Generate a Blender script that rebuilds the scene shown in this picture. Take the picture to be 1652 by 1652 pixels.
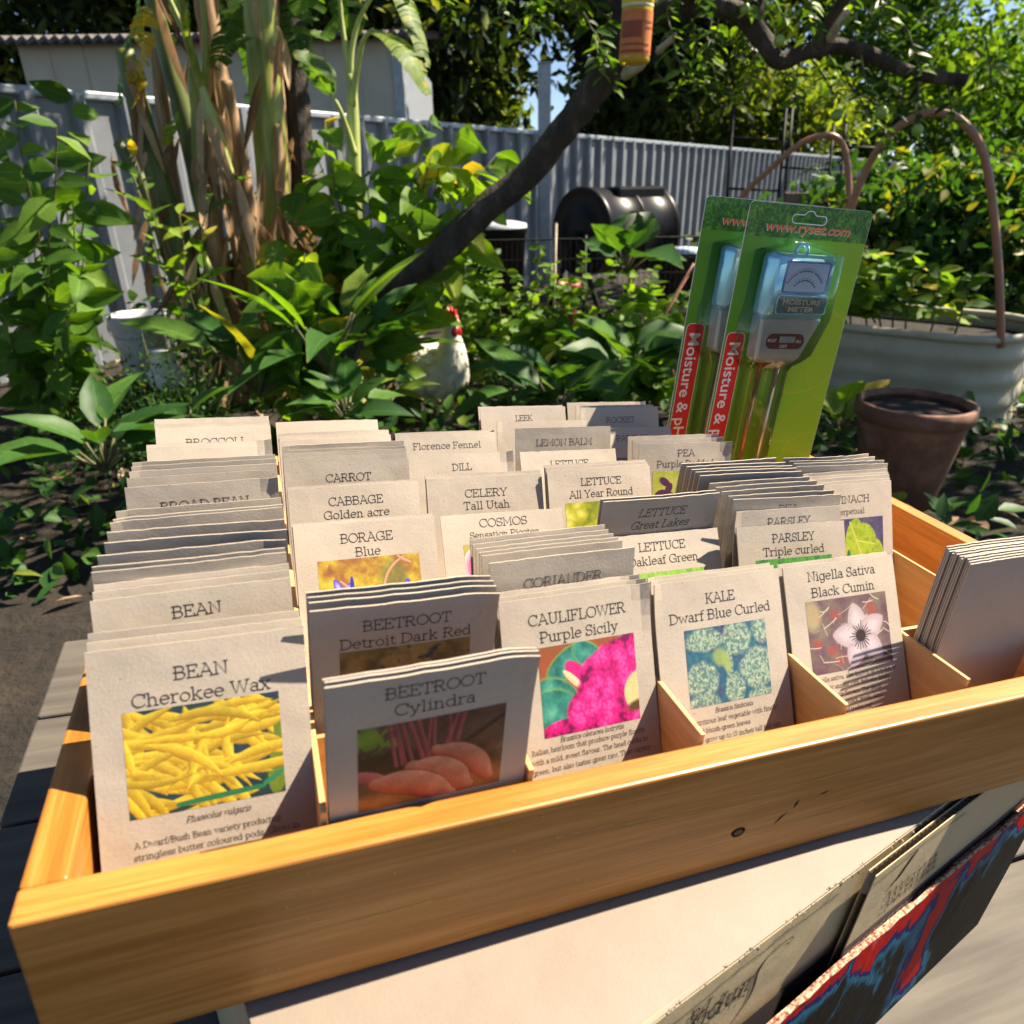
import bpy, bmesh, math, random
import numpy as np
from mathutils import Matrix, Vector

for _o in list(bpy.data.objects):
    bpy.data.objects.remove(_o)
SC = bpy.context.scene
COL = SC.collection

# ---------------------------------------------------------------- camera
# world: X right, Y away from the camera, Z up (metres); the camera hangs over the table at 1.15 m
WC = np.array([[0.999842, -0.017782, 0.0], [-0.007408, -0.416560, 0.909078], [-0.016165, -0.908934, -0.416626]])
CAMP = np.array([0.0, 0.0, 1.15])
F_PX, C_PX = 1134.0, 826.0
cam_d = bpy.data.cameras.new('camera')
cam_d.sensor_fit = 'HORIZONTAL'; cam_d.sensor_width = 36.0
cam_d.lens = 36.0 * F_PX / 1652.0
cam_d.clip_start = 0.02; cam_d.clip_end = 300.0
cam_d.dof.use_dof = True
cam_d.dof.focus_distance = 0.60
cam_d.dof.aperture_fstop = (cam_d.lens / 1000.0) / 0.0026
cam_d.dof.aperture_blades = 0
cam = bpy.data.objects.new('camera', cam_d); COL.objects.link(cam)
_m = np.eye(4); _m[:3, 0] = WC[:, 0]; _m[:3, 1] = -WC[:, 1]; _m[:3, 2] = -WC[:, 2]; _m[:3, 3] = CAMP
cam.matrix_world = Matrix(_m.tolist())
SC.camera = cam

# ---------------------------------------------------------------- light
SUN = np.array([0.6188, 0.2306, 0.7509])
wd = bpy.data.worlds.new('World'); SC.world = wd; wd.use_nodes = True
nt = wd.node_tree; nt.nodes.clear()
sky = nt.nodes.new('ShaderNodeTexSky'); sky.sky_type = 'NISHITA'; sky.sun_disc = False
sky.sun_elevation = math.radians(48.7); sky.sun_rotation = math.radians(69.6)
sky.air_density = 0.65; sky.dust_density = 0.25; sky.ozone_density = 4.0
bg = nt.nodes.new('ShaderNodeBackground'); bg.inputs[1].default_value = 0.062
out = nt.nodes.new('ShaderNodeOutputWorld')
nt.links.new(sky.outputs[0], bg.inputs[0]); nt.links.new(bg.outputs[0], out.inputs[0])
sun_d = bpy.data.lights.new('sun', 'SUN'); sun_d.energy = 5.0; sun_d.angle = math.radians(0.53)
sun_d.color = (1.0, 0.945, 0.86)
sun = bpy.data.objects.new('sun', sun_d); COL.objects.link(sun)
sun.rotation_euler = Vector((-SUN).tolist()).to_track_quat('-Z', 'Y').to_euler()
sun.location = (3, 2, 8)
SC.view_settings.view_transform = 'Standard'; SC.view_settings.look = 'None'
SC.view_settings.gamma = 1.0; SC.view_settings.exposure = 1.60
SC.view_settings.use_white_balance = True; SC.view_settings.white_balance_temperature = 7500
SC.cycles.max_bounces = 8; SC.cycles.transparent_max_bounces = 12
SC.cycles.sample_clamp_indirect = 8.0
SC.cycles.use_denoising = True

# ---------------------------------------------------------------- frames
WB = np.array([[0.94067, -0.32484, 0.09813], [0.32686, 0.94506, -0.00483], [-0.09117, 0.03662, 0.99516]])
TB = np.array([0.10552, 0.30628, 0.86358])
_b = np.eye(4); _b[:3, :3] = WB; _b[:3, 3] = TB
BOX = Matrix(_b.tolist())      # frame of the display box: X along its front rail, Y to its back, Z up; rail top is Z=0

def at(u, v, Y):
    """point at distance Y in front of the camera, seen at photo position u, v"""
    r = WC @ np.array([(u - C_PX) / F_PX, (v - C_PX) / F_PX, 1.0])
    return CAMP + r * (Y / r[1])

def pxm(Y):
    return Y / F_PX * 0.95     # metres per photo pixel at distance Y

rnd = random.Random(7)
rng = np.random.default_rng(11)

# ---------------------------------------------------------------- object helpers
def tag(o, label=None, cat=None, group=None, kind=None):
    if label: o['label'] = label
    if cat: o['category'] = cat
    if group: o['group'] = group
    if kind: o['kind'] = kind
    return o

def empty(name, label, cat, group=None, matrix=None):
    o = bpy.data.objects.new(name, None); COL.objects.link(o)
    o.empty_display_size = 0.05
    if matrix is not None: o.matrix_world = matrix
    return tag(o, label, cat, group)

def link(name, me, parent=None, matrix=None):
    o = bpy.data.objects.new(name, me); COL.objects.link(o)
    if parent is not None: o.parent = parent
    if matrix is not None: o.matrix_local = matrix
    return o

def np_mesh(name, V, F, m, smooth=False, tint=None, col=None, av=None):
    """V (n,3); F (m,4) or (m,3) ints"""
    me = bpy.data.meshes.new(name)
    V = np.asarray(V, np.float32); F = np.asarray(F, np.int32)
    k = F.shape[1]
    me.vertices.add(len(V)); me.vertices.foreach_set('co', V.ravel())
    me.loops.add(F.size); me.loops.foreach_set('vertex_index', F.ravel())
    me.polygons.add(len(F)); me.polygons.foreach_set('loop_start', np.arange(0, F.size, k, dtype=np.int32))
    me.polygons.foreach_set('loop_total', np.full(len(F), k, np.int32))
    me.polygons.foreach_set('use_smooth', np.full(len(F), bool(smooth)))
    me.update(calc_edges=True)
    if tint is not None:
        a = me.attributes.new('tint', 'FLOAT', 'FACE'); a.data.foreach_set('value', np.asarray(tint, np.float32))
    if col is not None:
        a = me.color_attributes.new('ink', 'FLOAT_COLOR', 'POINT')
        a.data.foreach_set('color', np.c_[col, np.ones(len(col))].astype(np.float32).ravel())
    if av is not None:
        a = me.attributes.new('blade', 'FLOAT_VECTOR', 'POINT'); a.data.foreach_set('vector', np.c_[av, np.zeros(len(av))].astype(np.float32).ravel())
    if m is not None: me.materials.append(m)
    return me

def tube_np(pts, rad, n=8, cap=True, wob=0.0, seed=0):
    pts = np.asarray(pts, float); k = len(pts)
    rad = np.broadcast_to(np.asarray(rad, float), (k,)) if np.ndim(rad) <= 1 else rad
    T = np.gradient(pts, axis=0); T /= np.linalg.norm(T, axis=1)[:, None] + 1e-12
    ref = np.array([0, 0, 1.0]) if abs(T[0][2]) < .9 else np.array([1.0, 0, 0])
    V = []; N = ref - T[0] * (ref @ T[0]); N /= np.linalg.norm(N)
    a = np.linspace(0, 2 * np.pi, n, endpoint=False); r0 = np.random.default_rng(seed)
    for i in range(k):
        N = N - T[i] * (N @ T[i]); N /= np.linalg.norm(N) + 1e-12
        B = np.cross(T[i], N); w = 1 + wob * r0.normal(size=n) if wob else np.ones(n)
        V.append(pts[i] + rad[i] * (np.cos(a) * w)[:, None] * N + rad[i] * (np.sin(a) * w)[:, None] * B)
    V = np.concatenate(V); F = []
    for i in range(k - 1):
        for j in range(n):
            F.append((i * n + j, i * n + (j + 1) % n, (i + 1) * n + (j + 1) % n, (i + 1) * n + j))
    if cap:
        c0, c1 = len(V), len(V) + 1
        V = np.r_[V, [pts[0], pts[-1]]]
        for j in range(n):
            F.append((j, c0, c0, (j + 1) % n)); F.append(((k - 1) * n + j, (k - 1) * n + (j + 1) % n, c1, c1))
    return V, F

class MB:
    """collects simple solids into one mesh"""
    def __init__(self): self.V = []; self.F = []; self.n = 0; self.sm = []
    def add(self, V, F, smooth=False):
        V = np.asarray(V, float)
        for f in F:
            g = []
            for i in f:
                if not g or g[-1] != i: g.append(i)
            if len(g) > 2 and g[0] == g[-1]: g.pop()
            if len(g) > 2: self.F.append([i + self.n for i in g]); self.sm.append(smooth)
        self.V.append(V); self.n += len(V); return self
    def tube(self, pts, rad, n=10, cap=True, wob=0.0, seed=0, smooth=True):
        V, F = tube_np(pts, rad, n, cap, wob, seed); return self.add(V, F, smooth)
    def box(self, lo, hi, bev=0.0, M=None):
        bm = bmesh.new(); bmesh.ops.create_cube(bm, size=1.0)
        lo = np.array(lo, float); hi = np.array(hi, float)
        for v in bm.verts:
            v.co = Vector([(lo[i] + hi[i]) / 2 + v.co[i] * (hi[i] - lo[i]) for i in range(3)])
        if bev > 0:
            bmesh.ops.bevel(bm, geom=list(bm.edges), offset=bev, segments=2, affect='EDGES', profile=0.5)
        bm.verts.index_update()
        V = np.array([v.co[:] for v in bm.verts]); F = [[v.index for v in f.verts] for f in bm.faces]; bm.free()
        if M is not None: V = V @ np.array(M)[:3, :3].T + np.array(M)[:3, 3]
        return self.add(V, F)
    def lathe(self, prof, n=32, c=(0, 0, 0), smooth=True):
        a = np.linspace(0, 2 * np.pi, n, endpoint=False); V = []; F = []
        for r, z in prof: V += [(c[0] + r * math.cos(t), c[1] + r * math.sin(t), c[2] + z) for t in a]
        for i in range(len(prof) - 1):
            for j in range(n): F.append((i * n + j, i * n + (j + 1) % n, (i + 1) * n + (j + 1) % n, (i + 1) * n + j))
        return self.add(V, F, smooth)
    def mesh(self, name, m):
        me = bpy.data.meshes.new(name)
        me.from_pydata(np.concatenate(self.V).tolist(), [], self.F)
        me.polygons.foreach_set('use_smooth', self.sm); me.update()
        if m is not None: me.materials.append(m)
        return me
    def obj(self, name, m, parent=None, matrix=None):
        return link(name, self.mesh(name, m), parent, matrix)

# ---------------------------------------------------------------- materials
def new_mat(name):
    m = bpy.data.materials.new(name); m.use_nodes = True
    t = m.node_tree; return m, t, t.nodes['Principled BSDF'], t.nodes['Material Output']

def coords(t, scale=(1, 1, 1), rand=True):
    tc = t.nodes.new('ShaderNodeTexCoord'); mp = t.nodes.new('ShaderNodeMapping')
    mp.inputs['Scale'].default_value = scale
    t.links.new(tc.outputs['Object'], mp.inputs['Vector'])
    if rand:
        oi = t.nodes.new('ShaderNodeObjectInfo'); mu = t.nodes.new('ShaderNodeVectorMath'); mu.operation = 'SCALE'
        mu.inputs[0].default_value = (13.7, 7.3, 19.1); t.links.new(oi.outputs['Random'], mu.inputs['Scale'])
        t.links.new(mu.outputs[0], mp.inputs['Location'])
    return mp

def ramp(t, stops):
    r = t.nodes.new('ShaderNodeValToRGB'); e = r.color_ramp.elements
    while len(e) < len(stops): e.new(0.5)
    for i, (p, c) in enumerate(stops):
        e[i].position = p; e[i].color = (c[0], c[1], c[2], 1)
    return r

def noise(t, vec, scale, detail=4, rough=0.55, dist=0.0):
    n = t.nodes.new('ShaderNodeTexNoise'); n.inputs['Scale'].default_value = scale
    n.inputs['Detail'].default_value = detail; n.inputs['Roughness'].default_value = rough
    n.inputs['Distortion'].default_value = dist
    t.links.new(vec.outputs[0], n.inputs['Vector']); return n

def nmat(name, stops, scale=5, detail=5, rough=0.6, bump=0.0, bscale=None, stretch=(1, 1, 1), spec=0.5, metal=0.0, dist=0.0, bdist=0.001, coat=0.0, rrange=None):
    """noise-coloured principled material"""
    m, t, p, o = new_mat(name); mp = coords(t, stretch)
    n = noise(t, mp, scale, detail, 0.6, dist); r = ramp(t, stops)
    t.links.new(n.outputs['Fac'], r.inputs[0]); t.links.new(r.outputs[0], p.inputs['Base Color'])
    p.inputs['Roughness'].default_value = rough; p.inputs['Metallic'].default_value = metal
    p.inputs['Specular IOR Level'].default_value = spec; p.inputs['Coat Weight'].default_value = coat
    if rrange:
        mr = t.nodes.new('ShaderNodeMapRange'); mr.inputs[3].default_value = rrange[0]; mr.inputs[4].default_value = rrange[1]
        t.links.new(n.outputs['Fac'], mr.inputs[0]); t.links.new(mr.outputs[0], p.inputs['Roughness'])
    if bump:
        n2 = noise(t, mp, bscale or scale * 4, 6, 0.65); b = t.nodes.new('ShaderNodeBump')
        b.inputs['Strength'].default_value = bump; b.inputs['Distance'].default_value = bdist
        t.links.new(n2.outputs['Fac'], b.inputs['Height']); t.links.new(b.outputs[0], p.inputs['Normal'])
    return m

def plain(name, c, rough=0.5, metal=0.0, spec=0.5, coat=0.0, var=0.12, scale=30):
    return nmat(name, [(0.3, [x * (1 - var) for x in c]), (0.7, [min(1, x * (1 + var)) for x in c])], scale, 3, rough, 0, None, (1, 1, 1), spec, metal, coat=coat)

def leaf_mat(name, stops, trans=0.42, rough=0.42, tmul=(1.9, 1.75, 0.5)):
    m, t, p, o = new_mat(name)
    a = t.nodes.new('ShaderNodeAttribute'); a.attribute_name = 'tint'
    r = ramp(t, stops); t.links.new(a.outputs['Fac'], r.inputs[0])
    mp = coords(t, rand=False); n = noise(t, mp, 60, 3)
    hs = t.nodes.new('ShaderNodeHueSaturation'); mr = t.nodes.new('ShaderNodeMapRange')
    mr.inputs[3].default_value = 0.75; mr.inputs[4].default_value = 1.25
    def mth(op, a, b=None, c=None):
        q = t.nodes.new('ShaderNodeMath'); q.operation = op
        for i, v in enumerate((a, b, c)):
            if v is None: continue
            if isinstance(v, (int, float)): q.inputs[i].default_value = v
            else: t.links.new(v, q.inputs[i])
        return q.outputs[0]
    bl = t.nodes.new('ShaderNodeAttribute'); bl.attribute_name = 'blade'; sp = t.nodes.new('ShaderNodeSeparateXYZ'); t.links.new(bl.outputs['Vector'], sp.inputs[0])
    ax = mth('ABSOLUTE', sp.outputs[0]); rib = mth('LESS_THAN', ax, .07)
    side = mth('LESS_THAN', mth('ABSOLUTE', mth('SINE', mth('MULTIPLY', mth('MULTIPLY_ADD', ax, -.16, sp.outputs[1]), 34.0))), .16)
    vn = mth('MULTIPLY_ADD', rib, .45, mth('MULTIPLY', side, .16)); val = mth('MULTIPLY', mth('ADD', vn, 1.0), mr.outputs[0])
    # browning towards some tips and edges
    n5 = noise(t, mp, 9, 3); br = mth('MULTIPLY', mth('GREATER_THAN', mth('MULTIPLY_ADD', n5.outputs['Fac'], .55, mth('MULTIPLY_ADD', ax, .16, mth('MULTIPLY', sp.outputs[1], .42))), .86), .75)
    mb_ = t.nodes.new('ShaderNodeMix'); mb_.data_type = 'RGBA'; mb_.inputs[7].default_value = (.20, .105, .035, 1)
    t.links.new(br, mb_.inputs[0]); t.links.new(r.outputs[0], mb_.inputs[6])
    t.links.new(n.outputs['Fac'], mr.inputs[0]); t.links.new(val, hs.inputs['Value']); t.links.new(mb_.outputs[2], hs.inputs['Color'])
    t.links.new(hs.outputs[0], p.inputs['Base Color']); p.inputs['Roughness'].default_value = rough + .12; p.inputs['Specular IOR Level'].default_value = .24
    mu = t.nodes.new('ShaderNodeMix'); mu.data_type = 'RGBA'; mu.blend_type = 'MULTIPLY'; mu.inputs[0].default_value = 1.0
    mu.inputs[7].default_value = (*tmul, 1); t.links.new(hs.outputs[0], mu.inputs[6])
    tr = t.nodes.new('ShaderNodeBsdfTranslucent'); t.links.new(mu.outputs[2], tr.inputs['Color'])
    mx = t.nodes.new('ShaderNodeMixShader'); mx.inputs[0].default_value = trans
    t.links.new(p.outputs[0], mx.inputs[1]); t.links.new(tr.outputs[0], mx.inputs[2]); t.links.new(mx.outputs[0], o.inputs['Surface'])
    return m

def ink_mat(name='printed_ink', rough=0.5):
    m, t, p, o = new_mat(name)
    a = t.nodes.new('ShaderNodeAttribute'); a.attribute_name = 'ink'
    mp = coords(t); n = noise(t, mp, 2600, 2); mr = t.nodes.new('ShaderNodeMapRange'); mr.inputs[3].default_value = 0.72; mr.inputs[4].default_value = 1.28
    hs = t.nodes.new('ShaderNodeHueSaturation'); t.links.new(n.outputs['Fac'], mr.inputs[0]); t.links.new(mr.outputs[0], hs.inputs['Value'])
    t.links.new(a.outputs['Color'], hs.inputs['Color']); t.links.new(hs.outputs[0], p.inputs['Base Color'])
    b = t.nodes.new('ShaderNodeBump'); b.inputs['Strength'].default_value = 0.25; b.inputs['Distance'].default_value = 0.0003
    n2 = noise(t, mp, 900, 4); t.links.new(n2.outputs['Fac'], b.inputs['Height']); t.links.new(b.outputs[0], p.inputs['Normal'])
    p.inputs['Roughness'].default_value = rough
    return m

def wood_mat(name, c0, c1, c2, axis='X', rough=0.42, knots=True, scale=1.0):
    m, t, p, o = new_mat(name)
    st = {'X': (1.6, 46, 46), 'Y': (46, 1.6, 46), 'Z': (46, 46, 1.6)}[axis]
    mp = coords(t, tuple(s * scale for s in st)); n = noise(t, mp, 2.2, 8, 0.62, 0.8)
    mp2 = coords(t, tuple(s * scale * 5 for s in st)); n2 = noise(t, mp2, 3.5, 4, 0.6)
    mp3 = coords(t, (4, 4, 4)); n3 = noise(t, mp3, 1.4, 2)
    ad = t.nodes.new('ShaderNodeMath'); ad.operation = 'MULTIPLY_ADD'; ad.inputs[1].default_value = 0.35
    t.links.new(n2.outputs['Fac'], ad.inputs[0]); t.links.new(n.outputs['Fac'], ad.inputs[2])
    ad2 = t.nodes.new('ShaderNodeMath'); ad2.operation = 'MULTIPLY_ADD'; ad2.inputs[1].default_value = 0.3
    t.links.new(n3.outputs['Fac'], ad2.inputs[0]); t.links.new(ad.outputs[0], ad2.inputs[2])
    r = ramp(t, [(0.45, c0), (0.78, c1), (1.0, c2)]); t.links.new(ad2.outputs[0], r.inputs[0])
    t.links.new(r.outputs[0], p.inputs['Base Color']); p.inputs['Roughness'].default_value = rough
    b = t.nodes.new('ShaderNodeBump'); b.inputs['Strength'].default_value = 0.25; b.inputs['Distance'].default_value = 0.0006
    t.links.new(ad.outputs[0], b.inputs['Height']); t.links.new(b.outputs[0], p.inputs['Normal'])
    return m

M = {}
def kraft(name, c, speck=True, rough=0.56):
    m, t, p, o = new_mat(name); mp = coords(t)
    n = noise(t, mp, 620, 5, 0.7); n1 = noise(t, mp, 26, 3); n3 = noise(t, mp, 520, 3, 0.6)
    r = ramp(t, [(0.25, [x * 0.86 for x in c]), (0.55, c), (0.8, [x * 1.1 for x in c])])
    ad = t.nodes.new('ShaderNodeMath'); ad.operation = 'MULTIPLY_ADD'; ad.inputs[1].default_value = 0.5
    t.links.new(n1.outputs['Fac'], ad.inputs[0]); su = t.nodes.new('ShaderNodeMath'); su.operation = 'MULTIPLY'; su.inputs[1].default_value = 0.5
    t.links.new(n.outputs['Fac'], su.inputs[0]); t.links.new(su.outputs[0], ad.inputs[2]); t.links.new(ad.outputs[0], r.inputs[0])
    r2 = ramp(t, [(0.27, (0.55, 0.48, 0.42)), (0.33, (1, 1, 1))]); t.links.new(n3.outputs['Fac'], r2.inputs[0])
    mu = t.nodes.new('ShaderNodeMix'); mu.data_type = 'RGBA'; mu.blend_type = 'MULTIPLY'; mu.inputs[0].default_value = 1.0 if speck else 0.3
    t.links.new(r.outputs[0], mu.inputs[6]); t.links.new(r2.outputs[0], mu.inputs[7]); oi = t.nodes.new('ShaderNodeObjectInfo'); mv = t.nodes.new('ShaderNodeMapRange'); mv.inputs[3].default_value = .90; mv.inputs[4].default_value = 1.07; t.links.new(oi.outputs['Random'], mv.inputs[0])
    hv = t.nodes.new('ShaderNodeHueSaturation'); t.links.new(mv.outputs[0], hv.inputs['Value']); t.links.new(mu.outputs[2], hv.inputs['Color']); t.links.new(hv.outputs[0], p.inputs['Base Color'])
    b = t.nodes.new('ShaderNodeBump'); b.inputs['Strength'].default_value = 0.5; b.inputs['Distance'].default_value = 0.00035
    t.links.new(n.outputs['Fac'], b.inputs['Height'])
    n4 = noise(t, mp, 30, 2, 0.4); b2 = t.nodes.new('ShaderNodeBump'); b2.inputs['Strength'].default_value = 0.5; b2.inputs['Distance'].default_value = 0.0024
    t.links.new(n4.outputs['Fac'], b2.inputs['Height']); t.links.new(b.outputs[0], b2.inputs['Normal']); t.links.new(b2.outputs[0], p.inputs['Normal'])
    p.inputs['Roughness'].default_value = rough
    return m
M['paper'] = kraft('recycled_kraft_paper', (0.43, 0.365, 0.295))
M['carton'] = kraft('brown_cardboard', (0.235, 0.185, 0.145), False, 0.7)
M['cartonside'] = kraft('brown_cardboard_print_side', (0.46, 0.36, 0.21), False, 0.7)
M['text'] = plain('dark_brown_ink', (0.028, 0.021, 0.018), 0.7, spec=0.3)
M['ink'] = ink_mat()
M['rail'] = wood_mat('oiled_pine', (0.17, 0.056, 0.005), (0.35, 0.130, 0.016), (0.50, 0.215, 0.050))
M['ply'] = wood_mat('thin_plywood', (0.42, 0.20, 0.07), (0.56, 0.31, 0.13), (0.64, 0.40, 0.19), 'Y', 0.5)
M['plyx'] = wood_mat('thin_plywood_cross', (0.42, 0.20, 0.07), (0.56, 0.31, 0.13), (0.64, 0.40, 0.19), 'X', 0.5)
M['knot'] = plain('dark_wood_knot', (0.018, 0.008, 0.004), 0.8, spec=.1)
M['bark'] = nmat('dark_bark', [(0.3, (0.018, 0.012, 0.008)), (0.55, (0.060, 0.042, 0.028)), (0.75, (0.16, 0.125, 0.095))], 14, 7, 0.85, 1.0, 34, (1, 1, 0.5), bdist=0.035)
M['barkl'] = nmat('pale_dead_bark', [(0.3, (0.30, 0.22, 0.15)), (0.7, (0.55, 0.44, 0.34))], 14, 5, 0.8, 0.5, 40)
M['soil'] = nmat('dark_garden_soil', [(0.3, (0.008, 0.006, 0.004)), (0.55, (0.022, 0.015, 0.009)), (0.8, (0.055, 0.037, 0.022))], 9, 8, 0.95, 1.0, 30, bdist=0.03)
M['litter'] = leaf_mat('dry_leaf_litter', [(0, (0.10, 0.055, 0.03)), (0.5, (0.26, 0.16, 0.10)), (1, (0.42, 0.31, 0.22))], 0.15, 0.7, (1.1, 1, .8))
M['steel'] = nmat('grey_painted_steel_sheet', [(0.3, (0.13, 0.145, 0.165)), (0.7, (0.20, 0.215, 0.235))], 3, 5, 0.45, 0.06, 60, spec=0.5)
M['galv'] = nmat('galvanised_steel', [(0.3, (0.24, 0.275, 0.31)), (0.7, (0.36, 0.39, 0.43))], 18, 4, 0.42, 0, spec=0.5, metal=0.35)
M['cream'] = nmat('cream_wall_cladding', [(0.3, (0.43, 0.40, 0.31)), (0.7, (0.52, 0.48, 0.38))], 2, 4, 0.7)
M['roof'] = nmat('dark_roof_sheet', [(0.3, (0.04, 0.035, 0.035)), (0.7, (0.10, 0.085, 0.08))], 8, 4, 0.6)
M['blackplastic'] = plain('black_plastic', (0.008, 0.008, 0.010), 0.36, spec=0.16)
M['blackmetal'] = plain('black_powder_coat', (0.008, 0.008, 0.009), 0.6, spec=0.25)
M['terra'] = nmat('terracotta', [(0.25, (0.075, 0.03, 0.018)), (0.5, (0.16, 0.065, 0.036)), (0.8, (0.26, 0.15, 0.10))], 12, 5, 0.75, 0.2, 80)
M['hose'] = plain('terracotta_brown_pipe', (0.36, 0.165, 0.10), 0.42)
M['bedcream'] = nmat('cream_steel_bed', [(0.3, (0.34, 0.30, 0.20)), (0.7, (0.46, 0.42, 0.30))], 5, 4, 0.5)
M['white'] = plain('white_plastic', (0.80, 0.80, 0.78), 0.4, var=0.04)
L_MID = [(0, (0.03, 0.075, 0.012)), (0.45, (0.075, 0.17, 0.022)), (0.78, (0.15, 0.26, 0.035)), (0.93, (0.26, 0.33, 0.05)), (1, (0.44, 0.33, 0.05))]
M['shrub'] = leaf_mat('shrub_leaf', L_MID, 0.5)
M['bright'] = leaf_mat('bright_vine_leaf', [(0, (0.03, 0.08, 0.01)), (0.5, (0.085, 0.19, 0.02)), (1, (0.20, 0.32, 0.05))], 0.5)
M['deep'] = leaf_mat('deep_green_leaf', [(0, (0.012, 0.045, 0.012)), (0.5, (0.03, 0.095, 0.020)), (0.85, (0.075, 0.165, 0.028)), (1, (0.22, 0.22, 0.03))], 0.35, 0.36)
M['conifer'] = leaf_mat('dark_conifer_foliage', [(0, (0.008, 0.018, 0.006)), (0.5, (0.026, 0.05, 0.011)), (0.8, (0.08, 0.12, 0.022)), (1, (0.20, 0.24, 0.05))], 0.35, 0.6)
M['far'] = leaf_mat('far_tree_foliage', [(0, (0.03, 0.055, 0.012)), (0.5, (0.10, 0.16, 0.025)), (1, (0.26, 0.32, 0.06))], 0.45, 0.55)
M['citrus'] = leaf_mat('glossy_fruit_tree_leaf', [(0, (0.015, 0.045, 0.010)), (0.5, (0.05, 0.12, 0.018)), (1, (0.15, 0.25, 0.035))], 0.45, 0.34)
M['banana'] = leaf_mat('banana_leaf', [(0, (0.02, 0.06, 0.012)), (0.5, (0.07, 0.15, 0.02)), (0.8, (0.20, 0.28, 0.05)), (1, (0.46, 0.30, 0.02))], 0.5, 0.4)
M['dry'] = leaf_mat('dry_banana_leaf', [(0, (0.12, 0.065, 0.03)), (0.5, (0.32, 0.20, 0.11)), (1, (0.55, 0.42, 0.29))], 0.25, 0.7, (1.2, 1.0, .8))
M['stemg'] = nmat('green_banana_stem', [(0.25, (0.10, 0.14, 0.02)), (0.5, (0.22, 0.25, 0.04)), (0.7, (0.34, 0.33, 0.07)), (0.9, (0.30, 0.17, 0.07))], 5, 5, 0.42, 0.15, 30, (9, 9, 0.7), bdist=0.005)
M['stemb'] = nmat('tan_dry_banana_sheath', [(0.25, (0.10, 0.05, 0.025)), (0.45, (0.28, 0.16, 0.075)), (0.7, (0.46, 0.32, 0.19))], 5, 6, 0.75, 0.5, 24, (7, 7, 0.6), bdist=0.008)
M['stemo'] = nmat('olive_banana_stem', [(0.25, (0.035, 0.055, 0.012)), (0.55, (0.10, 0.13, 0.022)), (0.8, (0.22, 0.22, 0.05))], 5, 5, 0.5, 0.2, 30, (8, 8, 0.6), bdist=0.005)
M['stemp'] = nmat('pale_green_stem', [(0.3, (0.26, 0.32, 0.09)), (0.7, (0.44, 0.48, 0.18))], 8, 4, 0.45, 0, None, (6, 6, 0.8))
M['twig'] = nmat('green_brown_twig', [(0.3, (0.06, 0.06, 0.02)), (0.7, (0.14, 0.13, 0.05))], 20, 3, 0.7)
# ---------------------------------------------------------------- foliage
PROF = {
    'ovate': [(0, .06), (.12, .55), (.32, 1.0), (.55, .92), (.8, .5), (1, .02)],
    'round': [(0, .10), (.10, .75), (.35, 1.0), (.62, .98), (.88, .55), (1, .05)],
    'lance': [(0, .08), (.2, .7), (.45, 1.0), (.72, .72), (.9, .3), (1, .02)],
    'tiny': [(0, .15), (.45, 1.0), (1, .08)],
}
def leaf_np(P, D, N, L, W, shape='ovate', droop=0.25, fold=0.18, tint=None, seed=3):
    P = np.atleast_2d(P).astype(float); n = len(P); r0 = np.random.default_rng(seed)
    D = np.broadcast_to(D, (n, 3)).astype(float); N = np.broadcast_to(N, (n, 3)).astype(float)
    D = D / (np.linalg.norm(D, axis=1)[:, None] + 1e-9)
    N = N - D * np.sum(N * D, 1)[:, None]; N = N / (np.linalg.norm(N, axis=1)[:, None] + 1e-9)
    S = np.cross(D, N); L = np.broadcast_to(L, (n,)); W = np.broadcast_to(W, (n,)); droop = np.broadcast_to(droop, (n,))
    rows = PROF[shape]; K = len(rows); V = np.zeros((n, K, 3, 3))
    for i, (t, w) in enumerate(rows):
        c = P + L[:, None] * (D * t - N * (droop * t * t)[:, None])
        h = (W * w / 2)[:, None]
        up = N + D * (droop * 2 * t)[:, None]; up /= np.linalg.norm(up, axis=1)[:, None]
        wav = r0.normal(0, .10, (n, 1)) * h
        V[:, i, 0] = c - S * h + up * (h * fold + wav); V[:, i, 1] = c - up * h * fold; V[:, i, 2] = c + S * h + up * (h * fold - wav)
    base = np.arange(n)[:, None] * (K * 3); F = []
    for i in range(K - 1):
        for j in range(2):
            a = i * 3 + j; F.append(base + np.array([a, a + 1, a + 4, a + 3]))
    F = np.stack(F, 1).reshape(-1, 4)
    if tint is None: tint = r0.random(n)
    A = np.zeros((n, K, 3, 2)); A[:, :, 0, 0] = -1; A[:, :, 2, 0] = 1; A[..., 1] = np.array([q[0] for q in rows])[None, :, None]
    return V.reshape(-1, 3), F, np.repeat(tint, (K - 1) * 2), A.reshape(-1, 2)

class Leaves:
    def __init__(self): self.V = []; self.F = []; self.T = []; self.A = []; self.n = 0
    def add(self, *a, **k):
        V, F, T, A = leaf_np(*a, **k); self.V.append(V); self.A.append(A); self.F.append(F + self.n); self.T.append(T); self.n += len(V); return self
    def obj(self, name, m, parent=None, smooth=True):
        return link(name, np_mesh(name, np.concatenate(self.V), np.concatenate(self.F), m, smooth, np.concatenate(self.T), None, np.concatenate(self.A)), parent)

def rdir(n, up=0.0, seed=0):
    r0 = np.random.default_rng(seed); d = r0.normal(size=(n, 3)); d[:, 2] += up
    return d / np.linalg.norm(d, axis=1)[:, None]

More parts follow.
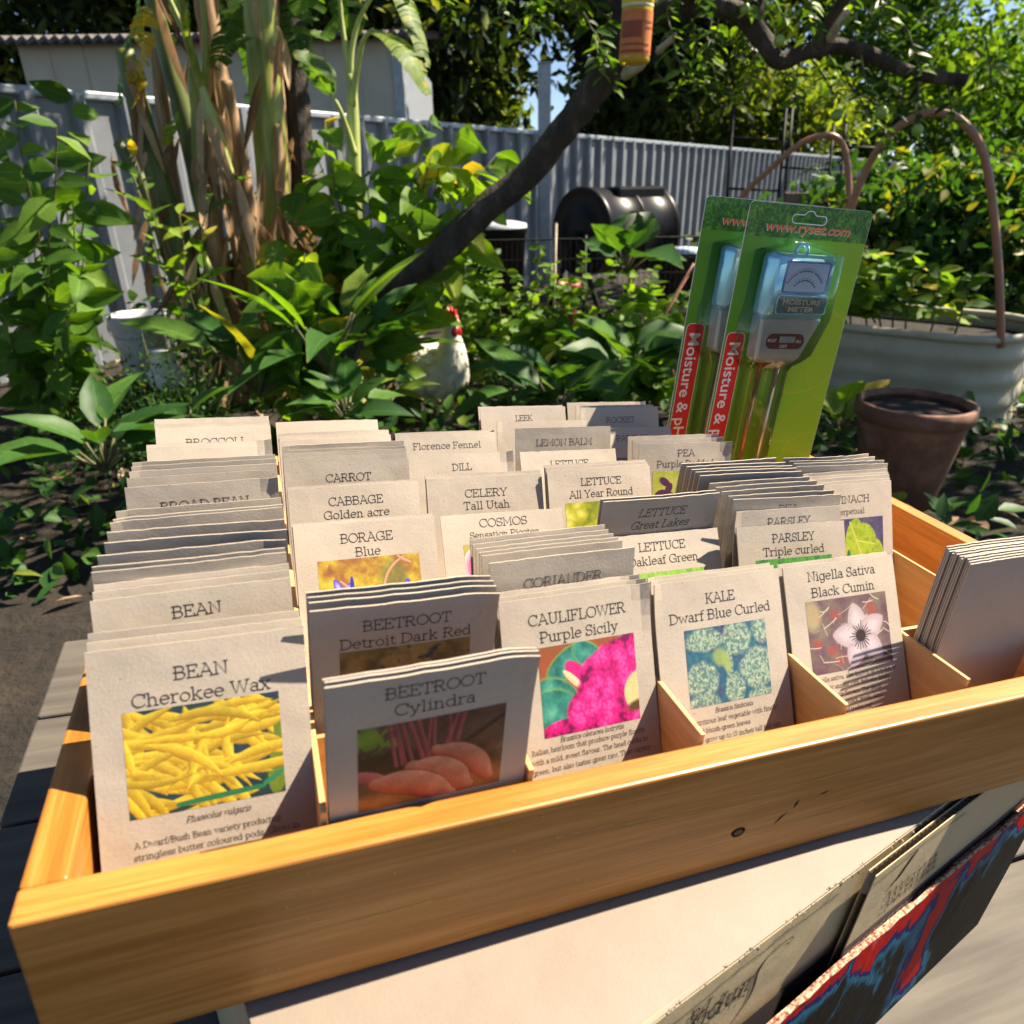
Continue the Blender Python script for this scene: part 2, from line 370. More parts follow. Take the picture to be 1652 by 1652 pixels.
def spray(base, dirs, length, nleaf, L, W, r0, shape='ovate', droop=.3, bend=.25, lv=None, sb=None, rad=.004, tint=None, hang=0.0):
    """stems with paired leaves; adds leaves to lv, stems to sb"""
    base = np.array(base, float)
    for d, ln in zip(dirs, length):
        d = np.array(d, float); d /= np.linalg.norm(d)
        k = 7; pts = [base + d * ln * t + np.array([0, 0, -1]) * bend * ln * t * t + r0.normal(0, ln * .012, 3) for t in np.linspace(0, 1, k)]
        pts = np.array(pts)
        if sb is not None: sb.tube(pts, np.linspace(rad, rad * .4, k), 6)
        for i in range(nleaf):
            t = min(.18 + .86 * ((i + r0.random() * .5) / nleaf) ** .85, 1.0); x = t * (k - 1); a = int(min(x, k - 2)); q = pts[a] + (pts[a + 1] - pts[a]) * (x - a)
            ang = i * 2.4 + r0.random(); side = np.array([math.cos(ang), math.sin(ang), 0.15 + .3 * r0.random()])
            dd = side + d * .5; ll = L * (0.6 + .6 * r0.random()) * (1 - .22 * t)
            dd[2] -= hang * (.5 + r0.random()); nv = np.array([0, -.25 - 1.2 * hang * r0.random(), 1.0 - .6 * min(hang, 1)]) + r0.normal(0, .3 + .25 * hang, 3)
            lv.add(q, dd, nv, ll, W / L * ll, shape=shape, droop=droop * (0.5 + r0.random()), seed=int(r0.integers(1e6)), tint=None if tint is None else np.array([np.clip(r0.normal(tint, .2), 0, 1)]))

def crown(center, rad, nclump, per, L, W, seed, shape='tiny', hollow=.35, cr=.22, tint_hi=None, flat=1.0):
    """leaf positions in clumps spread unevenly through an ellipsoid"""
    r0 = np.random.default_rng(seed); lv = Leaves(); rad = np.array(rad, float)
    c = r0.normal(size=(nclump, 3)); c /= np.linalg.norm(c, axis=1)[:, None]
    c *= (hollow + (1 - hollow) * r0.random(nclump) ** .6)[:, None]; cc = np.array(center) + c * rad
    size = rad.mean() * cr * (.5 + r0.random(nclump))
    ct = np.clip(r0.normal(.5, .22, nclump) + c[:, 2] * .12, 0, 1)
    P = np.repeat(cc, per, 0) + r0.normal(size=(nclump * per, 3)) * np.repeat(size, per)[:, None] * np.array([1, 1, .6 * flat])
    t = np.clip(np.repeat(ct, per) + r0.normal(0, .16, len(P)), 0, 1)
    D = r0.normal(size=(len(P), 3)); D[:, 2] -= .3
    N = r0.normal(size=(len(P), 3)) * .8 + np.array([0, -.1, .8])
    s = .6 + .7 * r0.random(len(P))
    lv.add(P, D, N, L * s, W * s, shape=shape, droop=.2, tint=t, seed=seed)
    return lv

# ---------------------------------------------------------------- slab lettering (strokes)
def E_(cx, cy, rx, ry, a0, a1, n=14):
    return [(cx + rx * math.cos(math.radians(a0 + (a1 - a0) * i / n)), cy + ry * math.sin(math.radians(a0 + (a1 - a0) * i / n))) for i in range(n + 1)]
def S_(x, y, w=.13): return [(x - w, y), (x + w, y)]
X = .67
def _bowl(x0, x1, y0, y1):
    r = (y1 - y0) / 2; rx = min(r * 1.05, (x1 - x0)); return [(x0, y1), (x1 - rx, y1)] + E_(x1 - rx, (y0 + y1) / 2, rx, r, 90, -90) + [(x0, y0)]
G = {
 'A': (.92, [[(.10, 0), (.46, 1), (.82, 0)], [(.22, .34), (.70, .34)], S_(.10, 0, .11), S_(.82, 0, .11), [(.30, 1), (.46, 1)]]),
 'B': (.80, [[(.16, 0), (.16, 1)], _bowl(.03, .66, .53, 1), _bowl(.03, .72, 0, .53)]),
 'C': (.88, [E_(.48, .5, .42, .5, 42, 318, 22), [(.80, .66), (.80, 1.0)]]),
 'D': (.92, [[(.16, 0), (.16, 1)], _bowl(.03, .84, 0, 1)]),
 'E': (.78, [[(.16, 0), (.16, 1)], [(.03, 1), (.68, 1), (.68, .80)], [(.16, .53), (.50, .53)], [(.50, .43), (.50, .63)], [(.03, 0), (.71, 0), (.71, .22)]]),
 'F': (.74, [[(.16, 0), (.16, 1)], [(.03, 1), (.66, 1), (.66, .80)], [(.16, .52), (.48, .52)], [(.48, .42), (.48, .62)], S_(.18, 0, .15)]),
 'G': (.96, [E_(.48, .5, .42, .5, 42, 330, 22), [(.80, .66), (.80, 1.0)], [(.84, .02), (.84, .42), (.55, .42)]]),
 'H': (.94, [[(.18, 0), (.18, 1)], [(.76, 0), (.76, 1)], [(.18, .53), (.76, .53)], S_(.18, 0), S_(.18, 1), S_(.76, 0), S_(.76, 1)]),
 'I': (.40, [[(.20, 0), (.20, 1)], S_(.20, 0), S_(.20, 1)]),
 'J': (.60, [[(.42, 1), (.42, .25)] + E_(.24, .22, .18, .22, 0, -170), S_(.42, 1)]),
 'K': (.90, [[(.18, 0), (.18, 1)], S_(.18, 0), S_(.18, 1), [(.18, .36), (.72, 1)], [(.36, .57), (.76, 0)], S_(.72, 1, .12), S_(.76, 0, .12)]),
 'L': (.74, [[(.18, 0), (.18, 1)], S_(.18, 1), [(.05, 0), (.68, 0), (.68, .26)]]),
 'M': (1.06, [[(.17, 0), (.17, 1), (.53, .25), (.89, 1), (.89, 0)], S_(.17, 0), S_(.89, 0), [(.05, 1), (.17, 1)], [(.89, 1), (1.01, 1)]]),
 'N': (.94, [[(.17, 0), (.17, 1), (.77, 0), (.77, 1)], S_(.17, 0), S_(.77, 1), [(.05, 1), (.17, 1)]]),
 'O': (.98, [E_(.49, .5, .43, .5, 0, 360, 28)]),
 'P': (.78, [[(.16, 0), (.16, 1)], _bowl(.03, .70, .44, 1), S_(.18, 0, .15)]),
 'Q': (.98, [E_(.49, .5, .43, .5, 0, 360, 28), [(.52, .22), (.86, -.08)]]),
 'R': (.88, [[(.16, 0), (.16, 1)], _bowl(.03, .68, .50, 1), S_(.16, 0, .13), [(.42, .50), (.72, 0)], S_(.75, 0, .10)]),
 'S': (.70, [E_(.35, .74, .26, .26, 30, 250, 14) + E_(.35, .26, .28, .26, 80, -150, 14), [(.60, .74), (.60, 1)], [(.08, .26), (.08, 0)]]),
 'T': (.82, [[(.41, 0), (.41, 1)], [(.07, .76), (.07, 1), (.75, 1), (.75, .76)], S_(.41, 0, .15)]),
 'U': (.92, [[(.18, 1), (.18, .34)] + E_(.46, .32, .28, .32, 180, 360) + [(.74, 1)], S_(.18, 1), S_(.74, 1)]),
 'V': (.88, [[(.10, 1), (.44, 0), (.78, 1)], S_(.10, 1, .11), S_(.78, 1, .11)]),
 'W': (1.22, [[(.10, 1), (.36, 0), (.61, .92), (.86, 0), (1.12, 1)], S_(.12, 1, .12), S_(1.10, 1, .12), S_(.61, .94, .08)]),
 'X': (.86, [[(.12, 0), (.74, 1)], [(.12, 1), (.74, 0)], S_(.12, 0, .11), S_(.74, 0, .11), S_(.12, 1, .11), S_(.74, 1, .11)]),
 'Y': (.86, [[(.10, 1), (.43, .46), (.76, 1)], [(.43, 0), (.43, .46)], S_(.12, 1, .12), S_(.74, 1, .12), S_(.43, 0, .14)]),
 'Z': (.80, [[(.10, .78), (.10, 1), (.70, 1), (.10, 0), (.72, 0), (.72, .22)]]),
 'a': (.66, [[(.12, .56)] + E_(.31, .45, .19, .22, 120, 0, 8) + [(.50, 0), (.62, 0)], E_(.29, .19, .21, .19, 0, 360, 16)]),
 'b': (.72, [[(.16, 1), (.16, 0)], [(.04, 1), (.16, 1)], E_(.38, .335, .27, .335, 0, 360, 18)]),
 'c': (.62, [E_(.34, .335, .27, .335, 50, 315, 16), [(.54, .44), (.54, .66)]]),
 'd': (.74, [[(.56, 1), (.56, 0), (.68, 0)], [(.44, 1), (.56, 1)], E_(.33, .335, .27, .335, 0, 360, 18)]),
 'e': (.66, [[(.06, .36), (.60, .36)] + E_(.33, .335, .27, .335, 5, 315, 18)]),
 'f': (.44, [E_(.36, .80, .17, .20, 60, 180, 8) + [(.19, 0)], S_(.20, X, .17), S_(.20, 0, .15)]),
 'g': (.72, [E_(.33, .335, .27, .335, 0, 360, 18), [(.56, X), (.56, -.10)] + E_(.34, -.10, .22, .20, 0, -160, 10), [(.56, X), (.68, X)]]),
 'h': (.76, [[(.16, 0), (.16, 1)], [(.04, 1), (.16, 1)], [(.16, .36)] + E_(.36, .38, .20, .29, 170, 0, 10) + [(.56, 0)], S_(.16, 0), S_(.57, 0)]),
 'i': (.38, [[(.20, 0), (.20, X)], [(.06, X), (.20, X)], S_(.20, 0), E_(.19, .92, .025, .025, 0, 360, 6)]),
 'j': (.36, [[(.06, X), (.22, X), (.22, -.12)] + E_(.08, -.12, .14, .16, 0, -120, 6), E_(.21, .92, .025, .025, 0, 360, 6)]),
 'k': (.76, [[(.16, 0), (.16, 1)], [(.04, 1), (.16, 1)], S_(.16, 0), [(.16, .25), (.54, X)], [(.30, .40), (.60, 0)], S_(.54, X, .11), S_(.60, 0, .11)]),
 'l': (.38, [[(.20, 0), (.20, 1)], [(.06, 1), (.20, 1)], S_(.20, 0)]),
 'm': (1.10, [[(.16, 0), (.16, X)], [(.04, X), (.16, X)], [(.16, .36)] + E_(.34, .40, .18, .27, 170, 0, 10) + [(.52, 0)], [(.52, .36)] + E_(.71, .40, .19, .27, 170, 0, 10) + [(.90, 0)], S_(.16, 0), S_(.53, 0, .10), S_(.91, 0)]),
 'n': (.76, [[(.16, 0), (.16, X)], [(.04, X), (.16, X)], [(.16, .36)] + E_(.36, .38, .20, .29, 170, 0, 10) + [(.56, 0)], S_(.16, 0), S_(.57, 0)]),
 'o': (.70, [E_(.35, .335, .28, .335, 0, 360, 20)]),
 'p': (.74, [[(.16, -.32), (.16, X)], [(.04, X), (.16, X)], E_(.39, .335, .27, .335, 0, 360, 18), S_(.16, -.32, .14)]),
 'q': (.74, [[(.58, -.32), (.58, X)], E_(.34, .335, .27, .335, 0, 360, 18), S_(.58, -.32, .14)]),
 'r': (.54, [[(.16, 0), (.16, X)], [(.04, X), (.16, X)], [(.16, .36)] + E_(.38, .36, .22, .31, 170, 60, 8), S_(.18, 0, .15)]),
 's': (.56, [E_(.28, .50, .19, .17, 35, 250, 10) + E_(.28, .17, .21, .17, 80, -150, 10), [(.47, .50), (.47, .67)], [(.07, .17), (.07, 0)]]),
 't': (.46, [[(.18, .88), (.18, .18)] + E_(.33, .16, .15, .16, 180, 330, 8), S_(.20, X, .16)]),
 'u': (.76, [[(.04, X), (.16, X), (.16, .26)] + E_(.36, .26, .20, .26, 180, 350, 10), [(.46, X), (.58, X), (.58, 0), (.70, 0)]]),
 'v': (.70, [[(.12, X), (.35, 0), (.58, X)], S_(.12, X, .11), S_(.58, X, .11)]),
 'w': (.98, [[(.10, X), (.30, 0), (.49, .62), (.68, 0), (.88, X)], S_(.11, X, .11), S_(.87, X, .11)]),
 'x': (.68, [[(.12, 0), (.56, X)], [(.12, X), (.56, 0)], S_(.12, 0, .1), S_(.56, 0, .1), S_(.12, X, .1), S_(.56, X, .1)]),
 'y': (.70, [[(.12, X), (.37, .02)], [(.60, X), (.28, -.22), (.10, -.30)], S_(.12, X, .11), S_(.60, X, .11)]),
 'z': (.62, [[(.10, X - .14), (.10, X), (.52, X), (.10, 0), (.54, 0), (.54, .15)]]),
 '.': (.28, [E_(.14, .03, .03, .03, 0, 360, 6)]), ',': (.28, [[(.16, .05), (.10, -.14)]]), '-': (.44, [[(.06, .32), (.38, .32)]]),
 '/': (.50, [[(.06, -.1), (.44, 1.05)]]), '1': (.46, [[(.08, .82), (.24, 1), (.24, 0)], S_(.24, 0, .15)]),
 '5': (.66, [[(.56, 1), (.16, 1), (.13, .56)] + E_(.31, .32, .26, .32, 120, -150, 14)]), ' ': (.36, []),
}
def text_quads(txt, cap, weight=.085, italic=0.0, width=None, spacing=.0):
    """-> list of (polyline Nx2, half width); baseline y=0, centred on x=0"""
    x = 0; out = []
    for ch in txt:
        a, st = G.get(ch, G[' '])
        for s in st: out.append(np.array([(x + px, py) for px, py in s]))
        x += a + spacing
    sx = 1.0 if width is None else width / (x * cap)
    res = []
    for s in out:
        q = s.copy(); q[:, 0] = (q[:, 0] - x / 2) * sx + italic * q[:, 1]; res.append((q * cap, weight * cap / 2))
    return res
def ribbons(polys):
    """strokes -> vertices (x, y, layer) and quads"""
    V = []; F = []; n = 0
    for k, (q, h) in enumerate(polys):
        q = np.asarray(q, float); h = np.broadcast_to(h, (len(q),))
        d = np.gradient(q, axis=0); seg = np.diff(q, axis=0); ln = np.linalg.norm(seg, axis=1) + 1e-12; u = seg / ln[:, None]
        nn = np.zeros_like(q); nn[:-1] += np.c_[-u[:, 1], u[:, 0]]; nn[1:] += np.c_[-u[:, 1], u[:, 0]]
        nl = np.linalg.norm(nn, axis=1) + 1e-9; nn /= nl[:, None]
        sc = np.clip(2 / np.maximum(nl, 1e-3), 1, 1.5); sc[0] = sc[-1] = 1
        if np.allclose(q[0], q[-1]):
            m_ = nn[0] + nn[-1]; m_ /= np.linalg.norm(m_) + 1e-9; nn[0] = nn[-1] = m_
        else:
            q = q.copy(); q[0] -= u[0] * h[0] * .9; q[-1] += u[-1] * h[-1] * .9
        a = q + nn * (h * sc)[:, None]; b = q - nn * (h * sc)[:, None]; m = len(q)
        lay = np.full((m, 1), (k % 7) * 4e-6)
        V.append(np.c_[a, lay]); V.append(np.c_[b, lay])
        for i in range(m - 1): F.append((n + i, n + m + i, n + m + i + 1, n + i + 1))
        n += 2 * m
    return np.concatenate(V), np.array(F)

# ---------------------------------------------------------------- printed pictures (painted as vertex colours on a fine grid)
class Pic:
    def __init__(s, w, h, seed, bgc):
        s.W, s.H = w, h; s.r = np.random.default_rng(seed); s.a = np.zeros((h, w, 3)) + np.array(bgc)
        s.y, s.x = np.mgrid[0:h, 0:w].astype(float); s.x /= w; s.y /= h; s.asp = h / w
    def noise(s, n):
        m = max(2, int(n * s.asp)); g = s.r.random((m + 2, n + 2)); fx = s.x * n; fy = s.y * m
        i = fx.astype(int); j = fy.astype(int); u = fx - i; v = fy - j; u = u * u * (3 - 2 * u); v = v * v * (3 - 2 * v)
        return (g[j, i] * (1 - u) + g[j, i + 1] * u) * (1 - v) + (g[j + 1, i] * (1 - u) + g[j + 1, i + 1] * u) * v
    def fbm(s, n, k=4):
        t = 0; amp = .5
        for _ in range(k): t = t + amp * s.noise(n); n = int(n * 2); amp *= .55
        return t / 1.1
    def cells(s, n):
        p = s.r.random((n, 2)) * [1, s.asp]; d = np.full(s.x.shape, 9.); idx = np.zeros(s.x.shape, int)
        for i, (px, py) in enumerate(p):
            q = np.hypot(s.x - px, s.y * s.asp - py); m = q < d; d[m] = q[m]; idx[m] = i
        return d, idx
    def mix(s, mask, c):
        mask = np.clip(mask, 0, 1)[..., None]; s.a = s.a * (1 - mask) + np.asarray(c) * mask
    def ramp(s, f, cols):
        f = np.clip(f, 0, 1) * (len(cols) - 1); i = np.minimum(f.astype(int), len(cols) - 2); u = (f - i)[..., None]; c = np.array(cols)
        return c[i] * (1 - u) + c[i + 1] * u
    def seg(s, x0, y0, x1, y1, w, c0, c1=None, taper=.3, bend=0.0):
        dx, dy = x1 - x0, (y1 - y0) * s.asp; L2 = dx * dx + dy * dy + 1e-9
        t = np.clip(((s.x - x0) * dx + (s.y - y0) * s.asp * dy) / L2, 0, 1); b = bend * 4 * t * (1 - t)
        ex = s.x - x0 - t * dx + b * dy; ey = (s.y - y0) * s.asp - t * dy - b * dx
        side = (ex * -dy + ey * dx) / math.sqrt(L2); d = np.hypot(ex, ey); ww = w * (1 - taper * np.abs(2 * t - 1) ** 3)
        m = np.clip((ww - d) / .0045 + .5, 0, 1); c1 = c1 if c1 is not None else c0
        sh = np.clip(.5 + .5 * side / ww, 0, 1)[..., None]; s.mix(m, np.asarray(c0) * (1 - sh) + np.asarray(c1) * sh)
    def ell(s, cx, cy, rx, ry, ang=0, soft=.08):
        c, n = math.cos(ang), math.sin(ang); ex = s.x - cx; ey = (s.y - cy) * s.asp
        q = np.hypot((ex * c + ey * n) / rx, (-ex * n + ey * c) / ry); return np.clip((1 - q) / soft + .5, 0, 1), q

def paint(kind):
    w, h = 220, 156
    if kind == 'beans':
        p = Pic(w, h, 3, (.012, .03, .035)); p.mix(p.fbm(5) * 1.2 - .25, (.02, .07, .055)); p.mix((p.fbm(9) - .62) * 5, (.03, .035, .12))
        for cx, cy, a in ((.97, .45, .12), (.96, .75, .16)): p.mix(p.ell(cx, cy, .07, .18, a)[0], (.14, .20, .02))
        for i in range(95):
            cx, cy = p.r.random() * 1.0 - .08, .08 + .84 * p.r.random(); a = p.r.normal(.12, .38) if i % 5 else p.r.normal(1.1, .3); l = .16 + .2 * p.r.random(); v = .75 + .4 * p.r.random()
            if cx > .62 and cy > .72: continue
            p.seg(cx - l * math.cos(a), cy - l * math.sin(a) / p.asp, cx + l * math.cos(a), cy + l * math.sin(a) / p.asp, .027 + .010 * p.r.random(), np.array((.80, .58, .05)) * v, np.array((.40, .20, .010)) * v, .96, p.r.normal(0, .11))
        p.a *= (.80 + .40 * p.fbm(26, 3))[..., None]; p.mix((p.fbm(60, 2) - .62) * 2.2, (.86, .72, .25))
        p.seg(.3, .93, .85, .9, .02, (.02, .16, .06)); p.seg(.86, .88, .99, .78, .018, (.02, .2, .08))
    elif kind == 'beet':
        p = Pic(w, h, 5, (.10, .035, .02)); f = p.fbm(6); p.a = p.ramp(f, [(.012, .010, .006), (.10, .05, .03), (.22, .12, .07)])
        p.mix(p.ell(.08, .22, .22, .16, .2, .5)[0] * (p.fbm(14) > .42), (.16, .26, .02)); p.mix(p.ell(.18, .45, .28, .12, 0, .6)[0], (.015, .014, .006))
        p.mix(np.clip((p.y - .74 + .1 * (p.x - .4)) * 9, 0, 1) * (.6 + .4 * p.fbm(9)), (.40, .14, .035))
        for i in range(13):
            x0 = .16 + .045 * i + p.r.normal(0, .01); p.seg(x0 + .06 * p.r.normal(), -.02, .28 + .03 * i + .03 * p.r.normal(), .50, .009 + .006 * p.r.random(), (.44, .09, .10), (.22, .02, .035), 0)
        p.seg(.72, .36, 1.0, .12, .022, (.05, .03, .02), (.02, .012, .01)); p.seg(-.02, .55, .14, .62, .05, (.55, .16, .14), (.30, .05, .05))
        for x0, y0, x1, y1, wd, b in ((.52, .40, .90, .86, .085, -.13), (.36, .56, .74, .92, .115, -.10), (.12, .68, .62, .99, .105, -.10)):
            p.seg(x0, y0, x1, y1, wd + .008, (.16, .03, .015), None, .5, b); p.seg(x0, y0, x1, y1, wd, (.62, .28, .17), (.42, .045, .02), .5, b)
        p.mix((p.fbm(40, 2) - .55) * 1.6, (.62, .34, .22)); p.a *= (.55 + .9 * p.fbm(12, 4))[..., None]; p.mix((p.fbm(70, 2) - .60) * 2.0 * (p.y > .4), (.72, .46, .32))
    elif kind == 'beetgreens':
        p = Pic(w, h, 6, (.2, .1, .05)); f = p.fbm(8); p.a = p.ramp(f, [(.03, .03, .03), (.14, .09, .03), (.34, .22, .08), (.40, .22, .10)])
        p.mix((p.fbm(16) - .58) * 6 * (p.y < .65), (.03, .05, .08)); p.mix((p.fbm(13) - .55) * 6 * (p.y > .28), (.26, .26, .03))
        for i in range(16): x0 = .1 + .055 * i; p.seg(x0, .45 + .1 * p.r.random(), x0 + .05 * p.r.normal(), 1, .010, (.35, .05, .05))
    elif kind == 'cauli':
        p = Pic(w, h, 8, (.30, .07, .025)); p.mix((p.fbm(10) - .4) * 3, (.20, .09, .02))
        for cx, cy, rx, ry, a in ((.30, .20, .24, .10, -.45), (.50, .16, .17, .09, .5), (.14, .55, .22, .13, .3), (.10, .74, .26, .18, 0), (.93, .05, .13, .07, -.4)):
            p.mix(p.ell(cx, cy, rx + .012, ry + .012, a, .2)[0] * .8, (.16, .34, .07)); m, q = p.ell(cx, cy, rx, ry, a); p.mix(m, p.ramp(p.fbm(11) + .25 * (1 - q), [(.003, .03, .035), (.008, .12, .10), (.03, .26, .19), (.12, .40, .28)]))
        m, q = p.ell(.38, .36, .16, .075, .75); p.mix(m, (.62, .012, .18)); p.seg(.24, .30, .42, .52, .03, (.80, .66, .40), (.62, .45, .25), .6)
        d, i = p.cells(800); b = np.clip(1.3 - d / .020, 0, 1); d2, i2 = p.cells(44)
        c = p.ramp(b * .42 + .62 * np.clip(1.35 - d2 / .085, 0, 1) + .25 * (p.fbm(5) - .5), [(.16, .0, .06), (.46, .004, .13), (.68, .012, .21), (.80, .07, .33)])
        m = np.maximum.reduce([np.clip((1.0 - p.ell(.80, .60, .46, .40, -.5)[1] + .25 * (p.fbm(7) - .5)) / .06 + .5, 0, 1), p.ell(.60, .78, .36, .22, 0)[0], p.ell(.95, .30, .28, .22, 0)[0], p.ell(.25, .96, .28, .10, 0)[0]]); p.mix(m, c)
        m, q = p.ell(1.02, .66, .18, .16, -.5); p.mix(m, p.ramp(p.fbm(8), [(.50, .36, .13), (.78, .66, .33)])); m, q = p.ell(1.0, .83, .14, .045, -.1, .5); p.mix(m, (.10, .045, .02))
    elif kind == 'kale':
        p = Pic(w, h, 9, (.02, .10, .16)); p.mix((p.fbm(14) - .5) * 5, (.06, .03, .13)); p.mix((p.fbm(24) - .5) * 4, (.03, .17, .17))
        lobes = [(.16, .66, .2, .17, 0), (.84, .62, .22, .2, 0), (.62, .18, .18, .17, .2), (.22, .16, .24, .11, 0), (.55, .84, .13, .16, 0), (.16, .96, .2, .1, 0), (.94, .12, .13, .14, 0), (.86, .98, .16, .08, 0), (.5, .5, .05, .13, 0)]
        m = np.maximum.reduce([np.clip((1.0 - p.ell(*q)[1] + .35 * (p.fbm(16, 2) - .5)) / .22 + .5, 0, 1) for q in lobes]); f = p.fbm(58, 2); g = p.fbm(22, 2)
        c = p.ramp(f * .75 + g * .35, [(.07, .14, .12), (.22, .32, .22), (.44, .52, .36), (.62, .67, .50)]); p.mix(m * np.clip((f - .22) * 6, .45, 1), c)
        for q in ((.40, .40, .09, .08, .5), (.47, .48, .05, .10, -.3)): p.mix(p.ell(*q, soft=.5)[0] * .8, (.28, .36, .10))
    elif kind == 'nigella':
        p = Pic(w, h, 10, (.14, .08, .10)); p.a = p.ramp(p.fbm(7), [(.04, .025, .035), (.14, .075, .09), (.20, .15, .11), (.26, .18, .16)])
        for i in range(11): x, y = p.r.random(2); p.mix(p.ell(x, y, .06, .05, 0, .8)[0] * .75, (.34, .06, .045))
        p.mix(p.ell(.06, .2, .1, .14, 0, .6)[0] * .8, (.42, .34, .17))
        for i in range(44):
            x, y = p.r.random(2); a = p.r.random() * 6.3; l = .08 + .14 * p.r.random(); v = .25 + .35 * p.r.random(); p.seg(x, y, x + l * math.cos(a), y + l * math.sin(a), .0045, (v, v * .92, v * .72), None, 0, p.r.normal(0, .1))
        for k in range(5):
            a = math.radians(-100 + 72 * k); cx, cy = .62 + .17 * math.cos(a), .56 + .22 * math.sin(a); m, q = p.ell(cx, cy, .175, .115, a); q = q + .10 * (p.fbm(9) - .5) + .22 * np.abs(-(p.x - cx) * math.sin(a) + (p.y - cy) * p.asp * math.cos(a)) / .1 * np.clip(((p.x - cx) * math.cos(a) + (p.y - cy) * p.asp * math.sin(a)) / .15, 0, 1); m = np.clip((1 - q) / .08 + .5, 0, 1); p.mix(m, p.ramp(1 - q * .7 + .25 * p.fbm(18), [(.30, .20, .22), (.46, .35, .37), (.58, .49, .51)]))
        for k in range(22): a = k * .2856; l = .08 + .07 * p.r.random(); p.seg(.62, .56, .62 + l * math.cos(a), .56 + l * math.sin(a) / p.asp, .006, (.05, .025, .03))
        p.mix(p.ell(.62, .56, .06, .06)[0], (.04, .018, .02))
    elif kind == 'borage':
        p = Pic(w, h, 12, (.3, .15, .03)); p.a = p.ramp(p.fbm(9), [(.12, .05, .035), (.32, .14, .03), (.55, .42, .04), (.66, .52, .10)]); p.mix(p.ell(.72, .3, .14, .16, 0, .6)[0] * .7, (.12, .15, .04))
        for cx, cy in ((.20, .46), (.66, .60), (.82, .55)):
            for k in range(5): a = k * 1.2566 + cx * 3; m, q = p.ell(cx + .07 * math.cos(a), cy + .09 * math.sin(a), .085, .036, a); p.mix(m, p.ramp(q + .3 * p.fbm(20), [(.62, .55, .78), (.30, .26, .68), (.07, .06, .45)]))
        p.mix(p.ell(.18, .52, .06, .05)[0], (.02, .03, .40)); p.mix(p.ell(.31, .38, .02, .10)[0], (.03, .03, .33))
        for x0, y0, x1, y1, b in ((.62, .55, .84, .03, -.16), (.84, .48, .99, .62, -.14), (.2, .3, .3, .55, -.12), (.78, .02, .9, .12, .05)): p.seg(x0, y0, x1, y1, .012, (.72, .40, .28), (.45, .16, .10), .2, b)
    elif kind == 'cosmos':
        p = Pic(w, h, 13, (.30, .20, .03)); p.a = p.ramp(p.fbm(7), [(.22, .06, .02), (.34, .26, .05), (.45, .36, .10)])
        for cx, cy in ((.10, .35), (.5, .5), (.8, .4)): m, q = p.ell(cx, cy, .12, .2); p.mix(m, p.ramp(q, [(.72, .30, .36), (.62, .10, .24), (.80, .55, .60)]))
    elif kind == 'lettuce':
        p = Pic(w, h, 14, (.3, .35, .03)); d, i = p.cells(46); f = p.fbm(20, 3); c = p.ramp(.55 * np.clip(1.15 - d / .1, 0, 1) + .5 * f, [(.10, .14, .01), (.34, .36, .02), (.58, .54, .06), (.74, .72, .30)]); p.a = c
    elif kind in ('green', 'parsley'):
        p = Pic(w, h, 15, (.03, .15, .03)); c = [(.01, .05, .03), (.04, .20, .04), (.10, .36, .05), (.22, .46, .10)] if kind == 'parsley' else [(.05, .16, .02), (.18, .38, .05), (.30, .50, .10), (.4, .55, .2)]
        p.a = p.ramp(p.fbm(34, 2) * .7 + p.fbm(9) * .4, c)
    elif kind == 'spinach':
        p = Pic(w, h, 16, (.07, .05, .12)); p.a = p.ramp(p.fbm(20, 2), [(.03, .025, .07), (.09, .06, .14), (.20, .08, .12)])
        m = np.maximum.reduce([p.ell(.62, .60, .26, .36, .2)[0], p.ell(.80, .72, .20, .25, 0)[0], p.ell(.50, .30, .12, .22, .3)[0], p.ell(.9, .55, .06, .08)[0]]); f = p.fbm(22, 3)
        p.mix(m, p.ramp(f, [(.16, .26, .01), (.36, .46, .02), (.50, .56, .05)])); p.seg(.44, .06, .72, .98, .012, (.62, .62, .12), (.42, .46, .05)); p.seg(.55, .40, .86, .5, .008, (.58, .6, .1)); p.mix(p.ell(.42, .9, .04, .25)[0], (.01, .14, .06))
    else:   # pea blossom
        p = Pic(w, h, 17, (.3, .35, .03)); p.a = p.ramp(p.fbm(9), [(.16, .20, .02), (.42, .48, .05), (.56, .56, .12), (.5, .35, .2)])
        for cx, cy, a in ((.18, .2, .6), (.12, .42, -.3), (.3, .5, .9), (.24, .34, 2)): p.mix(p.ell(cx, cy, .09, .05, a)[0], (.09, .02, .08))
        p.mix(p.ell(.62, .22, .08, .14)[0], (.66, .24, .42)); p.mix(p.ell(.4, .85, .35, .2, 0, .4)[0], (.74, .50, .44))
    g = p.r.normal(1, .10, (h, w, 1)); return np.clip(p.a * g * .88, 0, 1)
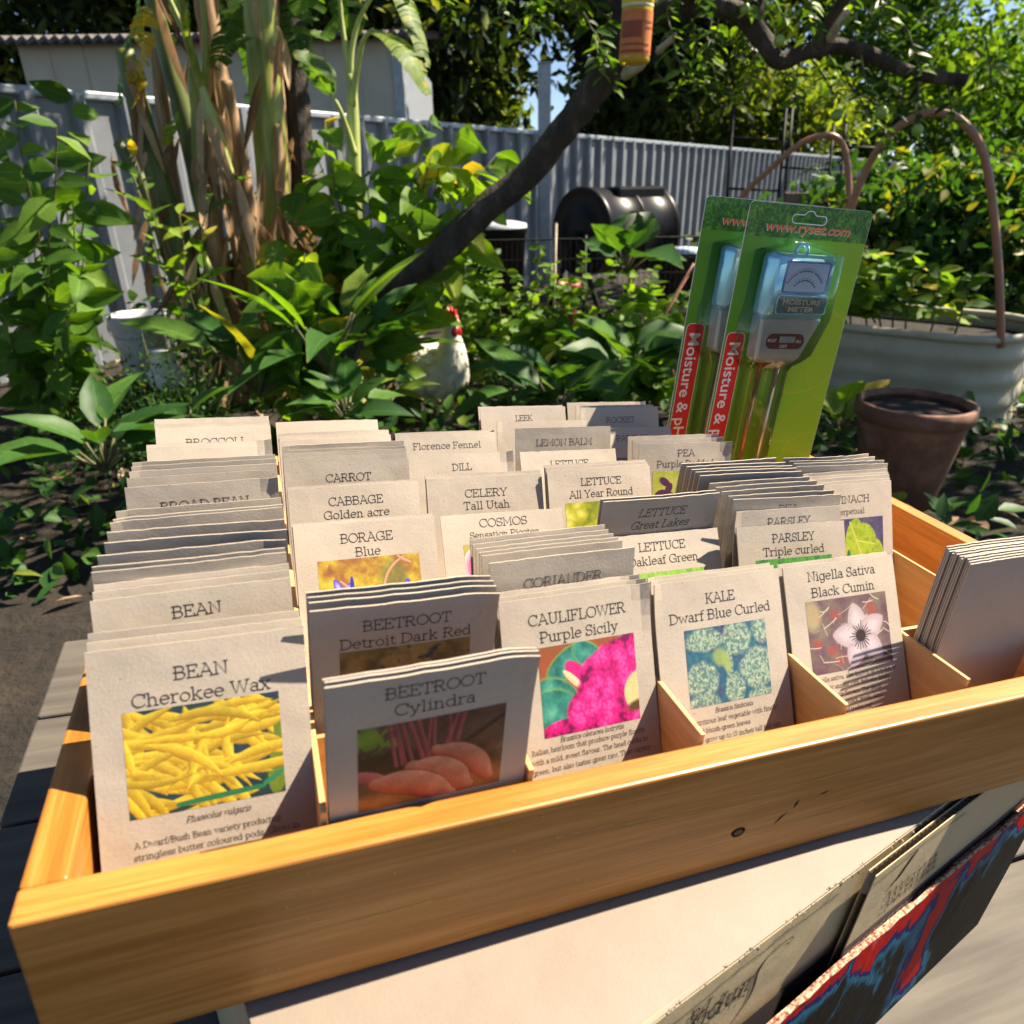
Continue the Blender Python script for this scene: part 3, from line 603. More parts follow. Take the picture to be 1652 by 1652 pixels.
# ================================================================ the garden behind
# ground sheet, gently uneven, out to the horizon
n = 90; xs = np.r_[np.linspace(-150, -7, 14), np.linspace(-6, 9, n), np.linspace(10, 150, 14)]; ys = np.r_[np.linspace(-40, -1, 8), np.linspace(0, 14, n), np.linspace(15, 200, 16)]
Xg, Yg = np.meshgrid(xs, ys); r0 = np.random.default_rng(1)
Zg = np.where((np.abs(Xg) < 10) & (Yg > 0) & (Yg < 15), .035 * np.sin(2.3 * Xg) * np.cos(1.9 * Yg) + r0.normal(0, .012, Xg.shape), -.02)
i = np.arange((len(ys) - 1) * len(xs)).reshape(len(ys) - 1, len(xs))[:, :-1].ravel(); w = len(xs)
tag(link('ground', np_mesh('ground', np.stack([Xg, Yg, Zg], -1).reshape(-1, 3), np.c_[i, i + 1, i + w + 1, i + w], M['soil'], True)), 'dark bare garden soil under the plants', 'ground', None, 'structure')
lv = Leaves(); k = 1500; P = np.c_[r0.uniform(-4, 5, k), r0.uniform(1.6, 7.5, k), r0.uniform(.03, .06, k)]; D = r0.normal(size=(k, 3)); D[:, 2] *= .25
lv.add(P, D, np.array([0, 0, 1.]) + r0.normal(0, .3, (k, 3)), r0.uniform(.05, .12, k), r0.uniform(.02, .05, k), 'lance', .3)
tag(lv.obj('leaf_litter', M['litter']), 'dry brown fallen leaves scattered over the soil', 'leaf litter', None, 'stuff')

# corrugated steel boundary fence, running away to the right
FA = np.array([-5.6, 1.88]); FB = np.array([42.7, 64.94]); fd = (FB - FA) / np.linalg.norm(FB - FA); fn = np.array([fd[1], -fd[0]]); FL = np.linalg.norm(FB - FA)
FT = 1.8
fence = empty('steel_fence', 'grey-blue corrugated steel fence with a capping rail behind the garden', 'fence', None, Matrix.Translation((FA[0], FA[1], 0)))
P = []; pit = .31; s = 0
while s < FL:
    for a, d in ((0, 0), (.09, 0), (.11, .045), (.13, .062), (.17, .062), (.19, .045), (.21, 0)): P.append((s + a, d))
    s += pit
P = np.array(P); V = []; F = []
for zc in (-.05, FT - .03): V += [(fd[0] * a + fn[0] * d, fd[1] * a + fn[1] * d, zc) for a, d in P]
k = len(P); F = [(j, j + 1, k + j + 1, k + j) for j in range(k - 1)]
mb = MB(); mb.add(V, F); mb.obj('corrugated_sheet', M['steel'], fence)
mb = MB(); Mx = Matrix(((fd[0], fn[0], 0, 0), (fd[1], fn[1], 0, 0), (0, 0, 1, 0), (0, 0, 0, 1)))
mb.box((0, -.03, FT - .055), (FL, .046, FT), .012, Mx); mb.obj('top_rail', M['galv'], fence)
for s in np.arange(1.2, FL, 2.4): MB().box((s - .025, -.06, -.05), (s + .025, -.005, FT - .08), .004, Mx).obj('post', M['galv'], fence)
# tall galvanised post standing on the fence line
q = at(878, 215, 9.75); po = empty('metal_post', 'tall square galvanised post rising above the fence line', 'post', None, Matrix.Translation((q[0], q[1], 0)))
MB().box((-.075, -.075, -.05), (.075, .075, at(878, 104, 9.75)[2]), .008).obj('tube', M['galv'], po); MB().box((-.08, -.08, at(878, 104, 9.75)[2] + .001), (.08, .08, at(878, 104, 9.75)[2] + .02), .004).obj('cap', M['galv'], po)
# neighbour's cream shed
a = at(60, 200, 10.2); b = at(652, 200, 10.2); ez = at(560, 62, 10.2)[2]
shed = empty('garden_shed', 'cream clad shed with a dark corrugated roof, beyond the fence', 'shed', None, Matrix.Translation((a[0], a[1], 0)))
wd_ = b[0] - a[0]; mb = MB(); mb.box((0, 0, 0), (wd_, 4, ez), .01)
mb.obj('wall', M['cream'], shed)
for x in np.arange(.35, wd_ - .1, .42): MB().box((x, -.012, 0), (x + .022, -.001, ez - .02), .003).obj('cover_strip', M['cream'], shed)
MB().box((wd_ - .09, -.03, 0), (wd_ + .03, -.0135, ez - .01), .003).obj('corner_trim', M['galv'], shed); MB().box((wd_ + .002, .0, 0), (wd_ + .03, 3.9, ez - .01), .003).obj('side_wall', M['galv'], shed)
V = []; F = []; k = 120
for j, (y, z) in enumerate(((-.28, ez + .02), (4.2, ez + .75))): V += [(-.3 + (wd_ + .5) * i / k, y, z + .028 * math.sin(i * 2.1)) for i in range(k + 1)]
F = [(i, i + 1, k + 2 + i, k + 1 + i) for i in range(k)]
mb = MB(); mb.add(V, F); mb.add([(x, y, z - .05) for x, y, z in V], [tuple(reversed(f)) for f in F]); mb.add(V[:k + 1] + [(x, y, z - .05) for x, y, z in V[:k + 1]], [(i + 1, i, k + 1 + i, k + 2 + i) for i in range(k)]); mb.obj('roof', M['roof'], shed)

# ---------------------------------------------------------------- trees beyond the fence
def tree(label, u, v, Y, ru, rv, m, nclump, per, L, seed, trunk_r=.2, group='trees beyond the fence', shape='tiny', wl=.45, cr=.2, name='tree', hollow=.35, flat=1.0):
    c = at(u, v, Y); s = pxm(Y); R = np.array([ru * s, ru * s * .8, rv * s])
    root = empty(name, label, 'tree', group, Matrix.Translation((c[0], c[1], 0)))
    lc = np.array([0, 0, c[2]]); r0 = np.random.default_rng(seed)
    mb = MB(); top = lc + [0, 0, R[2] * .6]; pts = np.array([[0, 0, -.1], [.1 * trunk_r, 0, lc[2] * .4], lc * .8 + [.2 * trunk_r, 0, 0], top]); mb.tube(smooth_line_(pts), np.linspace(trunk_r, trunk_r * .25, 20), 9, wob=.06)
    mb.obj('trunk', M['bark'], root)
    for i in range(7):
        a = r0.random() * 6.28; z0 = lc[2] - R[2] * .5 + R[2] * .9 * r0.random(); e = np.array([math.cos(a) * R[0] * .7, math.sin(a) * R[1] * .7, z0 + R[2] * .35 * (r0.random() + .2)])
        MB().tube(smooth_line_(np.array([[0, 0, max(z0 - R[2] * .2, .5)], [e[0] * .4, e[1] * .4, z0 + .1 * R[2]], e])), np.linspace(trunk_r * .45, .02, 20), 7).obj('limb', M['bark'], root)
    crown(lc, R, nclump, per, L, L * wl, seed, shape, cr=cr, hollow=hollow, flat=flat).obj('crown', m, root)
    return root
def smooth_line_(P, n=20):
    P = np.asarray(P, float); t = np.linspace(0, len(P) - 1, n); i = np.clip(t.astype(int), 0, len(P) - 2); u = (t - i)[:, None]
    g = lambda k: P[np.clip(i + k, 0, len(P) - 1)]
    return .5 * ((2 * g(0)) + (-g(-1) + g(1)) * u + (2 * g(-1) - 5 * g(0) + 4 * g(1) - g(2)) * u ** 2 + (-g(-1) + 3 * g(0) - 3 * g(1) + g(2)) * u ** 3)
tree('dark dense conifer beyond the fence, between the shed and the leaning trunk', 660, -40, 17, 190, 230, M['conifer'], 260, 60, .30, 3, .3, cr=.13)
tree('dark conifer with drooping boughs beyond the fence, behind the yellow bottle', 1070, -20, 19, 160, 210, M['conifer'], 220, 60, .30, 4, .3, cr=.14)
tree('sunlit yellow-green tree low behind the fence, under the dark conifer', 730, 150, 24, 110, 60, M['far'], 90, 50, .32, 5, .2, cr=.2)
tree('loose olive-green tree beyond the fence, right of the tall metal post', 1080, 170, 25, 130, 110, M['conifer'], 90, 55, .34, 6, .25, cr=.17)
tree('bright light-green bush beyond the fence, behind the black trellis', 1250, 190, 22, 130, 75, M['far'], 90, 55, .30, 7, .18, cr=.2)
tree('tall mid-green tree beyond the fence at the far right', 1480, 110, 27, 170, 190, M['citrus'], 110, 55, .40, 8, .3, cr=.15)
tree('big dark tree far behind the trellis, with blue sky gaps', 1270, -70, 32, 240, 150, M['conifer'], 130, 55, .45, 9, .4, cr=.14)
tree('dark green tree far behind the shed, above its roof', 330, -60, 20, 260, 130, M['conifer'], 220, 55, .34, 10, .3, cr=.15)
tree('broad dark tree in the far left, behind the shed', 60, 40, 22, 200, 230, M['conifer'], 200, 55, .36, 12, .3, cr=.16)
tree('pale leafy tree far away at the right edge, under the blue gap', 1620, 170, 30, 160, 120, M['bright'], 120, 55, .4, 13, .3, cr=.18)

for lab, tx, ty, cx, cy, cz, rx, ry, rz, sd in (('tall unseen tree added at the right to shade the fence, its crown high above the picture', 7.2, 10.2, 4.4, 10.2, 6.2, 3.2, 1.9, 1.1, 14),):  # unseen tree, added for the dappled shade its crown throws on the fence
    rt = empty('tree', lab, 'tree', 'trees beyond the fence', Matrix.Translation((tx, ty, 0))); cc_ = np.array([cx - tx, cy - ty, cz])
    MB().tube(smooth_line_(np.array([[0, 0, -.1], [.1, 0, 2], [cc_[0] * .3, cc_[1] * .3, cz * .75], cc_])), np.linspace(.2, .05, 20), 9, wob=.05).obj('trunk', M['bark'], rt)
    crown(cc_, (rx, ry, rz), 150, 30, .22, .10, sd, 'tiny', cr=.13, hollow=.1).obj('crown', M['citrus'], rt)

# ---------------------------------------------------------------- tree A: dark straight trunk behind the bananas
q = at(505, 560, 4.7); root = empty('dark_tree', 'straight dark tree trunk standing behind the banana clump', 'tree', None, Matrix.Translation((q[0], q[1], 0)))
pts = np.array([at(u, v, 4.7) - [q[0], q[1], 0] for u, v in ((506, 640), (503, 520), (490, 330), (476, 150), (468, 20), (462, -150), (450, -420))]); pts[0, 2] = -.05
MB().tube(smooth_line_(pts, 30), np.linspace(.088, .070, 30), 12, wob=.05).obj('trunk', M['bark'], root)
for du, dv, Y in ((-260, -640, 4.9), (-120, -800, 5.3), (60, -760, 4.2)):
    MB().tube(smooth_line_(np.array([pts[-2], (pts[-1] + at(462 + du * .4, -420 + dv * .2, Y) - [q[0], q[1], 0]) / 2, at(462 + du, -300 + dv * .6, Y) - [q[0], q[1], 0]])), np.linspace(.06, .02, 20), 8).obj('limb', M['bark'], root)
crown(np.array([-.5, .6, 4.6]), (1.7, 1.2, 1.0), 120, 40, .13, .05, 21, 'lance', cr=.16).obj('crown', M['citrus'], root)

# ---------------------------------------------------------------- tree B: leaning fruit tree with its crown above the picture
q = at(545, 600, 3.35); ftree = empty('fruit_tree', 'leaning dark-barked fruit tree with green fruit, its trunk crossing the garden', 'fruit tree', None, Matrix.Translation((q[0], q[1], 0)))
def loc(P): return np.array(P) - np.array([q[0], q[1], 0])
tp = np.array([loc(at(u, v, Y)) for u, v, Y in ((520, 640, 3.35), (565, 540, 3.35), (625, 468, 3.33), (700, 415, 3.3), (775, 345, 3.3), (850, 283, 3.3), (905, 215, 3.3), (955, 150, 3.3), (990, 95, 3.3), (1008, 30, 3.3), (1015, -80, 3.3), (1040, -260, 3.25))]); tp[0, 2] = -.1
rr = np.interp(np.linspace(0, 11, 60), np.arange(12), [.075, .068, .064, .060, .058, .056, .055, .060, .066, .056, .046, .03])
MB().tube(smooth_line_(tp, 60), rr, 14, wob=.045, seed=3).obj('trunk', M['bark'], ftree)
BR = [([(985, 100, 3.3), (1040, 30, 3.25), (1110, 12, 3.2), (1185, 18, 3.15), (1228, 60, 3.12), (1256, 98, 3.1), (1300, 84, 3.1), (1345, 74, 3.1), (1400, 86, 3.1), (1470, 118, 3.1), (1560, 130, 3.0)], .043, .020),
      ([(1215, 35, 3.13), (1225, -20, 3.1), (1260, -120, 3.0), (1330, -260, 2.9)], .034, .014),
      ([(1315, 80, 3.1), (1350, 20, 3.08), (1400, -60, 3.0), (1500, -190, 2.9)], .030, .012),
      ([(1005, 20, 3.3), (940, -80, 3.4), (860, -220, 3.5), (760, -420, 3.6)], .045, .015),
      ([(1110, 8, 3.2), (1120, -110, 3.0), (1180, -330, 2.8)], .034, .012),
      ([(1005, 30, 3.3), (960, -20, 3.25), (900, -30, 3.2), (840, -10, 3.2)], .018, .006),
      ([(1030, -120, 3.3), (1250, -420, 3.4), (1500, -700, 3.6)], .04, .012)]
for pp, r1, r2 in BR: MB().tube(smooth_line_(np.array([loc(at(*c)) for c in pp]), 40), np.linspace(r1, r2, 40), 10, wob=.05, seed=len(pp)).obj('branch', M['bark'], ftree)
for pp, r1, r2 in (([(1338, 62, 3.08), (1352, 42, 3.02), (1366, 18, 2.98)], .018, .015), ([(1008, 120, 3.2), (1028, 110, 3.12), (1046, 92, 3.1)], .020, .014), ([(1062, 82, 3.18), (1078, 68, 3.1), (1092, 54, 3.08)], .014, .010)):
    MB().tube(smooth_line_(np.array([loc(at(*c)) for c in pp]), 12), np.linspace(r1, r2, 12), 8, wob=.12, seed=5).obj('dead_stub', M['barkl'], ftree)
r0 = np.random.default_rng(31); lv = Leaves(); tw = MB()
def twig(u, v, Y, du, dv, n, ln=.07):
    a = loc(at(u, v, Y)); b = loc(at(u + du, v + dv, Y - .08 + .16 * r0.random())); d = b - a
    spray(a, [d], [np.linalg.norm(d)], n, ln, ln * .45, r0, 'lance', .35, .12, lv, tw, .004)
for u, v, du, dv, n in ((845, -30, 20, 60, 9), (870, -20, -25, 75, 9), (900, -40, 10, 50, 7), (940, 20, 45, 70, 10), (960, 60, 10, 55, 8), (985, 20, -20, 60, 9), (940, -10, 40, 30, 7), (965, 100, 25, 40, 7),
                        (1075, 20, 30, 100, 11), (1110, 15, 20, 75, 9), (1150, 20, -20, 110, 12), (1140, 60, 20, 80, 10), (1090, 90, 45, 50, 9), (1190, 30, 15, 60, 8), (1110, 110, 45, 25, 7), (1060, 120, 40, 30, 7),
                        (1240, -10, 30, 40, 8), (1290, -20, 20, 60, 8), (1260, 95, 25, 60, 8), (1330, 80, 40, 60, 9), (1390, 90, 15, 90, 12), (1430, 105, 10, 80, 11), (1400, 20, 40, 50, 9), (1430, -20, 10, 70, 9), (1340, 20, 40, -20, 7),
                        (1480, 120, 10, 120, 12), (1530, 130, 10, 110, 12), (1590, 60, 20, 120, 12), (1200, -30, 40, 40, 8), (1460, 40, 30, 70, 10), (640, -60, 20, 60, 8), (780, -50, 30, 55, 8), (720, -60, 10, 80, 9), (690, -70, 30, 70, 8), (820, -60, -10, 90, 10), (860, -60, 30, 90, 10), (915, -50, 20, 80, 10), (950, -60, -20, 90, 9), (1130, -40, 10, 60, 9), (1170, -50, 20, 80, 10), (1220, -60, -15, 80, 9), (1300, -60, 20, 100, 10), (1370, -60, 10, 90, 10), (1420, -50, 30, 90, 10), (1440, -60, -20, 110, 10), (1100, -50, -20, 70, 9), (1200, 30, 20, 70, 9), (1160, 25, -10, 60, 8), (1230, 70, -30, 80, 9), (1290, 90, -10, 70, 9), (1370, 130, 40, 60, 9), (1410, 190, 40, 60, 9), (1385, 150, 40, 20, 8), (1320, 110, 30, 40, 8)):
    twig(u, v, 3.0 + .35 * r0.random(), du, dv, n + 2, .075)
# crown over the garden: sprays with gaps, all above the picture except the twigs
cr_ = crown(loc((1.6, 4.7, 3.6)), (3.2, 1.3, .8), 55, 24, .11, .048, 33, 'lance', cr=.105)
lv.V += [a for a in cr_.V]; lv.F += [f + lv.n for f in cr_.F]; lv.T += cr_.T; lv.A += cr_.A; lv.n += cr_.n
cr_ = crown(loc((-.6, 3.9, 3.6)), (1.6, 1.3, .7), 8, 26, .11, .048, 34, 'lance', cr=.12)
lv.V += [a for a in cr_.V]; lv.F += [f + lv.n for f in cr_.F]; lv.T += cr_.T; lv.A += cr_.A; lv.n += cr_.n
cr_ = crown(loc((4.4, 3.95, 3.55)), (1.3, .9, .6), 70, 30, .12, .055, 35, 'lance', cr=.15)  # extra unseen leaf clump, added to shade the terracotta pot and raised bed
lv.V += [a for a in cr_.V]; lv.F += [f + lv.n for f in cr_.F]; lv.T += cr_.T; lv.A += cr_.A; lv.n += cr_.n
lv.obj('crown', M['citrus'], ftree); tag(tw.obj('twigs', M['twig'], ftree), None, None, None, 'stuff')
M['fruit'] = nmat('green_fruit_skin', [(.3, (.14, .24, .03)), (.7, (.30, .42, .08))], 30, 3, .35)
for u, v, Y, r in ((1257, 66, 3.0, .019), (1422, 182, 2.95, .023), (1202, 14, 3.0, .017), (1350, 186, 3.05, .021), (1178, -14, 3.0, .019), (1480, 210, 3.0, .02)):
    c = loc(at(u, v, Y)); MB().lathe([(0.002, -r)] + [(r * math.cos(t), r * 1.05 * math.sin(t)) for t in np.linspace(-1.35, 1.35, 9)] + [(.002, r * .98)], 16, c).obj('fruit', M['fruit'], ftree)

# yellow fruit-fly bottle hanging from the branch
q2 = at(1026, 51, 2.55); s = pxm(2.55) * .84; bot = empty('bait_bottle', 'upright yellow plastic bait bottle with an orange label hanging in the fruit tree', 'bottle', None, Matrix.Translation((q2[0], q2[1], q2[2])) @ Matrix.Rotation(math.radians(1.5), 4, 'Y'))
R = 26 * s; z0 = (50 - 100) * s; M['amber'], _t, _p, _o = new_mat('amber_liquid_plastic'); _p.inputs['Base Color'].default_value = (.62, .40, .03, 1); _p.inputs['Roughness'].default_value = .18; _p.inputs['Transmission Weight'].default_value = .25; _p.inputs['Subsurface Weight'].default_value = .4; _p.inputs['Subsurface Radius'].default_value = (.03, .02, .004)
M['yplas'] = plain('yellow_plastic', (.74, .56, .04), .28, coat=.3)
MB().lathe([(.001, z0), (R * .80, z0 + .002), (R * .95, z0 + .008), (R, z0 + .018), (R, 34 * s), (R * .97, 36 * s)], 36).obj('bottle_body', M['amber'], bot)
MB().lathe([(R * 1.0, 36 * s), (R * 1.03, 37 * s), (R * 1.03, 66 * s), (R * .92, 88 * s), (R * .4, 98 * s), (R * .38, 112 * s), (.001, 112 * s)], 36).obj('bottle_top', M['yplas'], bot)
MB().lathe([(R * 1.012, 33 * s), (R * 1.02, 34 * s), (R * 1.02, 36.5 * s), (R * 1.0, 37 * s)], 36).obj('pale_collar', plain('cloudy_plastic_ring', (.62, .60, .42), .4), bot)
n = 24; V = [((R + .0012) * math.cos(t), (R + .0012) * math.sin(t), z) for z in (-36 * s, 27 * s) for t in np.linspace(math.radians(-172), math.radians(-14), n)]
mb = MB(); mb.add(V, [(i, i + 1, n + i + 1, n + i) for i in range(n - 1)], True); lb = mb.obj('orange_label', nmat('faded_orange_label', [(.3, (.52, .13, .02)), (.7, (.62, .19, .035))], 40, 4, .55), bot)
mb = MB()
for z1, z2, a0, a1 in ((12, -12, -158, -78), (12, 9, -70, -30), (4, 1, -66, -28), (-20, -23, -158, -40), (-29, -33, -158, -34)):
    V = [((R + .0020) * math.cos(t), (R + .0020) * math.sin(t), z) for z in (z2 * s, z1 * s) for t in np.linspace(math.radians(a0), math.radians(a1), 14)]; mb.add(V, [(i, i + 1, 15 + i, 14 + i) for i in range(13)], True)
mb.obj('label_print', plain('dark_orange_print', (.27, .055, .012), .6), lb)
MB().tube([(0, 0, 112 * s), (.01, .02, 190 * s), (0, .0, 290 * s)], .0015, 6).obj('hanging_wire', M['galv'], bot)

# ---------------------------------------------------------------- banana clump
def stem(name, pts, r, m, par, org, seed=0, n=24):
    P = smooth_line_(np.array([np.array(at(*c)) - org for c in pts]), n); return MB().tube(P, np.interp(np.linspace(0, 1, n), np.linspace(0, 1, len(r)), r), 12, wob=.035, seed=seed).obj(name, m, par)
def big_leaf(lv, pts, width, nseg=22, seed=0, tear=.35, tint=.55, up=(0, -.3, 1)):
    """banana blade along a midrib polyline, torn into strips"""
    r0 = np.random.default_rng(seed); P = smooth_line_(np.array(pts), nseg + 1); T = np.gradient(P, axis=0); T /= np.linalg.norm(T, axis=1)[:, None]
    N = np.array(up) - T * (T @ np.array(up))[:, None]; N /= np.linalg.norm(N, axis=1)[:, None]; S = np.cross(T, N); t = np.linspace(0, 1, nseg + 1); w = width / 2 * np.clip(np.sin(np.pi * np.clip(t * .93 + .05, 0, 1)) ** .55, .03, 1)
    V = []; F = []; TT = []; AA = []; n0 = 0; dr = r0.normal(0, .15, (nseg, 2)) - .25
    for sd in (-1, 1):
        for i in range(nseg):
            if r0.random() < tear * .15: continue
            d = dr[i, 0 if sd < 0 else 1] if r0.random() < tear else -.22; gap = .10 if r0.random() < tear else 0
            q = []
            for k_, f in ((i, 0 + gap), (i + 1, 1 - gap)):
                for a in (0, .5, 1.0):
                    bp = P[i] * (1 - f) + P[i + 1] * f; ww = w[k_] * a; q.append(bp + sd * S[k_] * ww * .93 + N[k_] * ww * (d * a + .12) + T[k_] * ww * .25 * a)
            AA += [(a, t[k_]) for k_ in (i, i + 1) for a in (0, .5, 1.0)]; V += q; F += [(n0, n0 + 1, n0 + 4, n0 + 3), (n0 + 1, n0 + 2, n0 + 5, n0 + 4)]; n0 += 6; tt = np.clip(r0.normal(tint, .10), 0, 1); TT += [tt, np.clip(tt + r0.normal(0, .05), 0, 1)]
    lv.V.append(np.array(V)); lv.F.append(np.array(F) + lv.n); lv.T.append(np.array(TT)); lv.A.append(np.array(AA)); lv.n += len(V)
YB_ = 4.25
org = np.array([*at(370, 560, YB_)[:2], 0]); ban = empty('banana_clump', 'big banana clump with green and tan stems at the left of the garden', 'banana plant', None, Matrix.Translation(org.tolist()))
s = pxm(YB_)
ST = [([(452, 660, 4.2), (446, 480, 4.2), (440, 290, 4.2), (428, 140, 4.2), (418, 0, 4.2), (410, -160, 4.2)], [.095, .088, .078, .07], 'stemg'),
      ([(400, 660, 4.3), (372, 500, 4.3), (330, 330, 4.3), (300, 200, 4.3), (262, 60, 4.3), (232, -60, 4.3)], [.07, .06, .05, .035], 'stemo'),
      ([(372, 660, 4.15), (345, 430, 4.15), (328, 290, 4.15), (322, 190, 4.15), (312, 110, 4.15)], [.055, .052, .048, .03], 'stemg'),
      ([(425, 660, 4.45), (402, 470, 4.45), (362, 200, 4.45), (345, 90, 4.45), (325, -40, 4.45)], [.08, .07, .062, .055], 'stemb'),
      ([(350, 660, 4.05), (300, 430, 4.05), (258, 300, 4.05), (228, 190, 4.05), (200, 80, 4.05)], [.07, .062, .055, .045], 'stemo'),
      ([(395, 660, 4.1), (372, 520, 4.1), (350, 400, 4.1), (338, 300, 4.1), (330, 215, 4.1)], [.055, .05, .045, .03], 'stemb'),
      ([(440, 660, 4.35), (425, 480, 4.35), (400, 330, 4.35), (378, 210, 4.35), (365, 130, 4.35)], [.05, .05, .045, .03], 'stemb'),
      ([(340, 640, 4.5), (315, 480, 4.5), (283, 330, 4.5), (262, 170, 4.5), (250, 60, 4.5)], [.05, .045, .04, .03], 'stemb'),
      ([(470, 650, 4.1), (478, 520, 4.1), (468, 400, 4.1), (452, 300, 4.1), (448, 200, 4.1)], [.04, .038, .035, .02], 'stemb'),
      ([(375, 310, 4.0), (358, 250, 4.0), (340, 190, 4.0), (326, 140, 4.0)], [.034, .036, .032, .014], 'stemp'),
      ([(388, 590, 3.9), (365, 520, 3.9), (340, 440, 3.9), (320, 395, 3.9)], [.026, .024, .020, .012], 'stemp'),
      ([(418, 520, 4.05), (400, 420, 4.05), (384, 360, 4.05), (378, 320, 4.05)], [.035, .032, .026, .012], 'stemg'),
      ([(430, 600, 4.6), (452, 360, 4.6), (440, 120, 4.6), (430, -60, 4.6)], [.07, .065, .06, .05], 'stemb'),
      ([(310, 560, 4.6), (270, 400, 4.6), (232, 300, 4.6), (190, 230, 4.6)], [.05, .045, .04, .03], 'stemo')]
for k, (pp, r, m) in enumerate(ST): stem('banana_stem', pp, r, M[m], ban, org, k)
for k, (pp, r) in enumerate([([(330, 190, 4.15), (318, 120, 4.1), (298, 40, 4.0), (285, -60, 3.9)], [.028, .02, .012]), ([(326, 170, 4.15), (332, 110, 4.1), (331, 50, 4.1), (325, -20, 4.1)], [.022, .015, .01]), ([(322, 140, 4.15), (300, 60, 4.2), (265, -20, 4.2)], [.02, .015, .01]), ([(415, 30, 4.2), (440, -60, 4.1), (490, -180, 3.9)], [.04, .03, .02]), ([(408, -100, 4.2), (360, -220, 4.0), (250, -300, 3.8)], [.045, .03, .02])]):
    stem('petiole', pp, r, M['stemg'], ban, org, k + 30, 14)
lv = Leaves(); lw = lambda *c: np.array(at(*c)) - org
for k, (pp, wd, ti) in enumerate([([(395, -10, 4.3), (372, 30, 4.2), (358, 80, 4.1), (345, 110, 4.05)], .16, .25), ([(415, 60, 4.1), (390, 62, 4.0), (365, 75, 3.95), (350, 95, 3.95)], .12, .4),
     ([(300, 60, 4.0), (300, 45, 3.95), (301, 20, 3.9), (302, 0, 3.9)], .035, .75), ([(232, 10, 3.95), (232, 50, 3.9), (228, 95, 3.9), (215, 130, 3.9)], .16, .97), ([(210, 90, 4.0), (218, 120, 3.9), (222, 150, 3.9), (212, 175, 3.9)], .10, .97),
     ([(410, -160, 4.1), (330, -300, 3.8), (200, -330, 3.5), (60, -260, 3.3)], .42, .5), ([(410, -160, 4.1), (470, -330, 4.2), (600, -400, 4.3), (720, -330, 4.3)], .42, .5), ([(232, -60, 4.3), (180, -200, 4.2), (60, -250, 4.1), (-80, -160, 4.0)], .4, .55), ([(285, -60, 3.9), (290, -170, 3.6), (300, -250, 3.3), (330, -260, 3.0)], .38, .6),
     ([(270, 235, 3.9), (272, 215, 3.85), (280, 195, 3.8), (286, 180, 3.8)], .09, .7), ([(478, 80, 4.0), (500, 95, 3.95), (520, 120, 3.9), (536, 152, 3.9)], .17, .35), ([(470, -90, 4.7), (462, -30, 4.65), (470, 40, 4.6), (492, 110, 4.6)], .26, .25), ([(420, -90, 4.8), (380, -40, 4.8), (345, 30, 4.75), (325, 120, 4.75)], .26, .3), ([(300, -90, 4.7), (285, -20, 4.7), (262, 60, 4.65), (250, 150, 4.65)], .24, .3), ([(500, -80, 4.7), (540, -50, 4.7), (560, 0, 4.65), (566, 60, 4.65)], .24, .25), ([(240, -60, 4.6), (222, 20, 4.6), (200, 90, 4.6), (190, 170, 4.6)], .26, .4), ([(360, -60, 4.9), (395, 20, 4.9), (408, 90, 4.9), (400, 170, 4.9)], .22, .2), ([(400, 290, 3.9), (392, 284, 3.85), (380, 282, 3.8), (372, 286, 3.8)], .11, .45)]):
    lv = Leaves(); big_leaf(lv, [lw(*c) for c in pp], wd, 18, k + 5, .5, ti); lv.obj('leaf_blade', M['banana'], ban)
lv = Leaves(); r0 = np.random.default_rng(77)
for k in range(120):
    pp, r, _ = ST[r0.integers(len(ST))]; j = r0.integers(len(pp) - 1); f = r0.random(); u, v, Y = np.array(pp[j]) * (1 - f) + np.array(pp[j + 1]) * f
    a = lw(u + r0.normal(0, 14), v, Y - .05 - .1 * r0.random()); L_ = .12 + .38 * r0.random()
    lv.add(a, np.array([r0.normal(0, .28), r0.normal(0, .15) - .1, -1]), np.array([r0.normal(0, .4), -1, .2]), L_, .025 + .05 * r0.random(), 'lance', r0.normal(0, .25), .35, np.array([r0.random()]), int(r0.integers(1e6)))
tag(lv.obj('dry_strips', M['dry'], ban), None, None, None, 'stuff')
# small banana plant to the right
org = np.array([*at(571, 560, 3.8)[:2], 0]); sb_ = empty('young_banana', 'young banana plant with a pale stem and torn leaves right of the dark trunk', 'banana plant', None, Matrix.Translation(org.tolist()))
stem('banana_stem', [(577, 690, 3.8), (573, 520, 3.8), (571, 400, 3.8), (570, 240, 3.8), (567, 120, 3.8)], [.052, .048, .044, .034, .024], M['stemp'], sb_, org, 2)
for k, pp in enumerate([[(568, 170, 3.78), (576, 110, 3.75), (586, 65, 3.7), (602, 48, 3.65)], [(567, 160, 3.8), (561, 100, 3.8), (552, 40, 3.8), (546, -30, 3.8)], [(567, 150, 3.8), (566, 90, 3.8), (580, 30, 3.8), (610, -20, 3.75)], [(572, 250, 3.78), (560, 210, 3.75), (546, 172, 3.7), (532, 150, 3.7)]]): stem('petiole', pp, [.018, .014, .010, .008], M['stemp'], sb_, org, k, 12)
lv = Leaves(); lw = lambda *c: np.array(at(*c)) - org
lv = Leaves(); big_leaf(lv, [lw(600, 48, 3.65), lw(632, 60, 3.6), lw(664, 95, 3.55), lw(692, 152, 3.55)], .165, 22, 3, .35, .72, (.45, -.5, 1)); lv.obj('leaf_blade', M['banana'], sb_)
lv = Leaves(); big_leaf(lv, [lw(610, -20, 3.75), lw(640, -20, 3.7), lw(664, 30, 3.65), lw(690, 108, 3.6)], .125, 22, 4, .4, .62, (.6, -.6, .8)); lv.obj('leaf_blade', M['banana'], sb_)
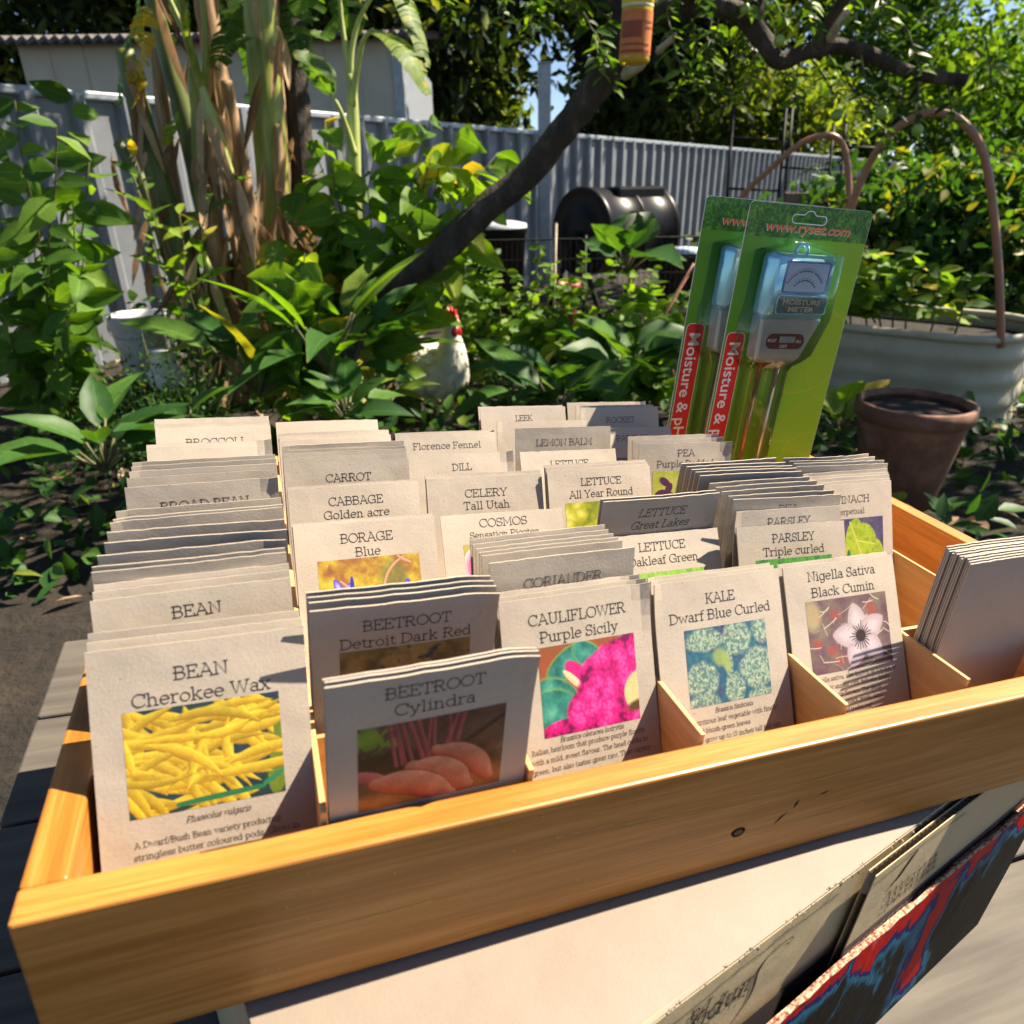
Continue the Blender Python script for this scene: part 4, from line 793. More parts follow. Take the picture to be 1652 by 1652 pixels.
lv = Leaves(); big_leaf(lv, [lw(546, -30, 3.8), lw(520, -50, 3.7), lw(495, -10, 3.65), lw(500, 30, 3.6)], .2, 18, 5, .4, .45); lv.obj('leaf_blade', M['banana'], sb_)
lv = Leaves(); big_leaf(lv, [lw(532, 150, 3.7), lw(520, 130, 3.65), lw(500, 105, 3.6), lw(486, 82, 3.6)], .15, 16, 6, .15, .3); lv.obj('leaf_blade', M['banana'], sb_)
lv = Leaves(); big_leaf(lv, [lw(548, 20, 3.8), lw(530, 50, 3.75), lw(520, 60, 3.7), lw(505, 48, 3.7)], .1, 12, 8, .2, .4); lv.obj('leaf_blade', M['banana'], sb_)


# ---------------------------------------------------------------- leafy plants in front of them
def bush(name, label, cat, org_px, stems, nl, L, W, m, seed, shape='ovate', droop=.35, bend=.05, group=None, rad=.006, tint=None, smat='twig', hang=0.0):
    r0 = np.random.default_rng(seed); org = np.array([*at(*org_px)[:2], 0]); root = empty(name, label, cat, group, Matrix.Translation(org.tolist())); lv = Leaves(); tw = MB()
    for (u0, v0, Y0, u1, v1, Y1) in stems:
        a = np.array(at(u0, v0, Y0)) - org; b = np.array(at(u1, v1, Y1)) - org; d = b - a
        spray(a, [d], [np.linalg.norm(d)], nl, L, W, r0, shape, droop, bend, lv, tw, rad, tint, hang)
    tw.obj('stems', M[smat], root); lv.obj('foliage', M[m], root); return root
Y = 3.6
bush('leafy_shrub', 'big shrub of broad pointed bright-green leaves in front of the leaning trunk', 'shrub', (600, 660, Y),
     [(600, 640, Y, 505, 225, Y - .1), (600, 640, Y, 560, 260, Y), (610, 640, Y, 640, 190, Y - .05), (590, 610, Y, 690, 175, Y + .05), (590, 610, Y, 745, 190, Y), (590, 610, Y, 800, 235, Y - .05), (590, 610, Y, 720, 300, Y - .15), (600, 640, Y, 470, 300, Y - .1), (600, 640, Y, 540, 340, Y - .2), (590, 610, Y, 660, 330, Y - .2), (600, 600, Y, 620, 380, Y - .25), (600, 620, Y, 440, 380, Y - .2), (600, 620, Y, 500, 420, Y - .25), (610, 620, Y, 585, 460, Y - .3), (600, 640, Y, 520, 190, Y), (610, 640, Y, 600, 230, Y - .1), (590, 610, Y, 700, 240, Y - .1), (590, 610, Y, 760, 260, Y - .2), (600, 640, Y, 530, 270, Y - .15), (590, 610, Y, 820, 290, Y + .1)], 17, .235, .125, 'shrub', 41, droop=.35, bend=.02, tint=.6, hang=.9)
bush('leafy_shrub', 'smaller pale-veined leafy plant left of the pale banana stem, below the banana clump', 'shrub', (480, 690, 2.9),
     [(500, 690, 2.9, 440, 450, 2.85), (500, 690, 2.9, 490, 400, 2.9), (500, 690, 2.9, 520, 470, 2.8), (500, 690, 2.9, 455, 520, 2.75), (505, 690, 2.9, 545, 520, 2.8), (500, 690, 2.9, 470, 440, 2.8), (500, 690, 2.9, 420, 480, 2.75)], 12, .21, .12, 'shrub', 42, droop=.35, bend=.03, tint=.6, hang=1.0)
bush('leafy_sapling', 'thin sapling with narrow leaves at the far left, before the banana stems', 'sapling', (300, 640, 3.6),
     [(330, 640, 3.6, 215, 270, 3.6), (335, 640, 3.6, 290, 330, 3.55), (330, 640, 3.6, 200, 200, 3.6), (320, 640, 3.6, 330, 300, 3.5)], 12, .19, .06, 'shrub', 43, 'lance', .3, .05, tint=.6)
bush('leafy_shrub', 'dense dark leafy shrub at the far left edge before the steel fence', 'shrub', (90, 640, 3.4), [(90, 700, 3.4, u, v, 3.4 - .3 * (k % 3)) for k, (u, v) in enumerate(((-40, 180), (20, 120), (80, 160), (110, 140), (140, 230), (-60, 330), (40, 300), (120, 300), (130, 400), (0, 420), (70, 440), (110, 480), (40, 520)))], 18, .2, .11, 'shrub', 44, droop=.35, bend=.04, tint=.35, hang=.8)
for k, (lab, u, Y_, hts) in enumerate((('dark evergreen hedge shrub behind the raised bed, right of the trellis', 1400, 6.6, 215), ('dark evergreen hedge shrub far right, behind the thick hoop', 1600, 6.2, 200), ('small dark shrub behind the cards, left of the trellis foot', 1205, 7.2, 330))):
    a_ = at(u, 470, Y_); a_[2] = 0; h_ = at(u, hts + 40, Y_)[2]; rt = empty('hedge_shrub', lab, 'shrub', 'dark shrubs along the fence', Matrix.Translation(a_.tolist()))
    MB().tube([(0, 0, -.05), (.03, 0, h_ * .5), (0, .02, h_ * .8)], [.05, .04, .02], 8).obj('stem', M['bark'], rt)
    crown((0, 0, h_ * .5), (.95 if k < 2 else .45, .6, h_ * .52), 120 if k < 2 else 50, 36, .11, .06, 100 + k, 'ovate', cr=.17).obj('foliage', M['deep'], rt)
bush('leafy_shrub', 'dark leafy undergrowth shrub behind the banana stems, hiding the fence', 'shrub', (350, 620, 4.95), [(350, 660, 4.95, u, v, 4.95) for u, v in ((225, 240), (270, 300), (240, 380), (300, 400), (330, 300), (370, 380), (410, 300), (430, 400), (470, 360), (220, 470), (290, 480), (390, 470), (460, 470))], 15, .2, .10, 'deep', 45, droop=.35, bend=.03, tint=.35, hang=.8)
def rosette(label, px, leaves, L, W, m, seed, cat='plant', group=None, tint=None, droop=.7, name='broad_leaf_plant'):
    r0 = np.random.default_rng(seed); org = np.array(at(*px)); org[2] = max(org[2], .0); root = empty(name, label, cat, group, Matrix.Translation((org[0], org[1], 0))); lv = Leaves(); tw = MB(); o = np.array([0, 0, org[2]])
    for k in range(leaves):
        a = k * 2.4 + r0.random() * .8; el = .5 + .8 * r0.random(); d = np.array([math.cos(a) * math.cos(el), math.sin(a) * math.cos(el), math.sin(el)]); ll = L * (.7 + .5 * r0.random()); pl = ll * (.35 + .5 * r0.random())
        tw.tube([o, o + d * pl * .5, o + d * pl + [0, 0, .01]], [.006, .005, .004], 6)
        lv.add(o + d * pl, d + [0, 0, -.15], np.array([0, -.15, 1]) + r0.normal(0, .2, 3), ll, W / L * ll, 'lance' if W < L * .4 else 'ovate', droop * (.6 + .8 * r0.random()), .22, None if tint is None else np.array([np.clip(r0.normal(tint, .2), 0, 1)]), int(r0.integers(1e6)))
    tw.obj('stems', M['twig'], root); lv.obj('foliage', M[m], root); return root
rosette('turmeric-like plant with long drooping dark leaves behind the left packets', (420, 640, 2.75), 10, .28, .10, 'deep', 51, tint=.55)
rosette('clump of long arching dark-green leaves just left of the white hen', (555, 615, 2.9), 14, .36, .11, 'deep', 52, tint=.55)
rosette('upright bright strap-leaved plant in the middle of the dark clump', (530, 600, 2.7), 9, .34, .055, 'bright', 53, tint=.5, droop=.3)
rosette('yellowing broad-leaved plant at the feet of the white hen', (612, 672, 2.9), 9, .20, .085, 'deep', 54, tint=.75)
rosette('dark broad-leaved plant behind the LEEK packets, right of the hen', (868, 655, 3.3), 12, .24, .11, 'deep', 55, tint=.6)
rosette('dark squash-like plant in front of the wire fence', (1000, 620, 3.5), 14, .24, .2, 'deep', 56, tint=.6)
rosette('dark leafy plant low behind the ROCKET packets', (900, 670, 3.0), 14, .22, .13, 'deep', 57, tint=.55)
rosette('pale glossy broad-leaved plant in front of the cream raised bed', (1355, 700, 2.75), 16, .16, .085, 'shrub', 58, tint=.7)
rosette('dark plant low behind the CARROT packets', (560, 680, 2.35), 16, .17, .10, 'deep', 59, tint=.5)
rosette('dark leafy plant behind the tallest left packets', (300, 715, 2.3), 12, .13, .09, 'deep', 60, tint=.5)
rosette('dark plant at the far left beside the packets', (170, 760, 2.2), 14, .2, .1, 'deep', 62, tint=.5)
rosette('dark squash-like plant left of the compost tumbler stand', (1010, 440, 4.2), 9, .26, .22, 'deep', 63, tint=.6)
# fine ferny herb at the left
lv = Leaves(); r0 = np.random.default_rng(64); k = 2600; a = at(262, 640, 3.05); a[2] = 0; P = np.c_[r0.normal(0, .17, k), r0.normal(0, .16, k), np.abs(r0.normal(.22, .17, k))]
root = empty('ferny_herb', 'fine-leaved dark herb spreading at the left, in front of the white bucket', 'herb', None, Matrix.Translation(a.tolist())); lv.add(P, rdir(k, .4, 65), rdir(k, 1, 66), r0.uniform(.016, .04, k), r0.uniform(.006, .014, k), 'tiny', .1, tint=np.clip(r0.normal(.5, .25, k), 0, 1)); lv.obj('foliage', M['deep'], root)
mb = MB()
for j in range(40): b = P[j * 7]; mb.tube([[b[0] * .3, b[1] * .3, 0], b * [.7, .7, .6], b], [.003, .0025, .001], 5)
mb.obj('stems', M['twig'], root)
# climbing vines on and before the wire fence
VG = 'bright vines climbing the wire fence'
for k, (lab, px, stems, nl, L_) in enumerate([
    ('bright small-leaved vine right of the leaning trunk, above the hen', (760, 640, 4.3), [(760, 640, 4.3, 750, 420, 4.3), (760, 640, 4.3, 790, 450, 4.3), (765, 640, 4.3, 720, 470, 4.3), (760, 600, 4.3, 775, 380, 4.25), (760, 640, 4.3, 745, 510, 4.2), (770, 640, 4.3, 810, 520, 4.25), (760, 640, 4.3, 735, 440, 4.2), (770, 640, 4.3, 800, 410, 4.3)], 30, .085),
    ('tall wispy vine with tiny bright leaves on the middle of the wire fence', (870, 640, 4.4), [(870, 640, 4.4, 872, 385, 4.4), (870, 640, 4.4, 905, 455, 4.4), (870, 640, 4.4, 850, 500, 4.35), (872, 600, 4.4, 920, 480, 4.35), (872, 600, 4.4, 830, 470, 4.35), (872, 600, 4.4, 890, 420, 4.3)], 24, .085),
    ('dense sunlit yellow-green vine at the centre of the wire fence', (880, 640, 4.1), [(880, 640, 4.1, 840, 520, 4.1), (880, 640, 4.1, 870, 500, 4.1), (885, 640, 4.1, 915, 520, 4.1), (890, 640, 4.1, 950, 545, 4.1), (880, 640, 4.1, 830, 560, 4.05), (890, 640, 4.1, 930, 580, 4.0), (880, 650, 4.1, 860, 560, 4.0), (880, 650, 4.1, 900, 500, 4.0), (880, 650, 4.1, 940, 520, 4.0)], 28, .115),
    ('bright vine with round leaves beside the green cards', (1035, 640, 4.0), [(1035, 640, 4.0, 1020, 470, 4.0), (1035, 640, 4.0, 1050, 455, 4.0), (1040, 640, 4.0, 1000, 560, 3.95), (1040, 640, 4.0, 1065, 560, 3.95), (1035, 640, 4.0, 985, 600, 3.9), (1040, 650, 4.0, 1075, 620, 3.9), (1040, 650, 4.0, 1000, 500, 3.9), (1040, 650, 4.0, 1080, 500, 3.9)], 22, .12),
    ('thin vine with small bright leaves reaching the wire fence top, left of the tumbler', (815, 640, 4.5), [(815, 640, 4.5, 800, 400, 4.5), (815, 640, 4.5, 835, 430, 4.45), (820, 640, 4.5, 780, 430, 4.5), (820, 640, 4.5, 850, 470, 4.45)], 26, .075),
    ('leafy vine spreading over the wire fence in front of the tumbler', (960, 640, 4.6), [(960, 640, 4.6, 940, 400, 4.6), (960, 640, 4.6, 985, 410, 4.6), (965, 640, 4.6, 1020, 430, 4.55), (965, 640, 4.6, 1060, 420, 4.55), (960, 640, 4.6, 915, 440, 4.6), (965, 640, 4.6, 1085, 500, 4.5)], 24, .09),
    ('pale-leaved bean vine low on the wire fence, right of centre', (960, 660, 3.9), [(960, 660, 3.9, 940, 560, 3.9), (960, 660, 3.9, 990, 560, 3.9), (960, 660, 3.9, 920, 610, 3.85), (965, 660, 3.9, 1010, 610, 3.85), (960, 660, 3.9, 965, 600, 3.8), (960, 660, 3.9, 900, 560, 3.85), (960, 660, 3.9, 1020, 550, 3.85)], 18, .13)]):
    bush('climbing_vine', lab, 'vine', px, stems, nl, L_, L_ * .72, 'bright', 70 + k, 'round', .25, .03, VG, .004, None, 'twig', .6)
bush('raised_bed_plants', 'bright leafy crop growing in the cream raised bed', 'crop plant', (1400, 520, 3.95), [(1340, 540, 4.0, 1345, 455, 4.0), (1370, 530, 4.0, 1385, 400, 4.0), (1400, 530, 3.95, 1375, 430, 3.95), (1420, 530, 3.9, 1420, 400, 3.9), (1440, 530, 3.9, 1450, 420, 3.9), (1460, 540, 3.9, 1480, 400, 3.9), (1410, 520, 3.95, 1400, 470, 3.85), (1350, 540, 3.95, 1330, 480, 3.9), (1500, 540, 3.9, 1520, 430, 3.9), (1540, 540, 3.9, 1570, 440, 3.9)], 20, .13, .085, 'shrub', 80, 'ovate', .3, .05, hang=.4)
bush('raised_bed_plants', 'small leafy plant at the left end of the raised bed, left of the cards', 'crop plant', (1075, 525, 4.55), [(1065, 530, 4.55, 1050, 455, 4.5), (1075, 530, 4.55, 1110, 470, 4.5)], 14, .13, .085, 'shrub', 82, 'ovate', .3, .05, hang=.4)
bush('raised_bed_plants', 'sprig of pale leaves on top of the terracotta hoop', 'crop plant', (1362, 330, 4.05), [(1362, 345, 4.05, 1350, 318, 4.0), (1362, 345, 4.05, 1372, 322, 4.0)], 6, .06, .04, 'bright', 81, tint=.8)
# ground cover in the shade
lv = Leaves(); r0 = np.random.default_rng(90); k = 3200; P = np.c_[r0.uniform(-2.6, 3.2, k), r0.uniform(1.9, 5.0, k), np.abs(r0.normal(.04, .06, k))]
lv.add(P, rdir(k, .5, 91), np.array([0, -.2, 1.]) + r0.normal(0, .35, (k, 3)), r0.uniform(.04, .12, k), r0.uniform(.025, .07, k), 'ovate', .3, tint=np.clip(r0.normal(.45, .25, k), 0, 1))
tag(lv.obj('ground_cover', M['deep']), 'low dark-green weeds covering the ground between the plants', 'ground cover', None, 'stuff')

# ---------------------------------------------------------------- things in the garden
# white hen
c = at(706, 672, 3.9); c[2] = 0; s = pxm(3.9); hen = empty('hen', 'white hen with red comb and wattle standing among the dark leaves', 'hen', None, Matrix.Translation(c.tolist()) @ Matrix.Rotation(math.radians(-34), 4, 'Z') @ Matrix.Scale(1.2, 4))
# side profile facing +X; rings along the body from tail to head
ring = [(-.205, .30, .012, .02), (-.17, .285, .05, .06), (-.12, .245, .085, .095), (-.06, .205, .105, .115), (.0, .185, .115, .118), (.055, .195, .108, .120), (.095, .235, .090, .105), (.108, .29, .066, .070), (.106, .335, .054, .056), (.105, .372, .044, .044), (.108, .402, .038, .038), (.118, .427, .036, .036), (.134, .438, .026, .025), (.146, .439, .012, .012)]
C_ = np.array([(x, 0, z) for x, z, _, _ in ring]); T = np.gradient(C_, axis=0); T /= np.linalg.norm(T, axis=1)[:, None]; V = []; n = 20; F = []
for (x, z, ry, rn), t in zip(ring, T):
    nn_ = np.array([-t[2], 0, t[0]])
    for a in np.linspace(0, 2 * np.pi, n, endpoint=False): V.append(np.array([x, 0, z]) + np.array([0, 1, 0]) * ry * math.cos(a) + nn_ * rn * math.sin(a))
for i in range(len(ring) - 1):
    for j in range(n): F.append((i * n + j, i * n + (j + 1) % n, (i + 1) * n + (j + 1) % n, (i + 1) * n + j))
V += [C_[0], C_[-1]]; m_ = len(V)
for j in range(n): F += [(m_ - 2, (j + 1) % n, j), (m_ - 1, (len(ring) - 1) * n + j, (len(ring) - 1) * n + (j + 1) % n)]
M['feather'] = nmat('cream_white_feathers', [(.3, (.50, .47, .40)), (.7, (.68, .66, .60))], 22, 5, .75, .9, 45, (1, 1, .5), bdist=.012)
mb = MB(); mb.add(V, F, True); ob = mb.obj('body', M['feather'], hen); md = ob.modifiers.new('smooth', 'SUBSURF'); md.levels = md.render_levels = 2
lv = Leaves(); k = 620; r0 = np.random.default_rng(95); idx = r0.integers(1, 9, k); aa = r0.random(k) * 6.283; P = []; D = []; Nn = []
for i, a in zip(idx, aa):
    f = r0.random(); x, z, ry, rn = np.array(ring[i]) * (1 - f) + np.array(ring[i + 1]) * f; t = T[i]; nn_ = np.array([-t[2], 0, t[0]]); o_ = np.array([0, 1, 0]) * ry * math.cos(a) + nn_ * rn * math.sin(a)
    P.append(np.array([x, 0, z]) + o_ * .97); D.append(-t + o_ / np.linalg.norm(o_) * .22); Nn.append(o_)
lv.add(np.array(P), np.array(D), np.array(Nn), .05, .026, 'ovate', -.1, -.1, tint=r0.random(k)); M['plume'] = leaf_mat('white_plumage', [(0, (.52, .49, .42)), (1, (.70, .68, .62))], .15, .7, (1, 1, 1)); lv.obj('plumage', M['plume'], hen)
lv = Leaves(); lv.add(np.array([(-.17, y, .29) for y in np.linspace(-.03, .03, 9)]), np.array([(-.7, y * 6, 1) for y in np.linspace(-.03, .03, 9)]), np.array([0, 1., .1]), .15, .045, 'lance', .1, .1, tint=np.linspace(0, 1, 9)); lv.obj('tail', M['plume'], hen)
for sy in (-1, 1):
    lv = Leaves(); k = 16; lv.add(np.array([(.05 - .012 * i, sy * .112, .235 - .004 * (i % 4)) for i in range(k)]), np.array([(-1, -sy * .12, -.28 - .02 * (i % 5)) for i in range(k)]), np.array([0, sy, .15]), .12, .035, 'lance', .05, .1, tint=np.linspace(.2, .9, k)); lv.obj('wing', M['plume'], hen)
    MB().tube([(.02, sy * .045, .09), (.03, sy * .045, .05), (.02, sy * .045, .005)], [.016, .009, .008], 8).tube([(.02, sy * .045, .006), (.075, sy * .06, .003)], [.006, .003], 6).tube([(.02, sy * .045, .006), (.075, sy * .03, .003)], [.006, .003], 6).tube([(.02, sy * .045, .006), (-.02, sy * .045, .003)], [.005, .003], 6).obj('leg', plain('yellow_scaly_leg', (.48, .34, .10), .6) if sy < 0 else bpy.data.materials['yellow_scaly_leg'], hen)
    MB().lathe([(.0005, -.004), (.004, 0), (.0005, .004)], 10, (.122, sy * .029, .432)).obj('eye', M['black_'] if 'black_' in M else M.setdefault('black_', plain('black_eye', (.01, .008, .006), .15)), hen)
    MB().lathe([(.001, -.062), (.011, -.056), (.018, -.042), (.015, -.022), (.006, -.004), (.001, 0)], 12, (.136, sy * .013, .424)).obj('wattle', M.setdefault('wattle', nmat('red_hen_skin', [(.3, (.50, .012, .010)), (.7, (.68, .03, .02))], 40, 4, .45, .4, 120)), hen)
cm_ = [(.088, .452), (.082, .478), (.094, .470), (.097, .492), (.108, .478), (.117, .497), (.125, .478), (.140, .486), (.143, .462), (.150, .452), (.140, .440), (.110, .447)]
n = len(cm_); mb = MB(); mb.add([(x, y, z) for y in (-.006, .006) for x, z in cm_], [list(range(n)), list(range(2 * n - 1, n - 1, -1))] + [(i, n + i, n + (i + 1) % n, (i + 1) % n) for i in range(n)]); mb.obj('comb', M['wattle'], hen)
MB().tube([(.128, 0, .437), (.150, 0, .434), (.166, 0, .426)], [.013, .009, .001], 10).obj('beak', plain('horn_beak', (.55, .40, .16), .45), hen)
MB().tube([(.112, -.024, .436), (.126, -.020, .436), (.134, -.015, .434)], [.008, .013, .008], 10).tube([(.112, .024, .436), (.126, .020, .436), (.134, .015, .434)], [.008, .013, .008], 10).obj('face_skin', M['wattle'], hen)

# compost tumbler on its stand
c = at(905, 440, 6.1); s = pxm(6.1); R = 67 * s; zc = at(930, 376, 6.1)[2]; tum = empty('compost_tumbler', 'black plastic compost tumbler lying on a stand before the fence', 'compost tumbler', None, Matrix.Translation((c[0] + 28 * s, c[1], 0)) @ Matrix.Rotation(math.radians(38), 4, 'Z'))
Lt = .86; prof = [(.001, 0), (R * .55, 0), (R * .58, .012), (R * .9, .012), (R * .95, 0), (R, .015), (R, .06), (R * .97, .07), (R * .97, Lt * .48), (R * 1.0, Lt * .49), (R * 1.0, Lt * .51), (R * .97, Lt * .52), (R * .97, Lt - .07), (R, Lt - .06), (R, Lt - .015), (R * .95, Lt), (.001, Lt)]
mb = MB(); mb.lathe(prof, 40); me = mb.mesh('drum', M['blackplastic']); Vv = np.array([v.co[:] for v in me.vertices]); me.vertices.foreach_set('co', np.c_[Vv[:, 2], Vv[:, 0], Vv[:, 1] + zc].astype(np.float32).ravel()); me.update(); drum = link('drum', me, tum)
MB().box((.22, -R * .62, zc + R * .70), (.78, -R * .1, zc + R * .98), .02, Matrix.Rotation(0, 4, 'X')).obj('hatch', M['blackplastic'], drum)
for x in (-.04, Lt + .04):
    for sy in (-1, 1): MB().tube([(x, 0, zc), (x, sy * .42, 0)], .022, 8).obj('stand_leg', M['blackmetal'], tum)
MB().tube([(-.06, 0, zc), (Lt + .06, 0, zc)], .02, 8).obj('axle', M['blackmetal'], tum)
# wire mesh garden fence
a = at(758, 640, 4.75); b = at(1118, 640, 4.75); a[2] = b[2] = 0; wf = empty('wire_fence', 'black welded wire garden fence panel among the vines', 'wire fence', None, Matrix.Translation(a.tolist())); L_ = np.linalg.norm(b - a); H_ = at(900, 386, 4.75)[2]
mb = MB(); d = (b - a) / L_
for t in np.arange(0, L_, .034): mb.tube([d * t, d * t + [0, 0, H_]], .0016, 4, False)
for z in (.05, .25, .45, .65, H_ - .12, H_): mb.tube([np.array([0, 0, z]), d * L_ + [0, 0, z]], .0022 if z < H_ else .006, 5, False)
mb.obj('mesh_panel', M['blackmetal'], wf)
for t in (0, L_ / 2, L_): MB().tube([d * t - [0, 0, .05], d * t + [0, 0, H_ + .02]], .010, 8).obj('post', M['blackmetal'], wf)
# black trellis frame
tr = empty('trellis_frame', 'black steel trellis frame standing before the fence behind the hoops', 'trellis', None, Matrix.Translation((at(1250, 300, 7.6)[0], 7.6, 0))); o0 = np.array([at(1250, 300, 7.6)[0], 7.6, 0])
T_ = lambda u, v, Y=7.6: np.array(at(u, v, Y)) - o0
for u0, u1, vt in ((1170, 1183, 168), (1253, 1268, 172), (1262, 1278, 172), (1330, 1345, 198), (1352, 1364, 200), (1415, 1428, 205)):
    b_ = T_(u0, 420); b_[2] = 0; MB().tube([b_, T_(u1, vt)], .016, 6).obj('upright', M['blackmetal'], tr)
for v0, v1, ua, ub in ((222, 226, 1178, 1268), (304, 308, 1172, 1260), (236, 240, 1340, 1450), (270, 274, 1262, 1345), (262, 266, 1340, 1450), (306, 308, 1340, 1450)): MB().tube([T_(ua, v0), T_(ub, v1)], .011, 6).obj('crossbar', M['blackmetal'], tr)
# cream raised bed
a = at(1010, 560, 4.75); b = at(1640, 560, 3.3); a[2] = b[2] = 0; d = (b - a) / np.linalg.norm(b - a); nn_ = np.array([d[1], -d[0], 0]); nn_ = nn_ if nn_[1] < 0 else -nn_; L_ = np.linalg.norm(b - a); HB = .47; wdt = .9
bed = empty('raised_bed', 'cream corrugated steel raised garden bed at the right', 'raised bed', None, Matrix.Translation(a.tolist()))
P = rrect_ = None
out_ = []
for cx, cy, a0 in ((L_ - .3, .3, -90), (L_ - .3, wdt - .3, 0), (.3, wdt - .3, 90), (.3, .3, 180)): out_ += [(cx + .3 * math.cos(math.radians(a0 + 90 * i / 8)), cy + .3 * math.sin(math.radians(a0 + 90 * i / 8))) for i in range(9)]
cen = np.array([L_ / 2, wdt / 2]); V = []; F = []; zs = np.linspace(-.02, HB - .03, 44); n = len(out_)
for z in zs:
    for x, y in out_:
        v2 = np.array([x, y]) - cen; e = .016 * (0.5 + .5 * math.cos(2 * math.pi * z / .118)); q_ = v2 * (1 + e / np.linalg.norm(v2) * .9) + cen; V.append(d * q_[0] - nn_ * q_[1] + [0, 0, z])
for i in range(len(zs) - 1):
    for j in range(n): F.append((i * n + j, i * n + (j + 1) % n, (i + 1) * n + (j + 1) % n, (i + 1) * n + j))
mb = MB(); mb.add(V, F, True); mb.obj('corrugated_wall', M['bedcream'], bed)
rim = [d * x - nn_ * y + [0, 0, HB - .02] for x, y in out_]; MB().tube(rim + rim[:2], .022, 10, False).obj('rim', M['bedcream'], bed)
mb = MB(); mb.add([d * x - nn_ * y + [0, 0, HB - .09] for x, y in out_], [list(range(n))]); mb.obj('soil', M['soil'], bed)
# terracotta-coloured hoops over the bed
HG = 'hoops over the raised bed'
for lab, pp, r in (('slim terracotta-brown plastic hoop arching left of the other hoop, behind the cards', [(1130, 470, 4.5), (1165, 370, 4.3), (1198, 316, 4.2), (1240, 275, 4.12), (1285, 236, 4.05), (1318, 221, 4.02), (1345, 220, 4.0), (1362, 240, 4.0), (1369, 285, 4.0), (1369, 340, 4.0), (1366, 480, 4.0)], .0155), ('thick terracotta-brown plastic hoop rising out of the picture at the right edge', [(1345, 480, 3.75), (1372, 345, 3.7), (1384, 305, 3.68), (1402, 265, 3.65), (1426, 228, 3.6), (1456, 200, 3.55), (1500, 182, 3.5), (1550, 195, 3.45), (1590, 260, 3.4), (1610, 420, 3.4), (1615, 560, 3.42)], .0175)):
    q0 = np.array(at(*pp[0])); tag(MB().tube(smooth_line_(np.array([np.array(at(*c)) - q0 for c in pp]), 50), r, 12).obj('plastic_hoop', M['hose'], None, Matrix.Translation(q0.tolist())), lab, 'hoop', HG)
# terracotta pot, lower right
c = at(1475, 660, 2.55); c[2] = 0; zt = at(1475, 648, 2.55)[2]; R = 96 * pxm(2.55); pot = empty('terracotta_pot', 'large dark terracotta pot with dark soil at the right edge', 'pot', None, Matrix.Translation(c.tolist()))
MB().lathe([(.001, .0), (R * .62, .0), (R * .66, .02), (R * .92, zt - .07), (R * .93, zt - .06), (R, zt - .055), (R, zt), (R * .93, zt + .004), (R * .88, zt - .02)], 44).obj('pot_wall', M['terra'], pot)
MB().lathe([(R * .885, zt - .035), (R * .5, zt - .03), (.001, zt - .028)], 44).obj('soil', M['soil'], pot)
# white bucket and crumpled white bag
c = at(243, 600, 4.5); c[2] = 0; s = pxm(4.5); z1 = at(243, 505, 4.5)[2]; bu = empty('white_bucket', 'round white plastic bucket behind the ferny herb at the left', 'bucket', None, Matrix.Translation(c.tolist())); R = 47 * s
MB().lathe([(.001, z1 - 26 * s - .32), (R * .8, z1 - 26 * s - .32), (R * .93, z1 - 26 * s), (R * .95, z1 - 25 * s), (R * 1.0, z1 - 24 * s), (R * 1.0, z1 - 4 * s), (R * 1.03, z1 - 3 * s), (R * 1.03, z1), (R * .95, z1), (R * .9, z1 - 10 * s), (R * .85, z1 - 20 * s), (.001, z1 - 20 * s)], 40).obj('shell', M['white'], bu)
MB().tube([(R * math.cos(t) * 1.02, R * math.sin(t) * 1.02, z1 - 8 * s - .10 * math.sin(t * 1.0 + 3.14) * (1 if t > 3.14 else 0)) for t in np.linspace(3.14, 6.28, 16)], .003, 6).obj('handle', M['galv'], bu)
c = at(268, 596, 4.1); s = pxm(4.1); r0 = np.random.default_rng(8); V = []; n = 22; zz = np.linspace(0, 1, 14)
for k, t in enumerate(zz): V += [((27 + 5 * math.sin(7 * t)) * s * (1 - .25 * t) * (1 + .16 * math.sin(5 * a + 4 * t) + r0.normal(0, .05)) * math.cos(a), (24) * s * (1 - .2 * t) * (1 + r0.normal(0, .06)) * math.sin(a), c[2] - .1 + t * 62 * s) for a in np.linspace(0, 6.283, n, endpoint=False)]
F = [(i * n + j, i * n + (j + 1) % n, (i + 1) * n + (j + 1) % n, (i + 1) * n + j) for i in range(13) for j in range(n)] + [list(range(13 * n, 14 * n))]
mb = MB(); mb.add(V, F, True); tag(mb.obj('plastic_bag', M['white'], None, Matrix.Translation((c[0], c[1], 0))), 'crumpled white plastic bag bunched below the white bucket', 'bag')
